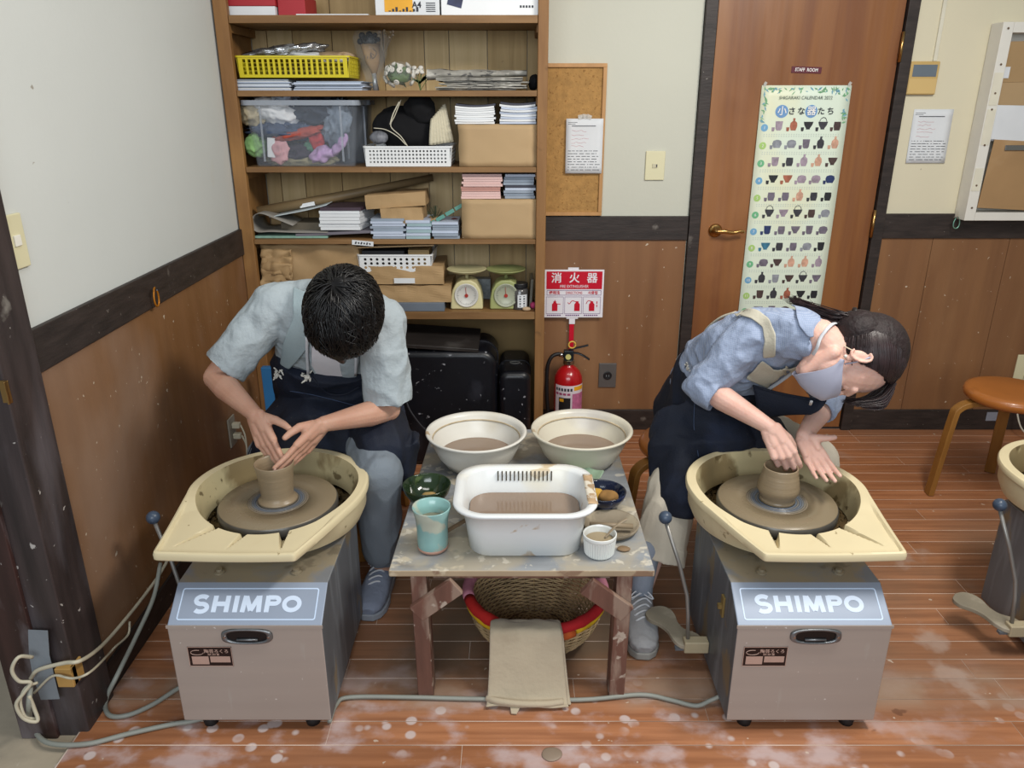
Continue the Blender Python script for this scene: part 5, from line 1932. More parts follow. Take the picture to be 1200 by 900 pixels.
def tray_mesh(bm, bmi, mir):
    """polar height field: round bowl with a wide notched flange at the front"""
    NT = 640
    GRV = [((-.115, .185), (-.192, .085), .011), ((-.028, .170), (-.055, .085), .011), ((.067, .185), (.083, .080), .015)]
    Rb = .250
    cx_, cy_ = 0.0, .375
    # outer outline polygon (local, spout on -x side), mirrored with mir
    fl = [(-.222, .055), (.105, .055)]
    def r_out(th):
        d = V((math.cos(th), math.sin(th)))
        best = Rb
        # flange: convex hull of circle with front corners
        for (ax, ay), (bx_, by) in (((-.222, .050), (.128, .050)), ((-.2495, .375), (-.222, .050)), ((.128, .050), (.222, .26))):
            a_, b_ = V((ax-cx_, ay-cy_)), V((bx_-cx_, by-cy_))
            e = b_-a_
            den = d.x*e.y-d.y*e.x
            if abs(den) < 1e-9:
                continue
            t = (a_.x*e.y-a_.y*e.x)/den
            s = (a_.x*d.y-a_.y*d.x)/den
            if t > 0 and -.0001 <= s <= 1.0001:
                best = max(best, t)
        return best
    ro = [r_out(2*PI*k/NT) for k in range(NT)]
    # soften corners
    for _ in range(3):
        ro = [(ro[k-1]+ro[k]*2+ro[(k+1) % NT])/4 for k in range(NT)]
    ri0 = .222
    grooves = GRV
    NR = 26
    def P(r, th, z):
        x = r*math.cos(th)+cx_
        return V((x*mir, r*math.sin(th)+cy_, z))
    def zrim(th):
        s = math.sin(th)     # -1 at the front
        return .522-.024*max(0, -s)**1.5
    RS = []
    for k in range(NT):
        th = 2*PI*k/NT
        R_ = ro[k]
        zr = zrim(th)
        col_ = []
        front = max(0, R_-.252)
        fb = min(1, front/.03)
        fb = fb*fb*(3-2*fb)
        # outer wall from the bottom up
        wallr = min(R_-.012, .236+.6*front*0)
        col_.append(P(.205, th, .418))
        col_.append(P(.226, th, .424))
        col_.append(P(min(.242, R_-.010), th, .455))
        col_.append(P(min(.250+.012*fb, R_-.008), th, zr-.022))
        col_.append(P(R_-.004, th, zr-.022))
        col_.append(P(R_, th, zr-.018))
        col_.append(P(R_+.001, th, zr-.006))
        col_.append(P(R_-.002, th, zr))
        col_.append(P(R_-.008, th, zr+.002))
        ri = ri0
        for j in range(NR+1):
            t = j/NR
            r = (R_-.012)*(1-t)+ri*t
            z = zr+.001
            if fb > 0:
                z = zr+.001-fb*(.008*min(1, (R_-.012-r)/.006)-.004*t)
                X_, Y_ = r*math.cos(th)+cx_, r*math.sin(th)+cy_
                for (ax, ay), (ex_, ey_), hw in grooves:
                    lx, ly = ex_-ax, ey_-ay
                    LL = math.hypot(lx, ly)
                    tt = ((X_-ax)*lx+(Y_-ay)*ly)/LL/LL
                    dist = abs((X_-ax)*ly-(Y_-ay)*lx)/LL
                    if tt < 1:
                        tt = max(tt, -.3)
                        hwid = hw*(1-tt)
                        if dist < hwid:
                            z -= .030*min(1, 1.2-tt)*min(1, (hwid-dist)/.0025)
            col_.append(P(r, th, z))
        RS.append(col_)
    M = len(RS[0])
    vs = [[bm.verts.new(p) for p in c] for c in RS]
    for k in range(NT):
        a, b_ = vs[k], vs[(k+1) % NT]
        for j in range(M-1):
            bm.faces.new((a[j], a[j+1], b_[j+1], b_[j]) if mir > 0 else (a[j], b_[j], b_[j+1], a[j+1]))
    # underside
    bm.faces.new([vs[k][0] for k in range(NT)])
    # inner wall
    prof = [(0, None), (-.003, -.006), (-.008, -.03), (-.014, -.07), (-.020, -.092)]
    vi = []
    for k in range(NT):
        th = 2*PI*k/NT
        top = RS[k][-1]
        c = [V(top)]
        for dr, dz in prof[1:]:
            z = zrim(th)+dz
            z = min(z, top.z+.0005)
            c.append(P(ri0+dr, th, z))
        vi.append([bmi.verts.new(p) for p in c])
    for k in range(NT):
        a, b_ = vi[k], vi[(k+1) % NT]
        for j in range(len(prof)-1):
            bmi.faces.new((a[j], a[j+1], b_[j+1], b_[j]))


def ribbon(bm, pts, w_, S_, o_, close=False):
    """flat stroke of constant width through 2-D points, laid on the plane S_"""
    n = len(pts)
    L_, R_ = [], []
    for i in range(n):
        a = V((*pts[(i-1) % n if close else max(i-1, 0)], 0))
        b_ = V((*pts[(i+1) % n if close else min(i+1, n-1)], 0))
        p = V((*pts[i], 0))
        d = (b_-a).normalized()
        m_ = V((-d.y, d.x, 0))
        L_.append(bm.verts.new(S_(p.x+m_.x*w_/2, p.y+m_.y*w_/2, o_)))
        R_.append(bm.verts.new(S_(p.x-m_.x*w_/2, p.y-m_.y*w_/2, o_)))
    for i in range(n if close else n-1):
        j = (i+1) % n
        bm.faces.new((L_[i], L_[j], R_[j], R_[i]))


def wheel(x, y, mir, label, group='electric pottery wheels', sdx=0):
    q = empty('pottery_wheel', (x, y, 0), label, 'pottery wheel', group)
    L = dict(local=True)
    hx = .192
    D = .46
    prof = [(0, .032), (0, .328), (.092, .392), (D, .392), (D, .032)]
    # body: shell
    bm = B()
    M4 = Matrix(((0, 0, 1, 0), (1, 0, 0, 0), (0, 1, 0, 0), (0, 0, 0, 1)))
    prism(bm, prof, -hx, hx, M4)
    o = obj('body', bm, [m_body, m_side, m_topm, m_plate], q, local=True, bevel=.004)
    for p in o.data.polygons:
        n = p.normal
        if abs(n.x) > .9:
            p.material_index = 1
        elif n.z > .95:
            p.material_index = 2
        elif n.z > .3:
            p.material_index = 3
    # front skirt seams
    bm = B()
    bx(bm, -hx-.0015, hx+.0015, -.0015, .0015, .322, .330)
    obj('fold_edge', bm, m_body, q, local=True)
    # name panel on the slant
    sl = V((0, .092, .064)).normalized()
    nrm = V((0, -.064, .092)).normalized()
    cpt = V((0, .046, .360))
    def S(u, v, o_):
        return cpt+V((u, 0, 0))+sl*v+nrm*o_
    bm = B()
    a_ = [S(u, v, .0002) for u, v in rrect(.345, .082, .006, 3)]
    b_ = [S(u, v, .0002) for u, v in rrect(.339, .076, .004, 3)]
    c_ = [S(u, v, .0008) for u, v in rrect(.339, .076, .004, 3)]
    d_ = [S(u, v, .0008) for u, v in rrect(.345, .082, .006, 3)]
    rings(bm, [a_, d_, c_, b_], closed=True)
    obj('panel_outline', bm, m_white_line, q, local=True)
    H_, T_ = .0425, .0115
    hh = H_/2
    xs = -.140
    arc = lambda cx, cy_, rx, ry, a0, a1, n: [(cx+rx*math.cos(math.radians(a0+(a1-a0)*k/n)), cy_+ry*math.sin(math.radians(a0+(a1-a0)*k/n))) for k in range(n+1)]
    glyphs = []
    # S
    glyphs.append((.044, [(arc(.0, .0095, .0145, .0098, 35, 270, 14)+arc(.0, -.0098, .0150, .0100, 90, -145, 14), False)]))
    glyphs.append((.047, [([(-.0150, -hh), (-.0150, hh)], False), ([(.0150, -hh), (.0150, hh)], False), ([(-.015, 0), (.015, 0)], False)]))
    glyphs.append((.020, [([(0, -hh), (0, hh)], False)]))
    glyphs.append((.055, [([(-.0195, -hh), (-.0165, hh)], False), ([(.0195, -hh), (.0165, hh)], False), ([(-.0150, hh-.002), (0, -hh+.004)], False), ([(.0150, hh-.002), (0, -hh+.004)], False)]))
    glyphs.append((.042, [([(-.0130, -hh), (-.0130, hh)], False), ([(-.013, hh-T_/2+.001), (.004, hh-T_/2+.001)]+arc(.004, .0085, .0095, .0078, 90, -90, 10)+[(-.013, .0007)], False)]))
    glyphs.append((.046, [(arc(0, 0, .0180, .0158, 0, 345, 23), True)]))
    for adv, strokes in glyphs:
        bm = B()
        for si, (pts_, cl) in enumerate(strokes):
            ribbon(bm, [(xs+adv/2+a*1.05, b_) for a, b_ in pts_], T_*(.98 if len(pts_) > 2 else 1.06), S, .0006+.00015*si, cl)
        obj('printed_letter', bm, m_letter, q, local=True, normals=False)
        xs += adv*1.085
    # chrome pull
    bm = B()
    oc = [(-.062, .0), (-.045, .022), (.045, .022), (.062, 0), (.045, -.022), (-.045, -.022)]
    def rnd_poly(s, n=8):
        out = []
        for k in range(48):
            a = 2*PI*k/48
            out.append((math.copysign(abs(math.cos(a))**.8, math.cos(a))*.064*s, math.copysign(abs(math.sin(a))**.6, math.sin(a))*.0225*s))
        return out
    hz = .300
    hxx = .004
    o0 = [V((u+hxx, -.001, v+hz)) for u, v in rnd_poly(1)]
    o1 = [V((u+hxx, -.006, v+hz)) for u, v in rnd_poly(.97)]
    inn = [(u*.78, v*.72) for u, v in rrect(.104, .036, .017, 11)][:48]
    i1 = [V((u+hxx, -.006, v+hz)) for u, v in rnd_poly(.80)]
    i0 = [V((u+hxx, -.0012, v+hz)) for u, v in rnd_poly(.76)]
    rings(bm, [o0, o1, i1, i0], closed=True)
    obj('pull_surround', bm, m_pull, q, local=True, smooth=True)
    bm = B()
    vs = [bm.verts.new(V((u+hxx, -.0013, v+hz))) for u, v in rnd_poly(.79)]
    bm.faces.new(vs)
    obj('pull_recess', bm, cm('near_black_recess', '#111214', .35), q, local=True, solid=.0005)
    bm = B()
    tube(bm, [V((-.026+hxx, -.0035, hz-.010)), V((.026+hxx, -.0035, hz-.010))], .003, 8)
    obj('pull_lip', bm, m_pull, q, local=True, smooth=True)
    for s in (-1, 1):
        bm = B()
        lathe(bm, [(0, 0), (.004, 0), (.0035, .002), (0, .0025)], (s*.0545+hxx, -.0055, hz), 10, axis=(0, -1, 0))
        obj('screw', bm, m_chr, q, local=True)
    # rating sticker
    sx0, sx1, sz0, sz1 = -.150+sdx, -.040+sdx, .208, .267
    bm = B()
    bx(bm, sx0, sx1, -.0012, -.0002, sz0, sz1)
    obj('rating_sticker', bm, m_stick, q, local=True)
    bm = B()
    bx(bm, sx0+.008, sx0+.050, -.0018, -.0013, sz0+.006, sz0+.030)
    bx(bm, sx0+.054, sx1-.006, -.0018, -.0013, sz0+.012, sz0+.030)
    t_ = .0014
    for (p_, q_, r, s) in ((sx0, sx1, sz0, sz0+t_), (sx0, sx1, sz1-t_, sz1), (sx0, sx0+t_, sz0, sz1), (sx1-t_, sx1, sz0, sz1)):
        bx(bm, p_, q_, -.0018, -.0013, r, s)
    obj('sticker_fields', bm, m_stp, q, local=True, kind='stuff')
    bm = B()
    for k in range(3):
        bx(bm, sx0+.010, sx0+.030, -.0022, -.0019, sz0+.010+.006*k, sz0+.0115+.006*k)
        bx(bm, sx0+.056, sx0+.072, -.0022, -.0019, sz0+.015+.005*k, sz0+.0165+.005*k)
    tube(bm, [V((sx0+.023+.016*math.cos(a*PI/8), -.0018, sz0+.042+.007*math.sin(a*PI/8))) for a in range(3, 17)], .0008, 4)
    obj('sticker_print', bm, m_stp, q, local=True, kind='stuff')
    for s_, sz_, px_, pz_ in (('陶芸ろくろ', .0125, .066, .0455), ('RK-3D 型', .007, .058, .036)):
        t = text(s_, sz_, V((sx0+px_+.006, -.0022, sz0+pz_)), (1, 0, 0), (0, 0, 1), m_stp, None, name='sticker_text', offset=.0002)
        t.parent = q
    # feet
    for fx in (-.135, .135):
        for fy in (.03, D-.05):
            bm = B()
            lathe(bm, [(0, .0), (.018, .0), (.020, .012), (.016, .0335), (0, .0335)], (fx, fy, 0.0005), 16)
            obj('rubber_foot', bm, m_rub, q, local=True, smooth=True)
    # clamp studs on top
    for fx in (-.10, .10):
        bm = B()
        lathe(bm, [(0, 0), (.014, 0), (.014, .004), (.008, .006), (.008, .012), (0, .012)], (fx, .135, .3925), 12)
        obj('stud', bm, m_topm, q, local=True)
    # stem carrying the head
    bm = B()
    lathe(bm, [(0, .392), (.075, .392), (.07, .4175), (0, .4175)], (0, .36, 0), 24)
    obj('hub_collar', bm, m_side, q, local=True)
    bm = B()
    bmi = B()
    tray_mesh(bm, bmi, mir)
    o = obj('splash_tray', bm, m_tray, q, local=True)
    autosmooth(o, 35)
    o2 = obj('inner_wall', bmi, m_trayin, o, local=True, smooth=True)
    bm = B()
    lathe(bm, [(0, .4335), (.19, .4335), (.215, .434)], (0, .375, 0), 48)
    obj('slip_pool', bm, m_slip, o, local=True, smooth=True)
    # wheel head
    cy = .355
    bm = B()
    lathe(bm, [(0, .450), (.158, .450), (.163, .454), (.165, .460), (.165, .478), (.162, .483)], (0, cy, 0), 72)
    hd = obj('wheel_head', bm, m_headside, q, local=True)
    autosmooth(hd, 50)
    bm = B()
    lathe(bm, [(.162, .4825), (.160, .4855), (.12, .4858), (.084, .486), (.084, .480), (.162, .480)], (0, cy, 0), 72, close=True)
    obj('clay_coat', bm, m_head, hd, local=True, smooth=True)
    bm = B()
    for k in range(7):
        ra, rb = .084-.006*k, .084-.006*(k+1)
        bm = B()
        zz = .4858+.0006*math.sin(k*1.3)
        lathe(bm, [(ra, .4858+.0006*math.sin((k-1)*1.3)), (rb, zz), (rb, .480), (ra, .480)], (0, cy, 0), 72, close=True)
        obj('wet_ring', bm, m_rings[(1, 2, 4, 5, 3, 5, 2)[k]], hd, local=True, smooth=True)
    bm = B()
    lathe(bm, [(0, .4860), (.042, .4860), (.042, .480), (0, .480)], (0, cy, 0), 48)
    obj('centre_disc', bm, m_rings[2], hd, local=True)
    bm = B()
    lathe(bm, [(0, .418), (.03, .418), (.028, .450), (0, .450)], (0, cy, 0), 20)
    obj('shaft', bm, m_headside, q, local=True, smooth=True)
    # drain knob inside the tray at the spout side
    bm = B()
    c0 = V((mir*-.165, .26, .455))
    cyl(bm, c0, c0+V((mir*-.035, -.02, .004)), .014, 16)
    obj('drain_plug', bm, m_tray, o, local=True, smooth=True)
    # pedal and lever on the left side of the body
    bm = B()
    bx(bm, -.262, -hx-.0005, .205, .238, .075, .112)
    obj('pedal_bracket', bm, cm('dusty_cream_plastic', '#a99c80', .6, var=.15), q, local=True, bevel=.004)
    bm = B()
    outl = []
    import_pts = [(-.5, .0), (-.46, .26), (-.34, .40), (-.18, .36), (-.02, .22), (.14, .20), (.30, .36), (.44, .32), (.5, .08), (.47, -.2), (.36, -.34), (.2, -.32), (.05, -.24), (-.12, -.26), (-.28, -.38), (-.43, -.30)]
    sp = smooth_path([V((a, b_, 0)) for a, b_ in import_pts+[import_pts[0]]], 3)[:-1]
    Mx = Matrix.Translation(V((-.278, .300, 0))) @ Matrix.Rotation(math.radians(-62), 4, 'Z')
    prism(bm, [(p.x*.200, p.y*.110) for p in sp], .086, .100, Mx)
    obj('foot_pedal', bm, mat('clay_caked_pedal', '#8f8674', .8, var=.15, bump=.3, spots=(('#b3aa98', 8, .55, .1, .6),)) if 'clay_caked_pedal' not in bpy.data.materials else bpy.data.materials['clay_caked_pedal'], q, local=True, bevel=.003)
    bm = B()
    bx(bm, -.285, -.240, .215, .230, .078, .086)
    obj('pedal_arm', bm, m_side, q, local=True)
    lv = [V((-.250, .225, .112)), V((-.254, .232, .19)), V((-.259, .242, .245)), V((-.285, .262, .34)), V((-.325, .285, .455))]
    bm = B()
    tube(bm, lv, .0055, 10)
    obj('lever', bm, cm('worn_steel_rod', '#8c8a86', .4, metal=.5), q, local=True, smooth=True)
    bm = B()
    ball(bm, (-.3268, .286, .468), .0185, 20, 14)
    obj('lever_knob', bm, mat('dark_blue_knob', '#3d4a5c', .35, var=.3, scale=40) if 'dark_blue_knob' not in bpy.data.materials else bpy.data.materials['dark_blue_knob'], q, local=True, smooth=True)
    bm = B()
    for z_, w__ in ((.30, .02), (.17, .03)):
        pass
    obox(bm, (-hx-.004, .12, .30), (.006, .02, .06))
    obox(bm, (-hx-.010, .12, .30), (.014, .012, .012))
    obj('side_switch', bm, cm('brass_dull', '#8f7a4a', .5, metal=.4), q, local=True, kind='stuff')
    return q


w1 = wheel(-.661, 1.58, 1, 'left pottery wheel, cream tray pointing left, used by the man')
w2 = wheel(.749, 1.58, -1, 'middle pottery wheel, cream tray pointing right, used by the woman', sdx=-.020)
w3 = copy_tree(w2)
w3.location = (.749+.962, 1.65, 0)
w3['label'] = 'partly visible pottery wheel at the right edge of the room'


def pot(x, y, prof, label):
    q = empty('clay_pot', (x, y, .4872), label, 'pot')
    bm = B()
    lathe(bm, prof, (x, y, .4872), 64)
    o = obj('wall', bm, m_clay, q, smooth=True)
    return q


YH = 1.935
pot(-.661, YH, [(0, .0005), (.056, .0005), (.053, .006), (.046, .012), (.0445, .02), (.046, .035), (.0455, .045), (.048, .060), (.0485, .075), (.0515, .095), (.0545, .113), (.0535, .116), (.0505, .1145), (.048, .10), (.044, .06), (.041, .02), (.03, .012), (0, .011)],
    'flared grey clay cup being thrown on the left wheel')
pot(.749, YH, [(0, .0005), (.050, .0005), (.047, .006), (.045, .010), (.050, .018), (.056, .030), (.0575, .040), (.055, .050), (.0545, .056), (.0505, .075), (.047, .092), (.0465, .101), (.0455, .104), (.043, .102), (.0435, .09), (.049, .06), (.052, .04), (.046, .02), (.03, .014), (0, .013)],
    'bellied grey clay bowl being thrown on the middle wheel')
# ================================================================ WORK TABLE AND VESSELS
random.seed(31)
m_ttop = mat('worn_painted_board', '#8b8f93', .6, var=.12, scale=5, stretch=(.7, 8, 8), detail=6, bump=.12, bscale=8,
             spots=(('#aa9f89', 5, .46, .1, .75), ('#c6baa2', 11, .56, .05, .7), ('#6f665a', 6, .58, .08, .5), ('#d4cdbd', 24, .62, .04, .6)))
m_edge = mat('clay_smeared_edge', '#a8957a', .65, var=.15, scale=8, spots=(('#7a5b48', 9, .6, .05, .7), ('#d0c3a8', 12, .58, .06, .7)))
m_leg = mat('clay_scuffed_leg', '#6b4a3e', .65, var=.2, scale=6, stretch=(4, 4, .7), bump=.15, spots=(('#a08c7c', 10, .50, .1, .65, (2, 2, .5)), ('#cfc4b4', 22, .62, .04, .6)))
TZ = .412
tx0, tx1, ty0, ty1 = -.318, .368, 1.695, 2.60
tab = empty('work_table', ((tx0+tx1)/2, (ty0+ty1)/2, 0), 'low wooden work table smeared with clay between the two wheels', 'table')
bm = B()
vs = [(-.318, 1.695), (.368, 1.695), (.365, 2.60), (-.290, 2.60)]
prism(bm, vs, TZ-.020, TZ)
o = obj('tabletop', bm, [m_ttop, m_edge], tab, bevel=.004)
for p in o.data.polygons:
    if abs(p.normal.z) < .5:
        p.material_index = 1
for sx in (-1, 1):
    xc_ = .025
    for yy in (1.735, 2.50):
        bm = B()
        top = V((xc_+sx*.268, yy, TZ-.021))
        bot = V((xc_+sx*.262, yy-.01, .001))
        d_ = top-bot
        h = .022
        for_ = []
        for pz in (bot, top):
            for_.append([pz+V((a, b_, 0)) for a, b_ in ((-.021, -.032), (.021, -.032), (.021, .032), (-.021, .032))])
        rings(bm, for_)
        obj('leg', bm, m_leg, tab, bevel=.003)
        if yy < 2:
            bm = B()
            a_, b_ = V((xc_+sx*.276, yy-.044, .284)), V((xc_+sx*.168, yy-.044, TZ-.042))
            d_ = (b_-a_).normalized()
            n_ = V((-d_.z, 0, d_.x))
            R_ = Matrix((d_, V((0, 1, 0)), n_)).transposed()
            obox(bm, (a_+b_)/2, ((b_-a_).length, .018, .052), R_)
            obj('brace', bm, m_leg, tab, bevel=.002)
    bm = B()
    bx(bm, xc_+sx*.262-.012, xc_+sx*.262+.012, 1.78, 2.46, TZ-.075, TZ-.022)
    obj('apron_rail', bm, m_leg, tab, bevel=.002)
bm = B()
bx(bm, xc_-.235, xc_+.235, 1.74, 1.76, TZ-.055, TZ-.022)
obj('apron_rail', bm, m_leg, tab, bevel=.002)
Z0 = TZ+.0008
m_muddy = mat('muddy_water', '#8b7766', .12, var=.03, scale=3, spec=.6)
m_bowlw = mat('slip_stained_white_plastic', '#d9d6cd', .3, var=.03, spots=(('#a98d66', 11, .645, .02, .8), ('#c9bfa6', 3, .52, .1, .45)))
m_bowlc = mat('slip_stained_cream_plastic', '#d2ccba', .3, var=.03, spots=(('#a8906a', 11, .645, .03, .7), ('#b3afae', 3, .48, .1, .6)))


def wash_bowl(x, y, R_, H_, m_, label, wl, seed):
    q = empty('wash_bowl', (x, y, Z0), label, 'bowl')
    bm = B()
    k = R_/.165
    prof = [(0, 0), (.085*k, 0), (.10*k, .004), (.125*k, H_*.32), (.143*k, H_*.66), (.149*k, H_*.86), (.160*k, H_*.93), (.165*k, H_*.99), (.162*k, H_*1.02), (.154*k, H_), (.146*k, H_*.92), (.139*k, H_*.68), (.120*k, H_*.34), (.095*k, .009), (0, .007)]
    lathe(bm, prof, (x, y, Z0), 64)
    obj('shell', bm, m_, q, smooth=True)
    zw = Z0+H_*wl
    rr = .1205*k+(.139*k-.120*k)*(wl-.34)/.34
    bm = B()
    lathe(bm, [(0, zw-.002), (rr, zw-.002), (rr, zw), (0, zw)], (x, y, 0), 64)
    obj('muddy_water', bm, m_muddy, q)
    bm = B()
    zz = H_*.80
    lathe(bm, [(.1433*k, zz), (.1455*k, zz+.004), (.1420*k, zz+.004), (.1400*k, zz)], (x, y, Z0), 64, close=True)
    obj('slip_ring', bm, cm('dried_slip', '#b9a88a', .7, var=.2, scale=30), q, smooth=True)
    return q


wash_bowl(-.117, 2.315, .166, .118, m_bowlw, 'white plastic wash bowl of muddy water, left of the rear pair', .34, 1)
wash_bowl(.230, 2.335, .168, .118, m_bowlc, 'cream plastic wash bowl of muddy water, right of the rear pair', .36, 2)
# rectangular basin
bxc, byc = .035, 1.872
q = empty('washing_up_basin', (bxc, byc, Z0), 'white rectangular plastic basin of muddy water at the table front', 'basin')
H_ = .140
def rr3(w_, d_, r_, z_, n=8):
    return [V((a, b_, z_)) for a, b_ in rrect(w_, d_, r_, n, bxc, byc)]
bm = B()
rings(bm, [rr3(.280, .210, .05, Z0), rr3(.300, .232, .06, Z0+.004), rr3(.318, .238, .066, Z0+H_*.5), rr3(.336, .256, .072, Z0+H_*.90), rr3(.340, .262, .074, Z0+H_*.905), rr3(.376, .298, .085, Z0+H_*.93), rr3(.384, .305, .088, Z0+H_*.98), rr3(.380, .300, .086, Z0+H_*1.01),
           rr3(.344, .264, .072, Z0+H_), rr3(.330, .250, .068, Z0+H_*.94), rr3(.312, .232, .062, Z0+H_*.5), rr3(.284, .210, .055, Z0+.010), rr3(.255, .180, .05, Z0+.008)])
o = obj('shell', bm, mat('basin_white_plastic', '#dfe2e2', .28, var=.02, spots=(('#b79a72', 9, .645, .03, .8), ('#ddd0a6', 3, .50, .12, .5))), q, smooth=True)
bm = B()
zw = Z0+.068
rings(bm, [rr3(.305, .228, .060, zw-.002), rr3(.3055, .2285, .060, zw)])
obj('muddy_water', bm, m_muddy, q)
for k in range(14):
    bm = B()
    xx = bxc-.075+.0118*k
    bx(bm, xx-.0018, xx+.0018, byc+.1185, byc+.1262, Z0+H_*.74, Z0+H_*.94)
    obj('drain_slot', bm, cm('dark_slot', '#4a4336', .6), q)
bm = B()
def fn(u, v):
    a_ = (u-.5)*.17
    return V((bxc+.164+.027*v, byc+a_, Z0+H_*1.012+.0012-.004*abs(v-.4)+.0015*noise.noise(V((u*9, v*4, 0)))))
grid(bm, fn, 14, 4)
obj('slip_crust', bm, cm('crusted_slip', '#a98e6e', .7, var=.3, scale=30, spots=(('#e0dbcc', 26, .5, .05, .8),)), q, smooth=True, solid=.001)


def bowl(nm, x, y, R_, H_, m_, label, cat='bowl', foot=.45, n=40, z=Z0, mi=None, th=.0045):
    q = empty(nm, (x, y, z), label, cat)
    bm = B()
    lathe(bm, [(0, 0), (R_*foot, 0), (R_*foot, .005), (R_*.72, H_*.3), (R_*.93, H_*.65), (R_, H_*.97), (R_-th*.4, H_), (R_-th, H_*.96), (R_*.90-th, H_*.65), (R_*.68-th, H_*.32), (R_*.3, .011), (0, .010)], (x, y, z), n)
    obj('shell', bm, m_, q, smooth=True)
    return q


m_grn = mat('dark_green_glaze', '#22331c', .12, var=.35, scale=9, spots=(('#55663a', 14, .62, .06, .7), ('#c9c5b2', 30, .72, .02, .6)), coat=.6)
bowl('green_bowl', -.253, 2.045, .072, .066, m_grn, 'dark green glazed bowl on the left side of the table')
tag(lump('sponge', (-.248, 2.04, Z0+.028), (.022, .018, .010), cm('ochre_sponge', '#a58a55', .9, var=.2, scale=50), .2, 20, 1, sub=3), 'small ochre sponge inside the dark green bowl', 'sponge')
m_blu = mat('cobalt_speckled_glaze', '#10182e', .12, var=.4, scale=12, spots=(('#8c98b4', 26, .66, .03, .8), ('#3a4c7c', 8, .6, .1, .7)), coat=.6)
bowl('blue_bowl', .268, 2.02, .068, .058, m_blu, 'dark blue speckled bowl holding two sponges, right side of table')
tag(lump('sponge', (.246, 2.025, Z0+.040), (.024, .022, .020), cm('yellow_sponge', '#c0963e', .9, var=.15, scale=50), .15, 16, 4, sub=3), 'yellow sponge at the left inside the dark blue bowl', 'sponge')
tag(lump('sponge', (.282, 2.008, Z0+.042), (.030, .022, .020), cm('brown_sponge', '#8f6a3a', .9, var=.25, scale=40), .15, 16, 5, sub=3), 'brown sponge at the right inside the dark blue bowl', 'sponge')
# jade green leaf-shaped dish behind the basin
q = empty('jade_dish', (.212, 2.175, Z0), 'pale jade green dish half hidden behind the white basin', 'dish')
bm = B()
jr = []
for (s_, z_) in ((.45, 0), (.62, .006), (1.0, .034), (1.02, .037), (.95, .036), (.58, .012), (.40, .008)):
    ring = []
    for k in range(40):
        a = 2*PI*k/40
        wv = 1+.05*math.sin(5*a)*s_
        ring.append(V((.212+.074*s_*wv*math.cos(a), 2.172+.046*s_*wv*math.sin(a), Z0+z_+.004*s_*math.sin(5*a+1)*(1 if z_ > .02 else 0))))
    jr.append(ring)
rings(bm, jr)
obj('shell', bm, mat('jade_glaze', '#93ab93', .15, var=.12, scale=9, coat=.5), q, smooth=True)
# turquoise cup with a wooden tool behind it
q = empty('turquoise_cup', (-.213, 1.80, Z0), 'tall turquoise glazed cup at the left front of the table', 'cup')
m_turq = mat('turquoise_glaze', '#8ab3b0', .25, var=.12, scale=9, spots=(('#bdbba8', 14, .52, .06, .75), ('#8d7a68', 18, .68, .04, .7)), coat=.3)
bm = B()
lathe(bm, [(0, 0), (.036, 0), (.041, .006), (.0415, .03), (.0415, .07), (.045, .10), (.0515, .125), (.0505, .128), (.047, .126), (.041, .10), (.037, .07), (.036, .03), (.03, .012), (0, .010)], (-.213, 1.80, Z0), 48, wob=.012)
obj('body', bm, m_turq, q, smooth=True)
bm = B()
lathe(bm, [(.0362, 0.0), (.0412, .0055), (.0418, .012), (.0405, .012)], (-.213, 1.80, Z0+.0002), 48)
obj('bare_clay_foot', bm, cm('bare_clay', '#a98373', .8), q, smooth=True)
bm = B()
lathe(bm, [(0, Z0+.085), (.038, Z0+.085), (.0385, Z0+.087), (0, Z0+.087)], (-.213, 1.80, 0), 32)
obj('cup_water', bm, cm('dull_olive_water', '#7b7a68', .2), q)
bm = B()
tube(bm, [(-.185, 1.86, Z0+.012), (-.11, 1.92, Z0+.030)], [.008, .008], 8, flat=.5)
tag(obj('wooden_tool', bm, cm('dark_tool_wood', '#6e5a44', .6)), 'brown wooden tool between the turquoise cup and the basin', 'tool')
# half-moon wooden tray with stick
q = empty('clay_dish', (.285, 1.90, Z0), 'round clay-coated dish right of the basin, behind the white cup', 'dish')
m_cd = mat('clay_coated_dish', '#857a68', .6, var=.2, scale=14, spots=(('#b0a48c', 12, .55, .06, .6), ('#5c5244', 14, .62, .05, .6)))
bm = B()
lathe(bm, [(0, 0), (.062, 0), (.075, .012), (.078, .022), (.073, .021), (.060, .007), (0, .006)], (.278, 1.895, Z0), 40)
obj('shell', bm, m_cd, q, smooth=True)
bm = B()
tube(bm, [(.215, 1.872, Z0+.030), (.335, 1.868, Z0+.026)], [.0075, .0075], 10)
tag(obj('wooden_stick', bm, cm('wet_stick', '#8e7e67', .5, var=.2), smooth=True), 'short pale stick laid across the clay-coated dish', 'stick')
# fluted white ramekin
rx, ry = .232, 1.775
q = empty('fluted_ramekin', (rx, ry, Z0), 'small white fluted ramekin with slip at the right front', 'ramekin')
bm = B()
def ring_(r, z_, fl):
    return [V((rx+(r+(fl*.0012*math.cos(PI*k)))*math.cos(2*PI*k/72), ry+(r+(fl*.0012*math.cos(PI*k)))*math.sin(2*PI*k/72), Z0+z_)) for k in range(72)]
rings(bm, [ring_(.034, 0, 0), ring_(.037, .002, 0), ring_(.039, .006, 1), ring_(.0425, .048, 1), ring_(.043, .050, 0), ring_(.045, .055, 0), ring_(.0445, .061, 0), ring_(.042, .062, 0), ring_(.040, .058, 0), ring_(.037, .018, 0), ring_(.034, .012, 0)])
obj('shell', bm, mat('ramekin_glaze', '#dfe2df', .2, var=.03, spots=(('#b09a78', 14, .66, .04, .8),), coat=.4), q)
bm = B()
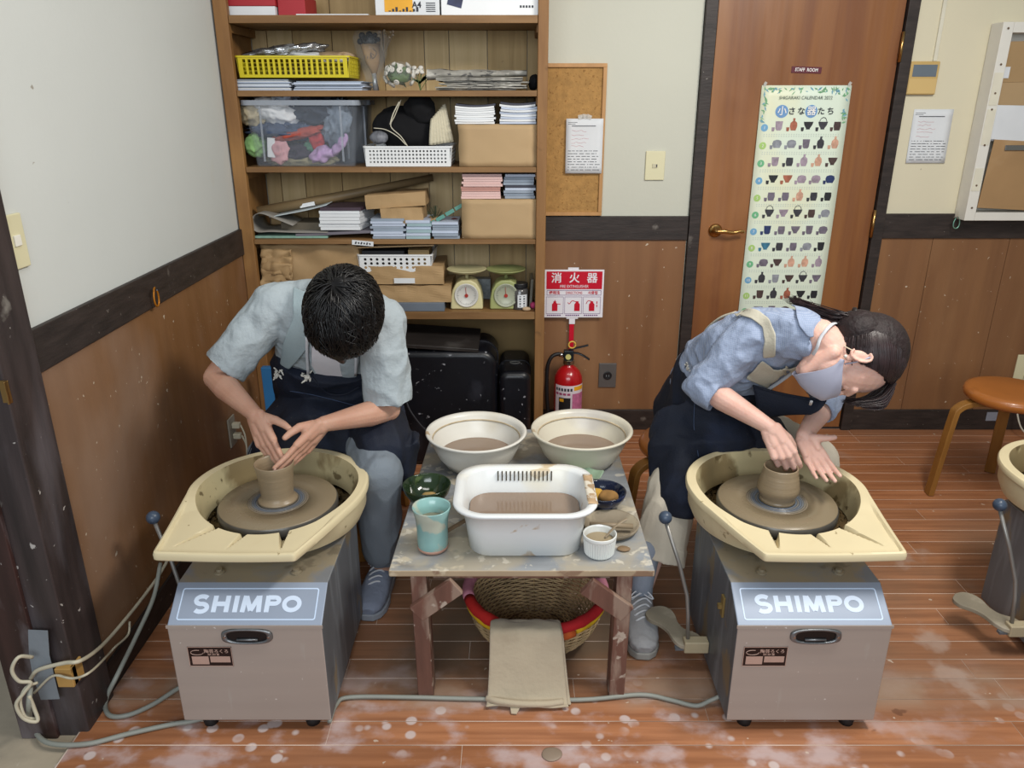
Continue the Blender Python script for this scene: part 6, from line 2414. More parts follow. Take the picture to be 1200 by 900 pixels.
lathe(bm, [(0, Z0+.040), (.0382, Z0+.040), (.0385, Z0+.042), (0, Z0+.042)], (rx, ry, 0), 40)
obj('slip', bm, cm('pale_slip', '#9c8c70', .3, var=.15), q)
bm = B()
tube(bm, smooth_path([(rx+.015, ry+.005, Z0+.045), (rx+.045, ry+.02, Z0+.072), (rx+.075, ry+.035, Z0+.085)]), [.004]*13, 6, flat=.4)
tag(obj('small_tool', bm, cm('wet_stick', '#8e7e67')), 'small worn tool propped in the white fluted ramekin', 'tool')
tag(lump('clay_scrap', (.300, 1.79, Z0+.004), (.018, .014, .005), cm('brown_scrap', '#7f674c', .7), .2, 16, 3, sub=3, flat=.004), 'brown clay scrap lying right of the white ramekin', 'clay')

# ---------------------------------------------------------------- basket with towel
kx, ky = .072, 1.975
bsk = empty('wicker_basket', (kx, ky, 0), 'round wicker basket with rag-wrapped rim under the work table', 'basket')
m_wick = mat('wicker', '#b09670', .65, var=.3, scale=20, spots=(('#5e4b32', 14, .6, .08, .6),))
m_wick2 = mat('wicker_dark', '#8e7650', .65, var=.3, scale=20)
RB, HB = .203, .150
def prof_r(t):      # t 0 bottom..1 rim
    return .095+(RB-.095)*math.sin(t*PI/2)**.75
def prof_z(t):
    return .010+HB*(1-math.cos(t*PI/2))**.92
NST = 36
# stakes
bms = B()
for k in range(NST):
    a_ = 2*PI*k/NST
    pts = [V((kx+prof_r(t/8)*math.cos(a_), ky+prof_r(t/8)*math.sin(a_)*.98, prof_z(t/8))) for t in range(9)]
    pts = [V((kx+.03*math.cos(a_), ky+.03*math.sin(a_), .010))]+pts
    tube(bms, pts, .0022, 5)
obj('stakes', bms, m_wick2, bsk, smooth=True, kind='stuff')
bmw = B()
NR_ = 30
for r in range(NR_):
    t = (r+.5)/NR_
    pts = []
    for k in range(NST*2+1):
        a_ = PI*k/NST
        off = .0036*math.cos(PI*k/2*1.0+(PI if r % 2 else 0)) if k % 2 == 0 else 0
        off = .0034*(1 if ((k//2+r) % 2) else -1) if k % 2 == 0 else 0
        rr = prof_r(t)+off
        pts.append(V((kx+rr*math.cos(a_), ky+rr*math.sin(a_)*.98, prof_z(t)+.0008*noise.noise(V((k*.3, r, 0))))))
    tube(bmw, pts, .0030, 4, cap=False)
for r in range(8):
    rad = .030+.008*r
    pts = [V((kx+(rad)*math.cos(PI*k/NST), ky+rad*math.sin(PI*k/NST), .010+.003*(1 if ((k//2+r) % 2) else -1)*(k % 2 == 0))) for k in range(NST*2+1)]
    tube(bmw, pts, .0034, 4, cap=False)
obj('weave', bmw, m_wick, bsk, smooth=True, kind='stuff')
for k in range(2):
    bm = B()
    bx(bm, kx-.026+.027*k, kx-.002+.027*k, ky-.020, ky+.022, .010, .017)
    obj('base_slat', bm, cm('pale_split_wood', '#a08a62', .6, var=.1), bsk, bevel=.002)
bm = B()
for k in range(4):
    for s in (-1, 1):
        bx(bm, kx+s*(.030+.005*k)-.002, kx+s*(.030+.005*k)+.002, ky-.022, ky+.024, .0105, .016)
obj('base_binding', bm, m_wick2, bsk, kind='stuff')
# rag wrapping round the rim in coloured stretches
segs = [(-100, -84, '#c9bfa8', 1.0, 0), (-84, -28, '#b01c22', 1.15, 0), (-28, 62, '#c27f92', 1.2, 0), (62, 100, '#a32432', 1.0, 0), (100, 140, '#b01c22', .95, 0), (140, 195, '#c27f92', 1.3, 0), (195, 246, '#b8221e', 1.25, 0), (246, 260, '#c9bfa8', .9, 0),
        (-58, -20, '#c9a21c', .8, -.022), (-92, -60, '#c8602a', 1.15, -.024), (192, 250, '#cfa51a', .85, -.022)]
for i, (a0, a1, c_, th, dz) in enumerate(segs):
    bm = B()
    n_ = max(4, int(abs(a1-a0)/6))
    pts = []
    for k in range(n_+1):
        a_ = math.radians(a0+(a1-a0)*k/n_)
        rr = RB+(.002 if dz == 0 else .001)
        pts.append(V((kx+rr*math.cos(a_), ky+rr*math.sin(a_)*.98, HB+.012+dz)))
    rd = [.0135*th*(1+.16*noise.noise(V((k*.9, i*5, 0)))) for k in range(n_+1)]
    tube(bm, pts, rd, 12)
    obj('rim_wrap', bm, cm('rag_'+c_[1:], c_, .8, var=.12, scale=20, bump=.2), bsk, smooth=True)
# towel hung over the front rim
m_tow = mat('beige_towel', '#b3a68f', .95, var=.08, scale=4, bump=.25, bscale=60, sheen=.2, spots=(('#8f8069', 5, .62, .08, .45),))
tq = empty('folded_towel', (.055, 1.70, 0), 'folded beige towel hanging over the front rim of the basket', 'towel')
zr_ = HB+.031
path = [V((0, 1.885, .105)), V((0, 1.835, .145)), V((0, 1.80, zr_-.004)), V((0, 1.765, zr_+.004)), V((0, 1.742, zr_-.008)), V((0, 1.726, .125)), V((0, 1.712, .085)), V((0, 1.695, .045)), V((0, 1.678, .014)), V((0, 1.655, .008))]
pp = smooth_path(path, 5)
for li, (dx0, dx1, off, cut) in enumerate(((0, 0, 0, 0), (.006, .008, -.007, 2))):
    bm = B()
    np_ = len(pp)-1-cut
    def fn(u, v):
        p = pp[int(round(v*np_))]
        t = v
        xl = -.060-.012*t**3*(1 if li == 0 else .3)+dx0
        xr = .128+.030*t+dx1*t-.004
        if v < .25:
            xl = -.052
            xr = .100
        x_ = xl+(xr-xl)*u
        w_ = .0035*noise.noise(V((u*3.2, v*5, li)))
        return V((x_, p.y-(.006 if li == 0 else .001)+w_*2, max(.004, p.z+(off if v > .3 else off*.6)+w_+.004)))
    grid(bm, fn, 18, np_)
    obj('towel_layer', bm, m_tow, tq, smooth=True, solid=.006, subsurf=1)
bm = B()
pts = [V((-.068, 1.676, .018)), V((-.045, 1.662, .022)), V((.0, 1.655, .020)), (.05, 1.652, .019), (.10, 1.655, .018), (.138, 1.662, .018)]
tube(bm, smooth_path(pts, 5), .0085, 10)
obj('folded_hem', bm, m_tow, tq, smooth=True)
bm = B()
vs = [bm.verts.new(p) for p in (V((-.005, 1.655, .010)), V((.022, 1.65, .010)), V((.012, 1.632, .004)), V((-.002, 1.634, .004)))]
bm.faces.new(vs)
obj('towel_corner', bm, m_tow, tq, solid=.004)

# ---------------------------------------------------------------- stools
m_stl = mat('bent_beech_leg', '#9c6f35', .4, var=.12, dark='#855a28', scale=4, stretch=(6, 6, 1))
m_sts = mat('orange_varnished_seat', '#a8652c', .35, var=.12, scale=5, spots=(('#7c4519', 4, .6, .1, .5),), coat=.3)
def stool(x, y, h, label, rz=0, r=.17):
    q = empty('stool', (x, y, 0), label, 'stool', None, rz)
    bm = B()
    lathe(bm, [(0, h-.045), (r-.012, h-.045), (r, h-.035), (r+.003, h-.02), (r-.003, h-.004), (r-.02, h), (0, h)], (0, 0, 0), 44)
    obj('seat', bm, m_sts, q, local=True, smooth=True)
    for k in range(3):
        a_ = 2*PI*k/3+.52
        d_ = V((math.cos(a_), math.sin(a_), 0))
        t_ = V((-d_.y, d_.x, 0))
        pts = smooth_path([d_*(r*.35)+V((0, 0, h-.058)), d_*(r*.85)+V((0, 0, h-.060)), d_*(r+.03)+V((0, 0, h-.085)), d_*(r+.045)+V((0, 0, h-.15)), d_*(r+.075)+V((0, 0, 0.001))], 4)
        bm = B()
        rs = []
        for i, p in enumerate(pts):
            dd = (pts[min(i+1, len(pts)-1)]-pts[max(i-1, 0)]).normalized()
            n_ = dd.cross(t_).normalized()
            if i == len(pts)-1:
                n_ = V((d_.x, d_.y, 0))
            rs.append([p+t_*.021+n_*.011, p-t_*.021+n_*.011, p-t_*.021-n_*.011, p+t_*.021-n_*.011])
        rings(bm, rs)
        obj('leg', bm, m_stl, q, local=True, bevel=.003)
    return q
stool(1.985, 2.86, .47, 'round orange stool with bentwood legs at the right edge', rz=2.6)
# ================================================================ PEOPLE
from mathutils.bvhtree import BVHTree
random.seed(51)


class Blob:
    """collects tapered limbs and ellipsoids; .make() fuses them to one smooth skin"""

    def __init__(s):
        s.bm = B()

    def cap(s, p0, r0, p1, r1, n=16):
        p0, p1 = V(p0), V(p1)
        d = (p1-p0)
        L_ = d.length
        if L_ < 1e-6:
            ball(s.bm, p0, r0, n, 8)
            return s
        d.normalize()
        a, u, _ = frame(d)
        rs = []
        for k in range(1, 5):
            th = PI/2*k/4
            rs.append((p0-d*r0*math.cos(th), r0*math.sin(th)))
        for k in range(4, 0, -1):
            th = PI/2*k/4
            rs.append((p1+d*r1*math.cos(th), r1*math.sin(th)))
        rings(s.bm, [[c+a*r*math.cos(2*PI*k/n)+u*r*math.sin(2*PI*k/n) for k in range(n)] for c, r in rs])
        return s

    def path(s, pts, rad, n=16):
        for i in range(len(pts)-1):
            s.cap(pts[i], rad[i], pts[i+1], rad[i+1], n)
        return s

    def ell(s, c, r, R=None):
        ball(s.bm, c, r, 24, 14, R)
        return s

    def loft(s, st, lat, n=28, p=2.3, caps=True):
        """st: [(centre, lateral radius, depth radius)]"""
        m = len(st)
        rs = []
        for i in range(m):
            c = V(st[i][0])
            d = (V(st[min(i+1, m-1)][0])-V(st[max(i-1, 0)][0])).normalized()
            l_ = V(st[i][3]) if len(st[i]) > 3 else V(lat)
            l_ = (l_-d*l_.dot(d)).normalized()
            w_ = d.cross(l_)
            ring = []
            for k in range(n):
                a = 2*PI*k/n
                ca, sa = math.cos(a), math.sin(a)
                ring.append(c+l_*st[i][1]*math.copysign(abs(ca)**(2/p), ca)+w_*st[i][2]*math.copysign(abs(sa)**(2/p), sa))
            rs.append(ring)
        rings(s.bm, rs)
        return s

    def make(s, name, m, parent, voxel=.004, smooth=6, disp=None, fac=.5):
        bmesh.ops.recalc_face_normals(s.bm, faces=s.bm.faces)
        me = bpy.data.meshes.new('t')
        s.bm.to_mesh(me)
        s.bm.free()
        o = bpy.data.objects.new('t', me)
        col.objects.link(o)
        r = o.modifiers.new('r', 'REMESH')
        r.mode = 'VOXEL'
        r.voxel_size = voxel
        if smooth:
            sm = o.modifiers.new('s', 'SMOOTH')
            sm.factor = fac
            sm.iterations = smooth
        dg = bpy.context.evaluated_depsgraph_get()
        me2 = bpy.data.meshes.new_from_object(o.evaluated_get(dg))
        bpy.data.objects.remove(o)
        bpy.data.meshes.remove(me)
        if disp:
            nr = [v.normal.copy() for v in me2.vertices]
            for v, n_ in zip(me2.vertices, nr):
                v.co += n_*disp(v.co, n_)
        me2.materials.clear()
        me2.materials.append(m)
        for p in me2.polygons:
            p.use_smooth = True
        bvh = BVHTree.FromPolygons([v.co.copy() for v in me2.vertices], [tuple(p.vertices) for p in me2.polygons])
        if parent is not None:
            me2.transform(MW[parent.name].inverted())
        me2.name = name
        ob = bpy.data.objects.new(name, me2)
        col.objects.link(ob)
        ob.parent = parent
        MW[ob.name] = MW[parent.name] if parent else Matrix.Identity(4)
        return ob, bvh


def fold(amp, fr, st=(1, 1, 1), seed=0, fine=.3):
    s3 = V((seed*3.7, seed*1.3, seed*2.1))

    def f(p, n_):
        q = V((p.x*st[0], p.y*st[1], p.z*st[2]))*fr+s3
        w_ = V((noise.noise(q*.7), noise.noise(q*.7+V((5, 5, 5))), 0))*.8
        a = 1-abs(noise.noise(q+w_))*2.6
        b_ = noise.noise(q*2.7+w_)
        return amp*(a*.8-.4+fine*b_)
    return f


def onsurf(px, py, bvh, off=.003, fb=None):
    d = at(px, py, Y=2.0)-V((0, 0, CAMZ))
    d.normalize()
    hs = [b_.ray_cast(V((0, 0, CAMZ)), d) for b_ in (bvh if isinstance(bvh, (list, tuple)) else [bvh])]
    hs = [x_ for x_ in hs if x_[0] is not None]
    h = min(hs, key=lambda x_: x_[3]) if hs else (None,)
    if isinstance(bvh, (list, tuple)):
        bvh = bvh[0]
    if h[0] is None:
        if fb is None:
            h2 = bvh.find_nearest(V((0, 0, CAMZ))+d*2.3)
            return h2[0]+h2[1]*off
        return at(px, py, Y=fb)
    n_ = h[1] if h[1].dot(d) < 0 else -h[1]
    return h[0]+n_*off


def respath(pts, n):
    """resample a 2-D polyline to n+1 points"""
    pts = [V((a, b, 0)) for a, b in pts]
    L_ = [0]
    for i in range(len(pts)-1):
        L_.append(L_[-1]+(pts[i+1]-pts[i]).length)
    out = []
    for k in range(n+1):
        t = L_[-1]*k/n
        i = max(j for j in range(len(pts)) if L_[j] <= t+1e-9)
        i = min(i, len(pts)-2)
        f = (t-L_[i])/max(1e-9, L_[i+1]-L_[i])
        out.append(pts[i].lerp(pts[i+1], f))
    return out


def patch(name, top, bot, bvh, m, parent, off=.004, th=.003, nu=16, nv=12, bulge=0, subsurf=1, ripple=0):
    """cloth piece lying on a surface between two edge curves"""
    A, C = respath(top, nu), respath(bot, nu)
    bm = B()
    pts = {}
    for i in range(nu+1):
        for j in range(nv+1):
            p = A[i].lerp(C[i], j/nv)
            o_ = off+bulge*math.sin(PI*i/nu)*math.sin(PI*j/nv)+ripple*noise.noise(V((p.x*.09, p.y*.09, 3)))
            pts[i, j] = onsurf(p.x, p.y, bvh, o_)
    # relax
    for _ in range(3):
        q = dict(pts)
        for i in range(1, nu):
            for j in range(1, nv):
                q[i, j] = (pts[i-1, j]+pts[i+1, j]+pts[i, j-1]+pts[i, j+1]+pts[i, j]*2)/6
        pts = q
    vs = {k: bm.verts.new(p) for k, p in pts.items()}
    for i in range(nu):
        for j in range(nv):
            bm.faces.new((vs[i, j], vs[i+1, j], vs[i+1, j+1], vs[i, j+1]))
    return obj(name, bm, m, parent, smooth=True, solid=th, subsurf=subsurf)


def strand(name, pxs, bvh, m, parent, r=.004, off=.006, flat=1.0, fb=2.1):
    pts = smooth_path([onsurf(a, b, bvh, off, fb) for a, b in pxs], 4)
    bm = B()
    tube(bm, pts, r, 8, flat=flat)
    return obj(name, bm, m, parent, smooth=True)


def hand(bl, W, d, th, side, sc=1.0, tl=1.0, curls=(12, 12, 12, 12), spread=(-5, -1, 3, 8), thumb=((.75, .55, -.2), (.5, .85, -.1)), fdir=None):
    """adds a hand: W wrist, d towards the fingers, th thumb side; side 'R'/'L'"""
    d = V(d).normalized()
    x = V(th)
    x = (x-d*x.dot(d)).normalized()
    n_ = d.cross(x) if side == 'R' else x.cross(d)
    # n_ = back of the hand
    W = V(W)

    def P(a, b, c):
        return W+(x*a+d*b+n_*c)*sc
    s = sc
    # wrist and palm
    bl.cap(P(0, -.004, 0), .0205*s, P(0, .012, 0), .021*s)
    bl.cap(P(-.008, .012, 0), .018*s, P(-.012, .05, 0), .016*s, 12)
    bl.cap(P(.008, .012, 0), .018*s, P(.012, .05, 0), .016*s, 12)
    mc = [(.027, .090), (.009, .094), (-.010, .090), (-.028, .081)]
    for (mx, my), bx_ in zip(mc, (.016, .006, -.005, -.016)):
        bl.cap(P(bx_, .008, -.001), .0155*s, P(mx, my, 0), .0112*s, 12)
    bl.cap(P(.020, .022, -.008), .015*s, P(.018, .055, -.008), .012*s, 12)
    bl.cap(P(-.020, .02, -.008), .014*s, P(-.024, .06, -.007), .011*s, 12)
    bl.cap(P(0, .045, -.004), .012*s, P(0, .075, -.004), .010*s, 12)
    lens = [(.040, .025, .019), (.045, .028, .020), (.041, .027, .020), (.033, .020, .018)]
    rad = [.0092, .0094, .0090, .0080]
    tips = []
    for i in range(4):
        mx, my = mc[i]
        a = math.radians(spread[i])
        c = curls[i]
        c = (c, c, c) if isinstance(c, (int, float)) else c
        p = P(mx, my, 0)
        ang = 0
        side_d = x*math.sin(-a)+d*math.cos(a)
        for j in range(3):
            ang += math.radians(c[j])
            dv = side_d*math.cos(ang)-n_*math.sin(ang)
            q = p+dv*lens[i][j]*s
            bl.cap(p, rad[i]*s*(1-.09*j), q, rad[i]*s*(1-.09*(j+1)), 12)
            p = q
        tips.append((p, dv, rad[i]*s*.73))
    # thumb leaves the side of the palm near the wrist
    p = P(.018, .020, -.010)
    t0, t1 = V(thumb[0]).normalized(), V(thumb[1]).normalized()
    t2 = V(thumb[2]).normalized() if len(thumb) > 2 else t1
    w3 = lambda t: (x*t.x+d*t.y+n_*t.z)
    q = p+w3(t0)*.038*s*tl
    bl.cap(p, .0155*s, q, .0125*s, 12)
    r_ = q+w3(t1)*.028*s*tl
    bl.cap(q, .0122*s, r_, .0105*s, 12)
    e_ = r_+w3(t2)*.019*s*tl
    bl.cap(r_, .0104*s, e_, .0085*s, 12)
    tips.append((e_, w3(t2), .0095*s))
    return tips, n_


def head(bl, C, f, u, k=1.0, female=False):
    f, u = V(f).normalized(), V(u)
    u = (u-f*u.dot(f)).normalized()
    s = f.cross(u)
    R = Matrix((s, f, u)).transposed()
    C = V(C)

    def P(a, b, c):
        return C+R @ V((a*k, b*k, c*k))
    E = lambda c, r: bl.ell(P(*c), [x_*k for x_ in r], R)
    E((0, -.012, .036), (.073, .093, .080))
    E((0, .028, .015), (.064, .060, .062))
    E((0, .030, -.040), (.054, .056, .066))
    E((0, .055, -.085), (.030, .030, .026))
    bl.cap(P(.042, .002, -.055), .018*k, P(.014, .062, -.094), .017*k)
    bl.cap(P(-.042, .002, -.055), .018*k, P(-.014, .062, -.094), .017*k)
    E((0, .022, -.070), (.042, .040, .030))
    for sx in (-1, 1):
        E((sx*.034, .062, -.030), (.024, .024, .026))
        bl.cap(P(sx*.012, .086, .022), .010*k, P(sx*.040, .074, .022), .010*k)
        # ear
        E((sx*.074, -.006, -.006), (.008, .013, .024))
        pts = [P(sx*(.080+.004*math.sin(PI*j/8)), -.008+.014*math.cos(-2.2+j*.56), -.004+.026*math.sin(-2.2+j*.56)) for j in range(9)]
        bl.path(pts, [.0036*k]*9, 8)
        E((sx*.075, .006, -.028), (.006, .008, .009))
    bl.path([P(0, .088, .014), P(0, .101, -.012), P(0, .110, -.030)], [.007*k, .0075*k, .0105*k])
    for sx in (-1, 1):
        bl.cap(P(sx*.009, .098, -.034), .0075*k, P(sx*.004, .102, -.033), .0075*k)
    bl.cap(P(-.016, .083, -.062), .0065*k, P(.016, .083, -.062), .0065*k)
    bl.cap(P(-.014, .082, -.073), .007*k, P(.014, .082, -.073), .007*k)
    return P, R


def nails(name, tips, n_, m, parent, dirs=None):
    for i, (p, dv, r) in enumerate(tips):
        nn = (n_-dv*n_.dot(dv))
        if nn.length < 1e-3:
            continue
        nn.normalize()
        if i == 4:
            continue
        s = dv.cross(nn)
        bm = B()
        c = p+nn*r*.80+dv*r*.25
        ball(bm, c, (r*.62, r*.80, r*.28), 10, 6, Matrix((s, dv, nn)).transposed())
        obj(name, bm, m, parent, smooth=True)


def skin_mat(name, c, c2):
    return mat(name, c, .48, var=.1, dark=c2, scale=14, detail=3, sss=.12, bump=.12, bscale=180, spec=.4)


m_skinM = skin_mat('skin_tan', '#c59a84', '#bb8c76')
m_skinF = skin_mat('skin_fair', '#dcb5a6', '#d3a696')
m_nail = mat('finger_nail', '#d9b0a4', .3, var=0)
m_hairM = mat('black_hair', '#0c0a0a', .38, var=.4, scale=40, spec=.5)
m_hairF = mat('dark_brown_hair', '#261718', .42, var=.4, scale=50, spec=.6)
m_shirtM = mat('pale_blue_grey_linen', '#a1abb0', .8, var=.05, scale=6, bump=.9, bscale=26)
m_teeM = mat('white_tee_cotton', '#d6d2d6', .8, var=.03, bump=.1, bscale=100)
m_denim = mat('indigo_denim', '#0d1526', .75, var=.3, scale=9, bump=.25, bscale=260, spots=(('#98907f', 16, .70, .03, .6, (1, 1, .5)), ('#22304e', 4, .55, .12, .5)))
m_pantM = mat('grey_blue_cotton', '#737c85', .8, var=.08, scale=5, bump=.15, bscale=200)
m_pantF = mat('beige_cotton_twill', '#c2b9a8', .8, var=.08, scale=5, bump=.15, bscale=200, spots=(('#877b66', 5, .6, .1, .3),))
m_cord = mat('white_cotton_cord', '#c9cbd0', .8, var=.05, scale=60)
m_frayed = mat('frayed_white_cotton', '#c9c6be', .9, var=.15, scale=60)
m_beige = mat('beige_canvas', '#b5b0a0', .85, var=.06, scale=8, bump=.2, bscale=160)


def gingham():
    m = mat('blue_micro_gingham', '#8493ae', .8, var=.0, scale=6, bump=.8, bscale=30)
    nt = m.node_tree
    N, L = nt.nodes, nt.links
    b = N['Principled BSDF']
    tc = N.new('ShaderNodeTexCoord')
    wv = []
    for ax in ('X', 'Z'):
        t = N.new('ShaderNodeTexWave')
        t.bands_direction = ax
        t.inputs['Scale'].default_value = 85
        t.inputs['Distortion'].default_value = .4
        L.new(tc.outputs['Object'], t.inputs[0])
        wv.append(t.outputs['Fac'])
    ad = N.new('ShaderNodeMath')
    ad.operation = 'MULTIPLY'
    L.new(wv[0], ad.inputs[0])
    L.new(wv[1], ad.inputs[1])
    mr = N.new('ShaderNodeMapRange')
    mr.inputs['From Max'].default_value = .9
    L.new(ad.outputs[0], mr.inputs[0])
    mx = N.new('ShaderNodeMix')
    mx.data_type = 'RGBA'
    L.new(mr.outputs[0], mx.inputs[0])
    mx.inputs[6].default_value = (*srgb('#8795b1'), 1)
    mx.inputs[7].default_value = (*srgb('#a3aec0'), 1)
    L.new(mx.outputs[2], b.inputs['Base Color'])
    return m


m_ging = gingham()


def shoe(nm, heel, toe, parent, m, m_sole, w_=.048, h_=.075, sx=1):
    heel, toe = V(heel), V(toe)
    d = (toe-heel)
    L_ = d.length
    d.normalize()
    s = V((0, 0, 1)).cross(d).normalized()
    sh = empty_child(nm, parent)
    bl = Blob()
    st = []
    for t, hw, hh in ((.02, .030, .035), (.10, .036, .045), (.25, .038, .046), (.42, .042, .040), (.6, .048, .032), (.78, .048, .026), (.92, .040, .021), (.99, .022, .016)):
        st.append((heel+d*L_*t+V((0, 0, hh+.018)), hw, hh))
    bl.loft(st, s, 24, 2.4)
    bl.cap(heel+d*L_*.20+V((0, 0, .07)), .036, heel+d*L_*.17+V((0, 0, .105)), .034)
    up, bv = bl.make('upper', m, sh, .004, 5, fold(.0015, 30, seed=3))
    # sole
    outl = []
    for t, hw in ((0, .022), (.06, .034), (.25, .038), (.45, .040), (.62, .049), (.8, .049), (.93, .038), (1.0, .018)):
        outl.append((t, hw))
    ring = [heel+d*L_*t+s*hw for t, hw in outl]+[heel+d*L_*t-s*hw for t, hw in reversed(outl)]
    bm = B()
    z0 = .0015
    rings(bm, [[V((p.x, p.y, z0)) for p in ring], [V((p.x, p.y, z0+.024)) for p in ring]])
    obj('sole', bm, m_sole, sh, bevel=.005)
    # tongue and laces
    bm = B()
    for k in range(5):
        t = .30+.075*k
        c = heel+d*L_*t
        zt = .018+2*(.046-.028*max(0, (t-.25))/.5)+.011
        tube(bm, smooth_path([c+s*.030+V((0, 0, zt-.018)), c+s*.012+V((0, 0, zt)), c-s*.012+d*.012+V((0, 0, zt-.002)), c-s*.030+d*.014+V((0, 0, zt-.020))], 4), .0032, 6)
    obj('laces', bm, m_cord, sh, smooth=True, kind='stuff')
    bm = B()
    c = heel+d*L_*.28+V((0, 0, .018+.095))
    for sg in (-1, 1):
        tube(bm, smooth_path([c, c+s*sg*.02+d*.01+V((0, 0, .006)), c+s*sg*.035+d*.025-V((0, 0, .006)), c+s*sg*.016+d*.022, c], 4), .0024, 6)
    obj('lace_bow', bm, m_cord, sh, smooth=True)
    return sh


def empty_child(nm, parent):
    o = bpy.data.objects.new(nm, None)
    col.objects.link(o)
    o.parent = parent
    MW[o.name] = MW[parent.name]
    return o


def hair_cap(C, R, rad, cen, k=1.0):
    def D(d_, e=0):  # k scales with the head
        return V(C)+R @ (V(cen)+V((d_.x*rad[0]*(1+e), d_.y*rad[1]*(1+e), d_.z*rad[2]*(1+e))))*k
    return D


# ---------------------------------------------------------------- the man
man = empty('person', (-.60, 2.40, 0), 'person in pale blue short-sleeved shirt and denim apron bent over the left wheel, head down', 'person')
C = at(405, 369, Y=2.0)
fM, uM = V((-.10, -.30, -.93)), V((.05, -.93, .30))
bl = Blob()
Pm, Rm = head(bl, C, fM, uM)
RS, RE, RW_ = V((-.725, 2.27, .955)), V((-.900, 2.205, .755)), V((-.733, 2.035, .705))
LS, LE, LW_ = V((-.385, 2.22, .925)), V((-.378, 2.195, .655)), V((-.537, 2.02, .681))
pel = V((-.60, 2.55, .56))
bl.path([Pm(0, -.03, -.04), V((-.50, 2.16, .965)), V((-.535, 2.26, .94))], [.052, .058, .07])
bl.loft([((-.60, 2.60, .50), .12, .09), ((-.60, 2.57, .58), .15, .11), ((-.59, 2.48, .70), .14, .10), ((-.57, 2.38, .82), .15, .105), ((-.55, 2.29, .91), .15, .09), ((-.53, 2.22, .96), .08, .06)], (1, 0, 0))
bl.path([V((-.60, 2.27, .93)), RS, RS.lerp(RE, .5), RE], [.06, .050, .044, .036])
bl.path([RE, RE.lerp(RW_, .3), RE.lerp(RW_, .75), RW_], [.035, .039, .028, .0225])
bl.path([V((-.48, 2.25, .92)), LS, LS.lerp(LE, .5), LE], [.06, .050, .044, .036])
bl.path([LE, LE.lerp(LW_, .3), LE.lerp(LW_, .75), LW_], [.035, .039, .028, .0225])
# legs
LK, LA = V((-.408, 2.10, .492)), V((-.432, 2.20, .10))
RK, RA = V((-.80, 2.32, .44)), V((-.80, 2.40, .10))
bl.path([V((-.52, 2.53, .54)), LK, LK.lerp(LA, .35), LA, V((-.432, 2.20, .06))], [.078, .052, .050, .034, .034])
bl.path([V((-.68, 2.55, .54)), RK, RK.lerp(RA, .35), RA, V((-.80, 2.38, .06))], [.078, .052, .050, .034, .034])
dR = V((.080, -.085, -.150))
tR, nR = hand(bl, RW_, dR, (.75, -.25, .5), 'R', 1.02, curls=((6, 8, 5), (8, 10, 6), (12, 14, 8), (16, 18, 10)), spread=(2, 1, -1, -3), thumb=((.78, .60, -.15), (.62, .76, -.15), (.5, .86, -.1)))
dL = V((-.105, -.085, -.105))
tL, nL = hand(bl, LW_, dL, (-.35, -.75, .55), 'L', 1.02, curls=((2, 4, 3), (2, 4, 3), (3, 4, 3), (3, 4, 3)), spread=(2, 1, -1, -3), thumb=((.50, .75, -.42), (.12, .96, -.25), (.05, .98, -.1)))
bodyM, bvM = bl.make('body', m_skinM, man, .0026, 4)
nails('finger_nail', tR[:2], nR, m_nail, man)
nails('finger_nail', tL[:2], nL, m_nail, man)

# shirt
bl = Blob()
latM = V((.98, -.06, -.05))
bl.loft([((-.60, 2.57, .56), .165, .13), ((-.595, 2.50, .68), .175, .135), ((-.585, 2.41, .80), .180, .135), ((-.56, 2.32, .895), .185, .120), ((-.545, 2.27, .95), .165, .095), ((-.525, 2.22, .995), .085, .070)], latM, 32, 2.6)
bl.path([V((-.62, 2.30, .945)), RS+V((.01, .01, .005)), RS.lerp(RE, .45)], [.085, .075, .067])
bl.path([V((-.47, 2.27, .925)), LS+V((-.01, .01, 0)), LS.lerp(LE, .45)], [.085, .078, .072])
def sleeve(bl, S_, E_, t0, t1, r0, r1, lat=(0, 1, 0)):
    d = (E_-S_)
    dn = d.normalized()
    a = S_+d*t0
    b_ = S_+d*t1
    st = [(a, r0, r0), (a.lerp(b_, .5), (r0+r1)/2*.98, (r0+r1)/2*.98), (b_, r1, r1*1.0)]
    s_, u_, _ = frame(dn)
    ring = lambda c, r: [c+s_*r*math.cos(2*PI*k/24)+u_*r*math.sin(2*PI*k/24) for k in range(24)]
    rings(bl.bm, [ring(c, r) for c, r, _ in st]+[ring(b_, r1-.007), ring(b_-dn*.03, r1-.012), ring(b_-dn*.035, .01)])
sleeve(bl, RS, RE+V((.008, 0, .0)), .3, .86, .067, .067)
sleeve(bl, LS, LE, .3, .90, .073, .074)
shirtM, bvS = bl.make('shirt', m_shirtM, man, .0042, 5, fold(.0085, 10, (1, 1, .75), 2, .5))
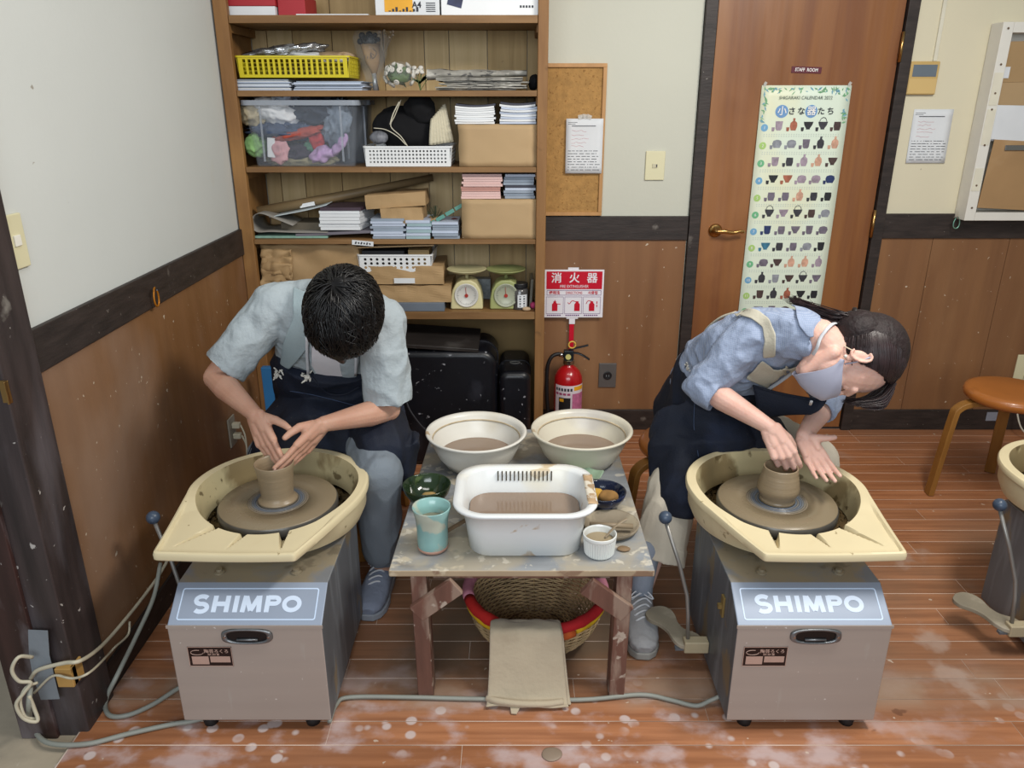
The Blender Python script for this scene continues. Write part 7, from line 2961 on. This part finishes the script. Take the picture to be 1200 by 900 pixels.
# white tee in the open front, lapels, placket
patch('tee_front', [(366, 380), (380, 385), (398, 388), (412, 392)], [(366, 430), (382, 458), (402, 460), (412, 440)], bvS, m_teeM, man, .008, .002, 12, 12)
m_lapel = mat('pale_blue_grey_collar', '#9dadb2', .8, var=.05, scale=6, bump=.15, bscale=220)
patch('shirt_lapel', [(346, 338), (346, 370), (334, 400), (331, 427)], [(372, 350), (368, 380), (363, 404), (341, 430)], bvS, m_lapel, man, .012, .003, 14, 6, .004)
patch('shirt_lapel', [(418, 388), (424, 402), (421, 420), (415, 452)], [(404, 390), (402, 408), (398, 425), (405, 452)], bvS, m_shirtM, man, .010, .003, 12, 5, .003)
strand('shirt_placket', [(366, 392), (366, 425), (380, 450)], bvS, m_shirtM, man, .005, .006, .4)
for px_, py_ in ((371, 446), (420, 440)):
    bm = B()
    p_ = onsurf(px_, py_, bvS, .006)
    ball(bm, p_, (.005, .003, .005), 10, 6)
    obj('shirt_button', bm, m_teeM, man, smooth=True)
# trousers
bl = Blob()
bl.loft([((-.60, 2.66, .52), .15, .10), ((-.60, 2.58, .55), .19, .125), ((-.60, 2.45, .56), .20, .11)], (1, 0, 0))
bl.path([V((-.52, 2.50, .55)), LK, LK.lerp(LA, .25), LK.lerp(LA, .8), LA+V((0, 0, .045))], [.095, .077, .074, .062, .056])
bl.path([V((-.68, 2.50, .55)), RK, RK.lerp(RA, .25), RA], [.095, .078, .075, .062])
trM, bvT = bl.make('trousers', m_pantM, man, .0045, 6, fold(.008, 10, (1.4, 1.4, .35), 5))
# denim apron: bib, lap and the sides falling over the thighs
bl = Blob()
bl.loft([((-.605, 2.515, .565), .210, .155), ((-.60, 2.455, .67), .198, .152), ((-.59, 2.405, .765), .190, .150), ((-.585, 2.375, .805), .165, .146)], latM, 32, 2.6)
bl.path([V((-.50, 2.42, .58)), V((-.415, 2.235, .560)), V((-.400, 2.175, .540))], [.115, .095, .086])
bl.path([V((-.66, 2.42, .58)), V((-.74, 2.33, .52)), V((-.79, 2.31, .42))], [.115, .100, .085])
bl.loft([((-.58, 2.42, .60), .16, .10), ((-.57, 2.28, .555), .20, .085), ((-.56, 2.22, .45), .20, .05), ((-.56, 2.21, .36), .19, .035)], (1, 0, 0))
bl.loft([((-.365, 2.20, .54), .065, .085, (0, 1, 0)), ((-.34, 2.20, .46), .06, .035, (0, 1, 0)), ((-.335, 2.21, .40), .05, .02, (0, 1, 0))], (0, 1, 0))
apM, bvA = bl.make('denim_apron', m_denim, man, .0048, 4, fold(.011, 9, (1, 1, .6), 9, .4))
# hem line, straps, frayed holes
strand('apron_binding', [(321, 430), (340, 429), (357, 434), (370, 447), (384, 459), (403, 461), (421, 452)], bvA, m_denim, man, .0045, .004, .6)
strand('apron_cord', [(361, 392), (361, 410), (362, 436)], bvS, m_cord, man, .0045, .014, .5)
strand('apron_cord', [(419, 405), (418, 420), (416, 436)], bvS, m_cord, man, .0045, .014, .5)
random.seed(8)
for cx_, cy_ in ((327, 437), (360, 442)):
    bm = B()
    for k in range(16):
        p0 = onsurf(cx_+random.uniform(-4, 4), cy_+random.uniform(-4, 4), bvA, .003)
        p1 = p0+V((random.uniform(-.012, .012), -random.uniform(.004, .01), random.uniform(-.012, .012)))
        tube(bm, [p0, p1], [.004, .002], 5)
    obj('frayed_patch', bm, m_frayed, man, smooth=True, kind='stuff')
m_stitch = mat('apron_stitching', '#3b4a66', .7, var=0)
strand('apron_seam', [(340, 458), (365, 462), (395, 470), (425, 478)], bvA, m_stitch, man, .0012, .0015)
# hair
DM = hair_cap(C, Rm, (.100, .116, .104), (0, -.010, .038))
bl = Blob()
bl.ell(Pm(0, -.010, .040), (.098, .114, .102), Rm)
bl.ell(Pm(0, -.070, -.010), (.066, .045, .055), Rm)
bl.ell(Pm(0, .066, .062), (.066, .044, .042), Rm)
bl.path([Pm(0, .10, .055), Pm(-.006, .118, .020)], [.030, .010])
hM = bl.make('hair', m_hairM, man, .004, 4, fold(.008, 13, seed=4))[0]
bm = B()
random.seed(77)
who = V((.15, -.55, .82)).normalized()
n_l = 0
while n_l < 1500:
    d0 = V((random.gauss(0, 1), random.gauss(0, 1), random.gauss(0, 1))).normalized()
    # keep off the face and neck
    if d0.z < -.35 or (d0.y > .72 and d0.z < .25) or (d0.z < -.05 and d0.y > -.1):
        continue
    ax = who.cross(d0)
    if ax.length < .05:
        continue
    ax.normalize()
    ax = (ax+V((random.gauss(0, .45), random.gauss(0, .45), random.gauss(0, .45)))).normalized()
    L_ = random.uniform(.45, .75)
    if d0.y > .35:
        L_ *= 1.15
    pts = []
    lift = random.uniform(.0, .10)
    for k in range(6):
        t = k/5
        dd = Matrix.Rotation(L_*t, 3, ax) @ d0
        e = .0+lift*t*(1.2-t)+(.12*t*t if dd.y > .5 else .05*t*t)
        pts.append(DM(dd, e))
    tube(bm, pts, [.0016, .0030, .0030, .0025, .0016, .0004], 4, flat=.6, cap=False)
    n_l += 1
obj('hair_locks', bm, m_hairM, hM, smooth=True, kind='stuff')
# eyes and brows (turned down, mostly hidden)
m_lash = mat('dark_lash', '#1a1414', .5, var=0)
def eyes(P, R, parent, m_skin, near=None):
    for sx in (-1, 1):
        bm = B()
        ball(bm, P(sx*.031, .0705, .004), .0118, 14, 10)
        e = obj('eyelid', bm, m_skin, parent, smooth=True)
        bm = B()
        pts = [P(sx*(.031+.0125*math.cos(a)), .0835-.0035*abs(math.cos(a))+.0015, .000-.004*math.sin(a)) for a in [PI*j/8 for j in range(9)]]
        tube(bm, pts, .0013, 5)
        obj('eyelash', bm, m_lash, parent, smooth=True)
        bm = B()
        tube(bm, [P(sx*.014, .0935, .026), P(sx*.028, .090, .031), P(sx*.046, .076, .027)], [.0022, .0026, .001], 6, flat=.6)
        obj('eyebrow', bm, m_lash, parent, smooth=True)
eyes(Pm, Rm, man, m_skinM)
m_shM = mat('dusty_grey_blue_canvas', '#7c8496', .85, var=.15, scale=14, bump=.2, bscale=120)
m_soM = mat('dusty_rubber_sole', '#8b9099', .8, var=.1)
shoe('shoe', (-.430, 2.28, 0), (-.455, 2.025, 0), man, m_shM, m_soM)
shoe('shoe', (-.80, 2.47, 0), (-.80, 2.24, 0), man, m_shM, m_soM)

# ---------------------------------------------------------------- the woman
wom = empty('person', (.62, 2.35, 0), 'person in blue checked shirt, face mask and denim apron bent over the middle wheel', 'person')
C = at(995, 418, Y=1.985)
fW, uW = V((-.27, -.22, -.93)), V((.96, -.10, -.20))
bl = Blob()
KW = 1.09
Pw, Rw = head(bl, C, fW, uW, KW, True)
RS, RE, RW_ = V((.690, 2.115, .925)), V((.562, 2.12, .758)), V((.7225, 1.985, .686))
LS, LE, LW_ = V((.880, 2.17, .840)), V((.985, 2.235, .675)), V((.838, 2.03, .640))
bl.ell(Pw(0, .018, -.062), (.046, .046, .040), Rw)
bl.path([Pw(0, -.008, -.045), Pw(0, -.030, -.085), V((.795, 2.06, .925)), V((.73, 2.10, .90))], [.052, .046, .045, .05])
bl.loft([((.66, 2.50, .47), .11, .08), ((.66, 2.46, .55), .12, .09), ((.675, 2.37, .68), .10, .07), ((.71, 2.24, .80), .10, .07), ((.74, 2.15, .875), .09, .06)], (.8, .3, -.3))
bl.path([V((.76, 2.14, .89)), RS, RS.lerp(RE, .5), RE], [.05, .045, .039, .032])
bl.path([RE, RE.lerp(RW_, .3), RE.lerp(RW_, .75), RW_], [.031, .037, .027, .0215])
bl.path([V((.80, 2.16, .87)), LS, LS.lerp(LE, .5), LE], [.05, .045, .039, .032])
bl.path([LE, LE.lerp(LW_, .3), LE.lerp(LW_, .75), LW_], [.031, .037, .027, .0215])
RK, RA = V((.545, 2.24, .475)), V((.405, 2.045, .10))
LK, LA = V((.955, 2.215, .465)), V((.99, 2.32, .10))
bl.path([V((.60, 2.48, .53)), RK, RK.lerp(RA, .35), RA, V((.402, 2.045, .06))], [.078, .050, .046, .031, .033])
bl.path([V((.71, 2.43, .53)), LK, LK.lerp(LA, .35), LA, V((.99, 2.30, .06))], [.078, .050, .046, .031, .033])
tR, nR = hand(bl, RW_, (.045, -.055, -.085), (.85, -.1, .30), 'R', .97, tl=.9, curls=((30, 36, 20), (34, 40, 22), (38, 42, 24), (40, 44, 24)), spread=(-1, 0, 1, 1), thumb=((.45, .85, -.35), (.15, .85, -.5), (-.1, .9, -.5)))
tL, nL = hand(bl, LW_, (.26, -.50, -.50), (.85, .1, .55), 'L', .90, tl=.78, curls=((18, 14, 8), (20, 16, 8), (22, 18, 8), (20, 16, 8)), spread=(-3, 0, 2, 5), thumb=((.90, .42, -.02), (.92, .38, .02), (.95, .3, .05)))
bodyW, bvB = bl.make('body', m_skinF, wom, .0025, 4)
nails('finger_nail', tR[:4], nR, m_nail, wom)

latW = V((.72, .50, -.35))
bl = Blob()
bl.loft([((.66, 2.48, .52), .145, .12), ((.66, 2.42, .63), .145, .12), ((.68, 2.32, .75), .15, .118), ((.715, 2.22, .84), .15, .108), ((.745, 2.15, .892), .128, .092), ((.775, 2.085, .925), .092, .074), ((.803, 2.030, .938), .066, .062), ((.832, 2.004, .936), .058, .054)], latW, 32, 2.4)
bl.path([V((.75, 2.17, .885)), RS, RS.lerp(RE, .5), RS.lerp(RE, .8)], [.078, .068, .062, .060])
bl.path([V((.80, 2.20, .86)), LS, LS.lerp(LE, .7)], [.07, .062, .055])
bl.path([RS.lerp(RE, .7), RE+V((-.004, 0, -.002))], [.060, .056])
sleeve(bl, RE+V((-.012, .006, 0)), RW_, .0, .27, .055, .053)
sleeve(bl, LE+V((0, 0, .03)), LE.lerp(LW_, .45), .0, .92, .052, .046)
bl.path([LS.lerp(LE, .7), LE+V((0, 0, .01))], [.055, .05])
shirtW, bvW = bl.make('shirt', m_ging, wom, .0042, 4, fold(.0075, 12, (1, 1, 1), 12, .5))
# collar flap
patch('shirt_collar', [(928, 352), (946, 352), (962, 362)], [(936, 384), (948, 396), (958, 388)], bvW, m_ging, wom, .010, .003, 10, 8, .004)
# trousers
bl = Blob()
bl.loft([((.66, 2.58, .50), .13, .10), ((.66, 2.50, .53), .16, .12), ((.66, 2.42, .54), .165, .11)], (1, 0, 0))
hemc = RK.lerp(RA, .68)
bl.path([V((.60, 2.42, .54)), RK, RK.lerp(RA, .25)], [.095, .080, .080])
bl.path([V((.73, 2.42, .54)), LK, LK.lerp(LA, .35), LA+V((0, 0, .08))], [.095, .082, .078, .07])
sleeve(bl, RK+V((0, 0, 0)), RA+V((.025, .01, 0)), .10, .76, .080, .084)
# turned-up cuff
sleeve(bl, RK+V((0, 0, 0)), RA+V((.025, .01, 0)), .66, .78, .088, .091)
trW, bvT2 = bl.make('trousers', m_pantF, wom, .0048, 4, fold(.006, 9, (1.4, 1.4, .35), 15))
# apron
bl = Blob()
bl.loft([((.655, 2.44, .545), .170, .145), ((.655, 2.39, .63), .160, .138), ((.675, 2.33, .715), .158, .130), ((.690, 2.29, .765), .140, .126)], latW, 32, 2.5)
bl.path([V((.61, 2.40, .56)), V((.57, 2.31, .53)), RK+V((-.002, .01, .004))], [.112, .100, .090])
bl.path([V((.70, 2.38, .57)), V((.80, 2.28, .52))], [.115, .09])
bl.loft([((.60, 2.30, .58), .15, .10), ((.60, 2.22, .53), .17, .06), ((.61, 2.215, .40), .17, .03)], (1, 0, 0))
bl.loft([((.545, 2.24, .52), .075, .085, (.5, -1, 0)), ((.522, 2.19, .45), .085, .062, (.5, -1, 0)), ((.508, 2.155, .38), .088, .052, (.5, -1, 0)), ((.500, 2.14, .33), .088, .040, (.5, -1, 0))], (.5, -1, 0))
# bib hanging away from the chest
apW, bvA2 = bl.make('denim_apron', m_denim, wom, .0048, 4, fold(.009, 9, (1, 1, .6), 19, .4))
m_bib = mat('dark_leather_bib', '#0f1416', .4, var=.2, bump=.1)
bm = B()
def bibfn(u, v):
    A_ = at(882, 452, Y=2.14).lerp(at(968, 470, Y=2.03), u)
    C_ = at(888, 494, Y=2.16).lerp(at(950, 486, Y=2.04), u)
    p = A_.lerp(C_, v)
    return p+V((0, .02*math.sin(PI*u)-.012*math.sin(PI*v), -.012*math.sin(PI*u)*(1-v)))
grid(bm, bibfn, 14, 8)
obj('apron_bib', bm, m_denim, wom, smooth=True, solid=.004)
bm = B()
tube(bm, [bibfn(k/14, 0) for k in range(15)], .004, 6)
obj('bib_binding', bm, m_denim, wom, smooth=True)
# stitched seams on the apron
strand('apron_seam', [(815, 462), (813, 500), (818, 535)], bvA2, m_stitch, wom, .0012, .0018)
for cx_, cy_, bv_, pp_ in ((808, 431, bvA2, wom), (890, 461, bvA2, wom)):
    bm = B()
    for k in range(16):
        p0 = onsurf(cx_+random.uniform(-4, 4), cy_+random.uniform(-4, 4), bv_, .004, 2.1)
        p1 = p0+V((random.uniform(-.012, .012), -random.uniform(.004, .01), random.uniform(-.012, .012)))
        tube(bm, [p0, p1], [.004, .002], 5)
    obj('frayed_patch', bm, m_frayed, pp_, smooth=True, kind='stuff')
# beige sling: band over the upper back and arm, wrap under the chest
patch('sling_band', [(858, 362), (885, 364), (903, 374), (911, 392), (910, 416)], [(860, 370), (880, 374), (893, 384), (897, 400), (894, 418)], bvW, m_beige, wom, .007, .004, 20, 5)
patch('sling_wrap', [(893, 420), (915, 436), (943, 446), (952, 452)], [(872, 442), (890, 448), (915, 462), (945, 468)], bvW, m_beige, wom, .008, .004, 18, 8, .004)
bm = B()
lp = [at(862, 366, Y=2.30), at(845, 372, Y=2.33), at(830, 384, Y=2.36), at(826, 395, Y=2.38), at(830, 408, Y=2.38)]
tube(bm, smooth_path(lp), .012, 8, flat=.35)
obj('sling_loop', bm, m_beige, wom, smooth=True)
# apron neck cord, white with dark edge
strand('apron_cord', [(984, 379), (972, 383), (962, 395), (950, 412), (930, 430), (912, 444), (894, 456)], [bvW, bvB], m_cord, wom, .0055, .010, .5, 2.05)
# hair
tie = (-.0, -.098, .004)
bl = Blob()
bl.ell(Pw(0, -.030, .044), (.086, .103, .100), Rw)
bl.ell(Pw(0, -.066, .004), (.072, .060, .066), Rw)
m_scalp = mat('dark_brown_hair_base', '#1f1314', .65, var=.3, scale=60, bump=.6, bscale=70)
hW = bl.make('hair', m_scalp, wom, .004, 4)[0]
DW = hair_cap(C, Rw, (.083, .106, .096), (0, -.0144, .0433))
dt = V((0, -.93, -.36)).normalized()
bm = B()
random.seed(12)
for k in range(1500):
    a = PI*(random.random()*1.30-.15)
    # hairline: temples to forehead to temples
    ca, sa = math.cos(a), math.sin(a)
    d0 = V((ca*.96, .30+.30*sa*random.uniform(.2, 1), sa*.85-.02)).normalized() if k % 3 else V((random.choice((-1, 1))*random.uniform(.3, 1), random.uniform(-.6, .2), random.uniform(-.5, 1))).normalized()
    if k > 1150:
        d0 = V((random.choice((-1, 1))*random.uniform(.3, 1), random.uniform(-.7, -.1), random.uniform(-.75, .1))).normalized()
    elif d0.z < -.42:
        d0.z = -.42
        d0.normalize()
    ang = d0.angle(dt)
    ax = d0.cross(dt).normalized()
    pts = []
    l0 = random.uniform(.0, .022)
    for j in range(9):
        t = j/8
        dd = Matrix.Rotation(ang*t*.97, 3, ax) @ d0
        pts.append(DW(dd, .012+l0+.05*math.sin(PI*t)))
    tube(bm, pts, [.0012, .0026, .003, .003, .003, .003, .003, .0026, .002], 4, flat=.55, cap=False)
obj('hair_locks', bm, m_hairF, hW, smooth=True, kind='stuff')
# fringe falling forward of the brow
bm = B()
for k in range(240):
    sx = random.uniform(-.055, .060)
    st_ = Pw(sx*.8, .045+random.uniform(-.02, .02), .112)
    e_ = Pw(sx*.8, .108+random.uniform(-.006, .007), .040+random.uniform(-.012, .022))
    m_ = st_.lerp(e_, .5)+Rw @ V((0, .012, .018))
    pts = smooth_path([st_, m_, e_], 4)
    tube(bm, pts, [.0012, .002, .0026, .0026, .0026, .0024, .002, .0014, .0004][:len(pts)], 4, flat=.6, cap=False)
obj('fringe', bm, m_hairF, hW, smooth=True, kind='stuff')
# ponytail along the neck
bm = B()
T0 = Pw(.0, -.100, -.018)
pend = at(928, 350, Y=2.14)
pmid = at(975, 372, Y=2.03)
for k in range(110):
    o0 = V((random.gauss(0, .008), random.gauss(0, .010), random.gauss(0, .006)))
    o1 = V((random.gauss(0, .008), random.gauss(0, .012), random.gauss(0, .011)))
    o2 = V((random.gauss(0, .016), random.gauss(0, .01), random.gauss(0, .006)))
    pts = smooth_path([T0+o0*.7, pmid+o1, pend+o2*.8], 4)
    tube(bm, pts, [.002, .0026, .0028, .0028, .0028, .0024, .002, .0014, .0004][:len(pts)], 4, flat=.6, cap=False)
obj('ponytail', bm, m_hairF, hW, smooth=True, kind='stuff')
bm = B()
lathe(bm, [(.018, -.007), (.023, -.004), (.023, .004), (.018, .007)], T0, 20, axis=(pmid-T0), close=True)
obj('hair_tie', bm, m_lash, hW, smooth=True)
bm = B()
p_ = Pw(.032, -.082, -.010)
for k in range(5):
    tube(bm, [p_, p_+V((random.uniform(-.01, .01), -.012, random.uniform(-.008, .012)))], [.004, .002], 5)
obj('hair_clip', bm, m_frayed, hW, smooth=True, kind='stuff')
eyes(Pw, Rw, wom, m_skinF)
# face mask over nose, mouth and chin, with ear loops
m_mask = mat('lavender_grey_mask', '#a6a8bb', .75, var=.03, scale=8, bump=.05, bscale=90)
f_, s_, u_ = Rw.col[1], Rw.col[0], Rw.col[2]
bm = B()
NU_, NV_ = 34, 20
MP = {}
for i in range(NU_+1):
    for j in range(NV_+1):
        th = math.radians(-90+180*i/NU_)
        side = abs(math.sin(th))
        v = j/NV_
        utop = .002-.036*side**1.8
        ubot = -.118+.074*side**2.6
        uu = ubot+(utop-ubot)*v
        def lerp_t(tab, x_):
            for (a0_, b0_), (a1_, b1_) in zip(tab, tab[1:]):
                if x_ <= a1_:
                    return b0_+(b1_-b0_)*(x_-a0_)/(a1_-a0_)
            return tab[-1][1]
        fb_ = lerp_t([(-.130, .060), (-.115, .078), (-.09, .098), (-.06, .112), (-.032, .118), (.005, .092)], uu)-.012
        wb_ = lerp_t([(-.130, .030), (-.115, .040), (-.09, .052), (-.06, .060), (-.032, .067), (.005, .070)], uu)
        rana = KW/math.sqrt((math.sin(th)/wb_)**2+(math.cos(th)/fb_)**2)
        dirv = s_*math.sin(th)+f_*math.cos(th)
        o_ = Pw(0, .012, 0)+u_*uu*KW
        h = bvB.ray_cast(o_+dirv*.30, -dirv)
        r_ = (h[0]-o_).length if h[0] is not None and (h[0]-o_).length < rana+.012 else 0
        r_ = max(r_, rana)
        MP[i, j] = [o_, dirv, r_]
for _ in range(4):
    q_ = {}
    for i in range(NU_+1):
        for j in range(NV_+1):
            nb = [MP[a, b][2] for a, b in ((i-1, j), (i+1, j), (i, j-1), (i, j+1), (i, j)) if (a, b) in MP]
            q_[i, j] = max(MP[i, j][2], sum(nb)/len(nb))
    for k_ in q_:
        MP[k_][2] = q_[k_]
vs = {}
for (i, j), (o_, dv, r_) in MP.items():
    cen = 1-abs(i/NU_-.5)*2
    add = .003+.004*max(0, cen-.3)*math.sin(PI*j/NV_)
    vs[i, j] = bm.verts.new(o_+dv*(r_+add))
for i in range(NU_):
    for j in range(NV_):
        bm.faces.new((vs[i, j], vs[i+1, j], vs[i+1, j+1], vs[i, j+1]))
obj('face_mask', bm, m_mask, wom, smooth=True, solid=.002, subsurf=1)
for sx in (-1, 1):
    for (b0, b1) in ((-.030, .018),):
        bm = B()
        pts = smooth_path([Pw(sx*.066, .022, b0), Pw(sx*.076, .008, (b0+b1)/2), Pw(sx*.080, -.010, b1)], 4)
        tube(bm, pts, .0035, 8, flat=.5)
        obj('ear_loop', bm, m_mask, wom, smooth=True)
# pendant cord of the mask hanging from the chin
strand('mask_tag', [(951, 470), (949, 480)], bvB, m_cord, wom, .004, .004, .5, 1.97)
# glasses-chain style strap across the neck, pearl ear-ring
bm = B()
pts = smooth_path([Pw(.079, -.012, -.020), at(975, 398, Y=1.99), at(958, 388, Y=2.02), at(945, 375, Y=2.08)], 5)
tube(bm, pts, .0016, 6)
obj('mask_strap', bm, mat('cream_strap', '#d8cbb4', .6, var=.1), wom, smooth=True)
for t in (4, 8, 12):
    bm = B()
    ball(bm, pts[t], .003, 8, 6)
    obj('strap_bead', bm, mat('copper_bead', '#8a5a48', .4, var=0) if 'copper_bead' not in bpy.data.materials else bpy.data.materials['copper_bead'], wom, smooth=True)
bm = B()
ball(bm, Pw(.083, .004, -.040), .0048, 12, 8)
obj('pearl_earring', bm, mat('pearl', '#d8d0c8', .15, var=0, coat=.5), wom, smooth=True)
# sock, shoes
bl = Blob()
bl.path([RA+V((.014, .02, .13)), RA+V((0, 0, .03)), RA+V((0, .005, -.03))], [.040, .036, .037])
bl.make('sock', mat('pale_blue_grey_sock', '#8d95a3', .85, var=.08, bump=.2, bscale=160), wom, .004, 3)
m_shW = mat('dusty_white_sneaker', '#98989a', .75, var=.15, scale=14, bump=.15, bscale=120)
m_soW = mat('dusty_white_sole', '#8f8d88', .8, var=.12)
shoe('shoe', (.408, 2.095, 0), (.385, 1.845, 0), wom, m_shW, m_soW)
shoe('shoe', (.99, 2.39, 0), (1.0, 2.16, 0), wom, m_shW, m_soW)

# stools they sit on
s1 = stool(-.60, 2.60, .425, 'round wooden stool under the man, behind the left wheel', rz=.3, r=.165)
s2 = stool(.62, 2.50, .415, 'round wooden stool under the woman, behind the middle wheel', rz=.9, r=.165)
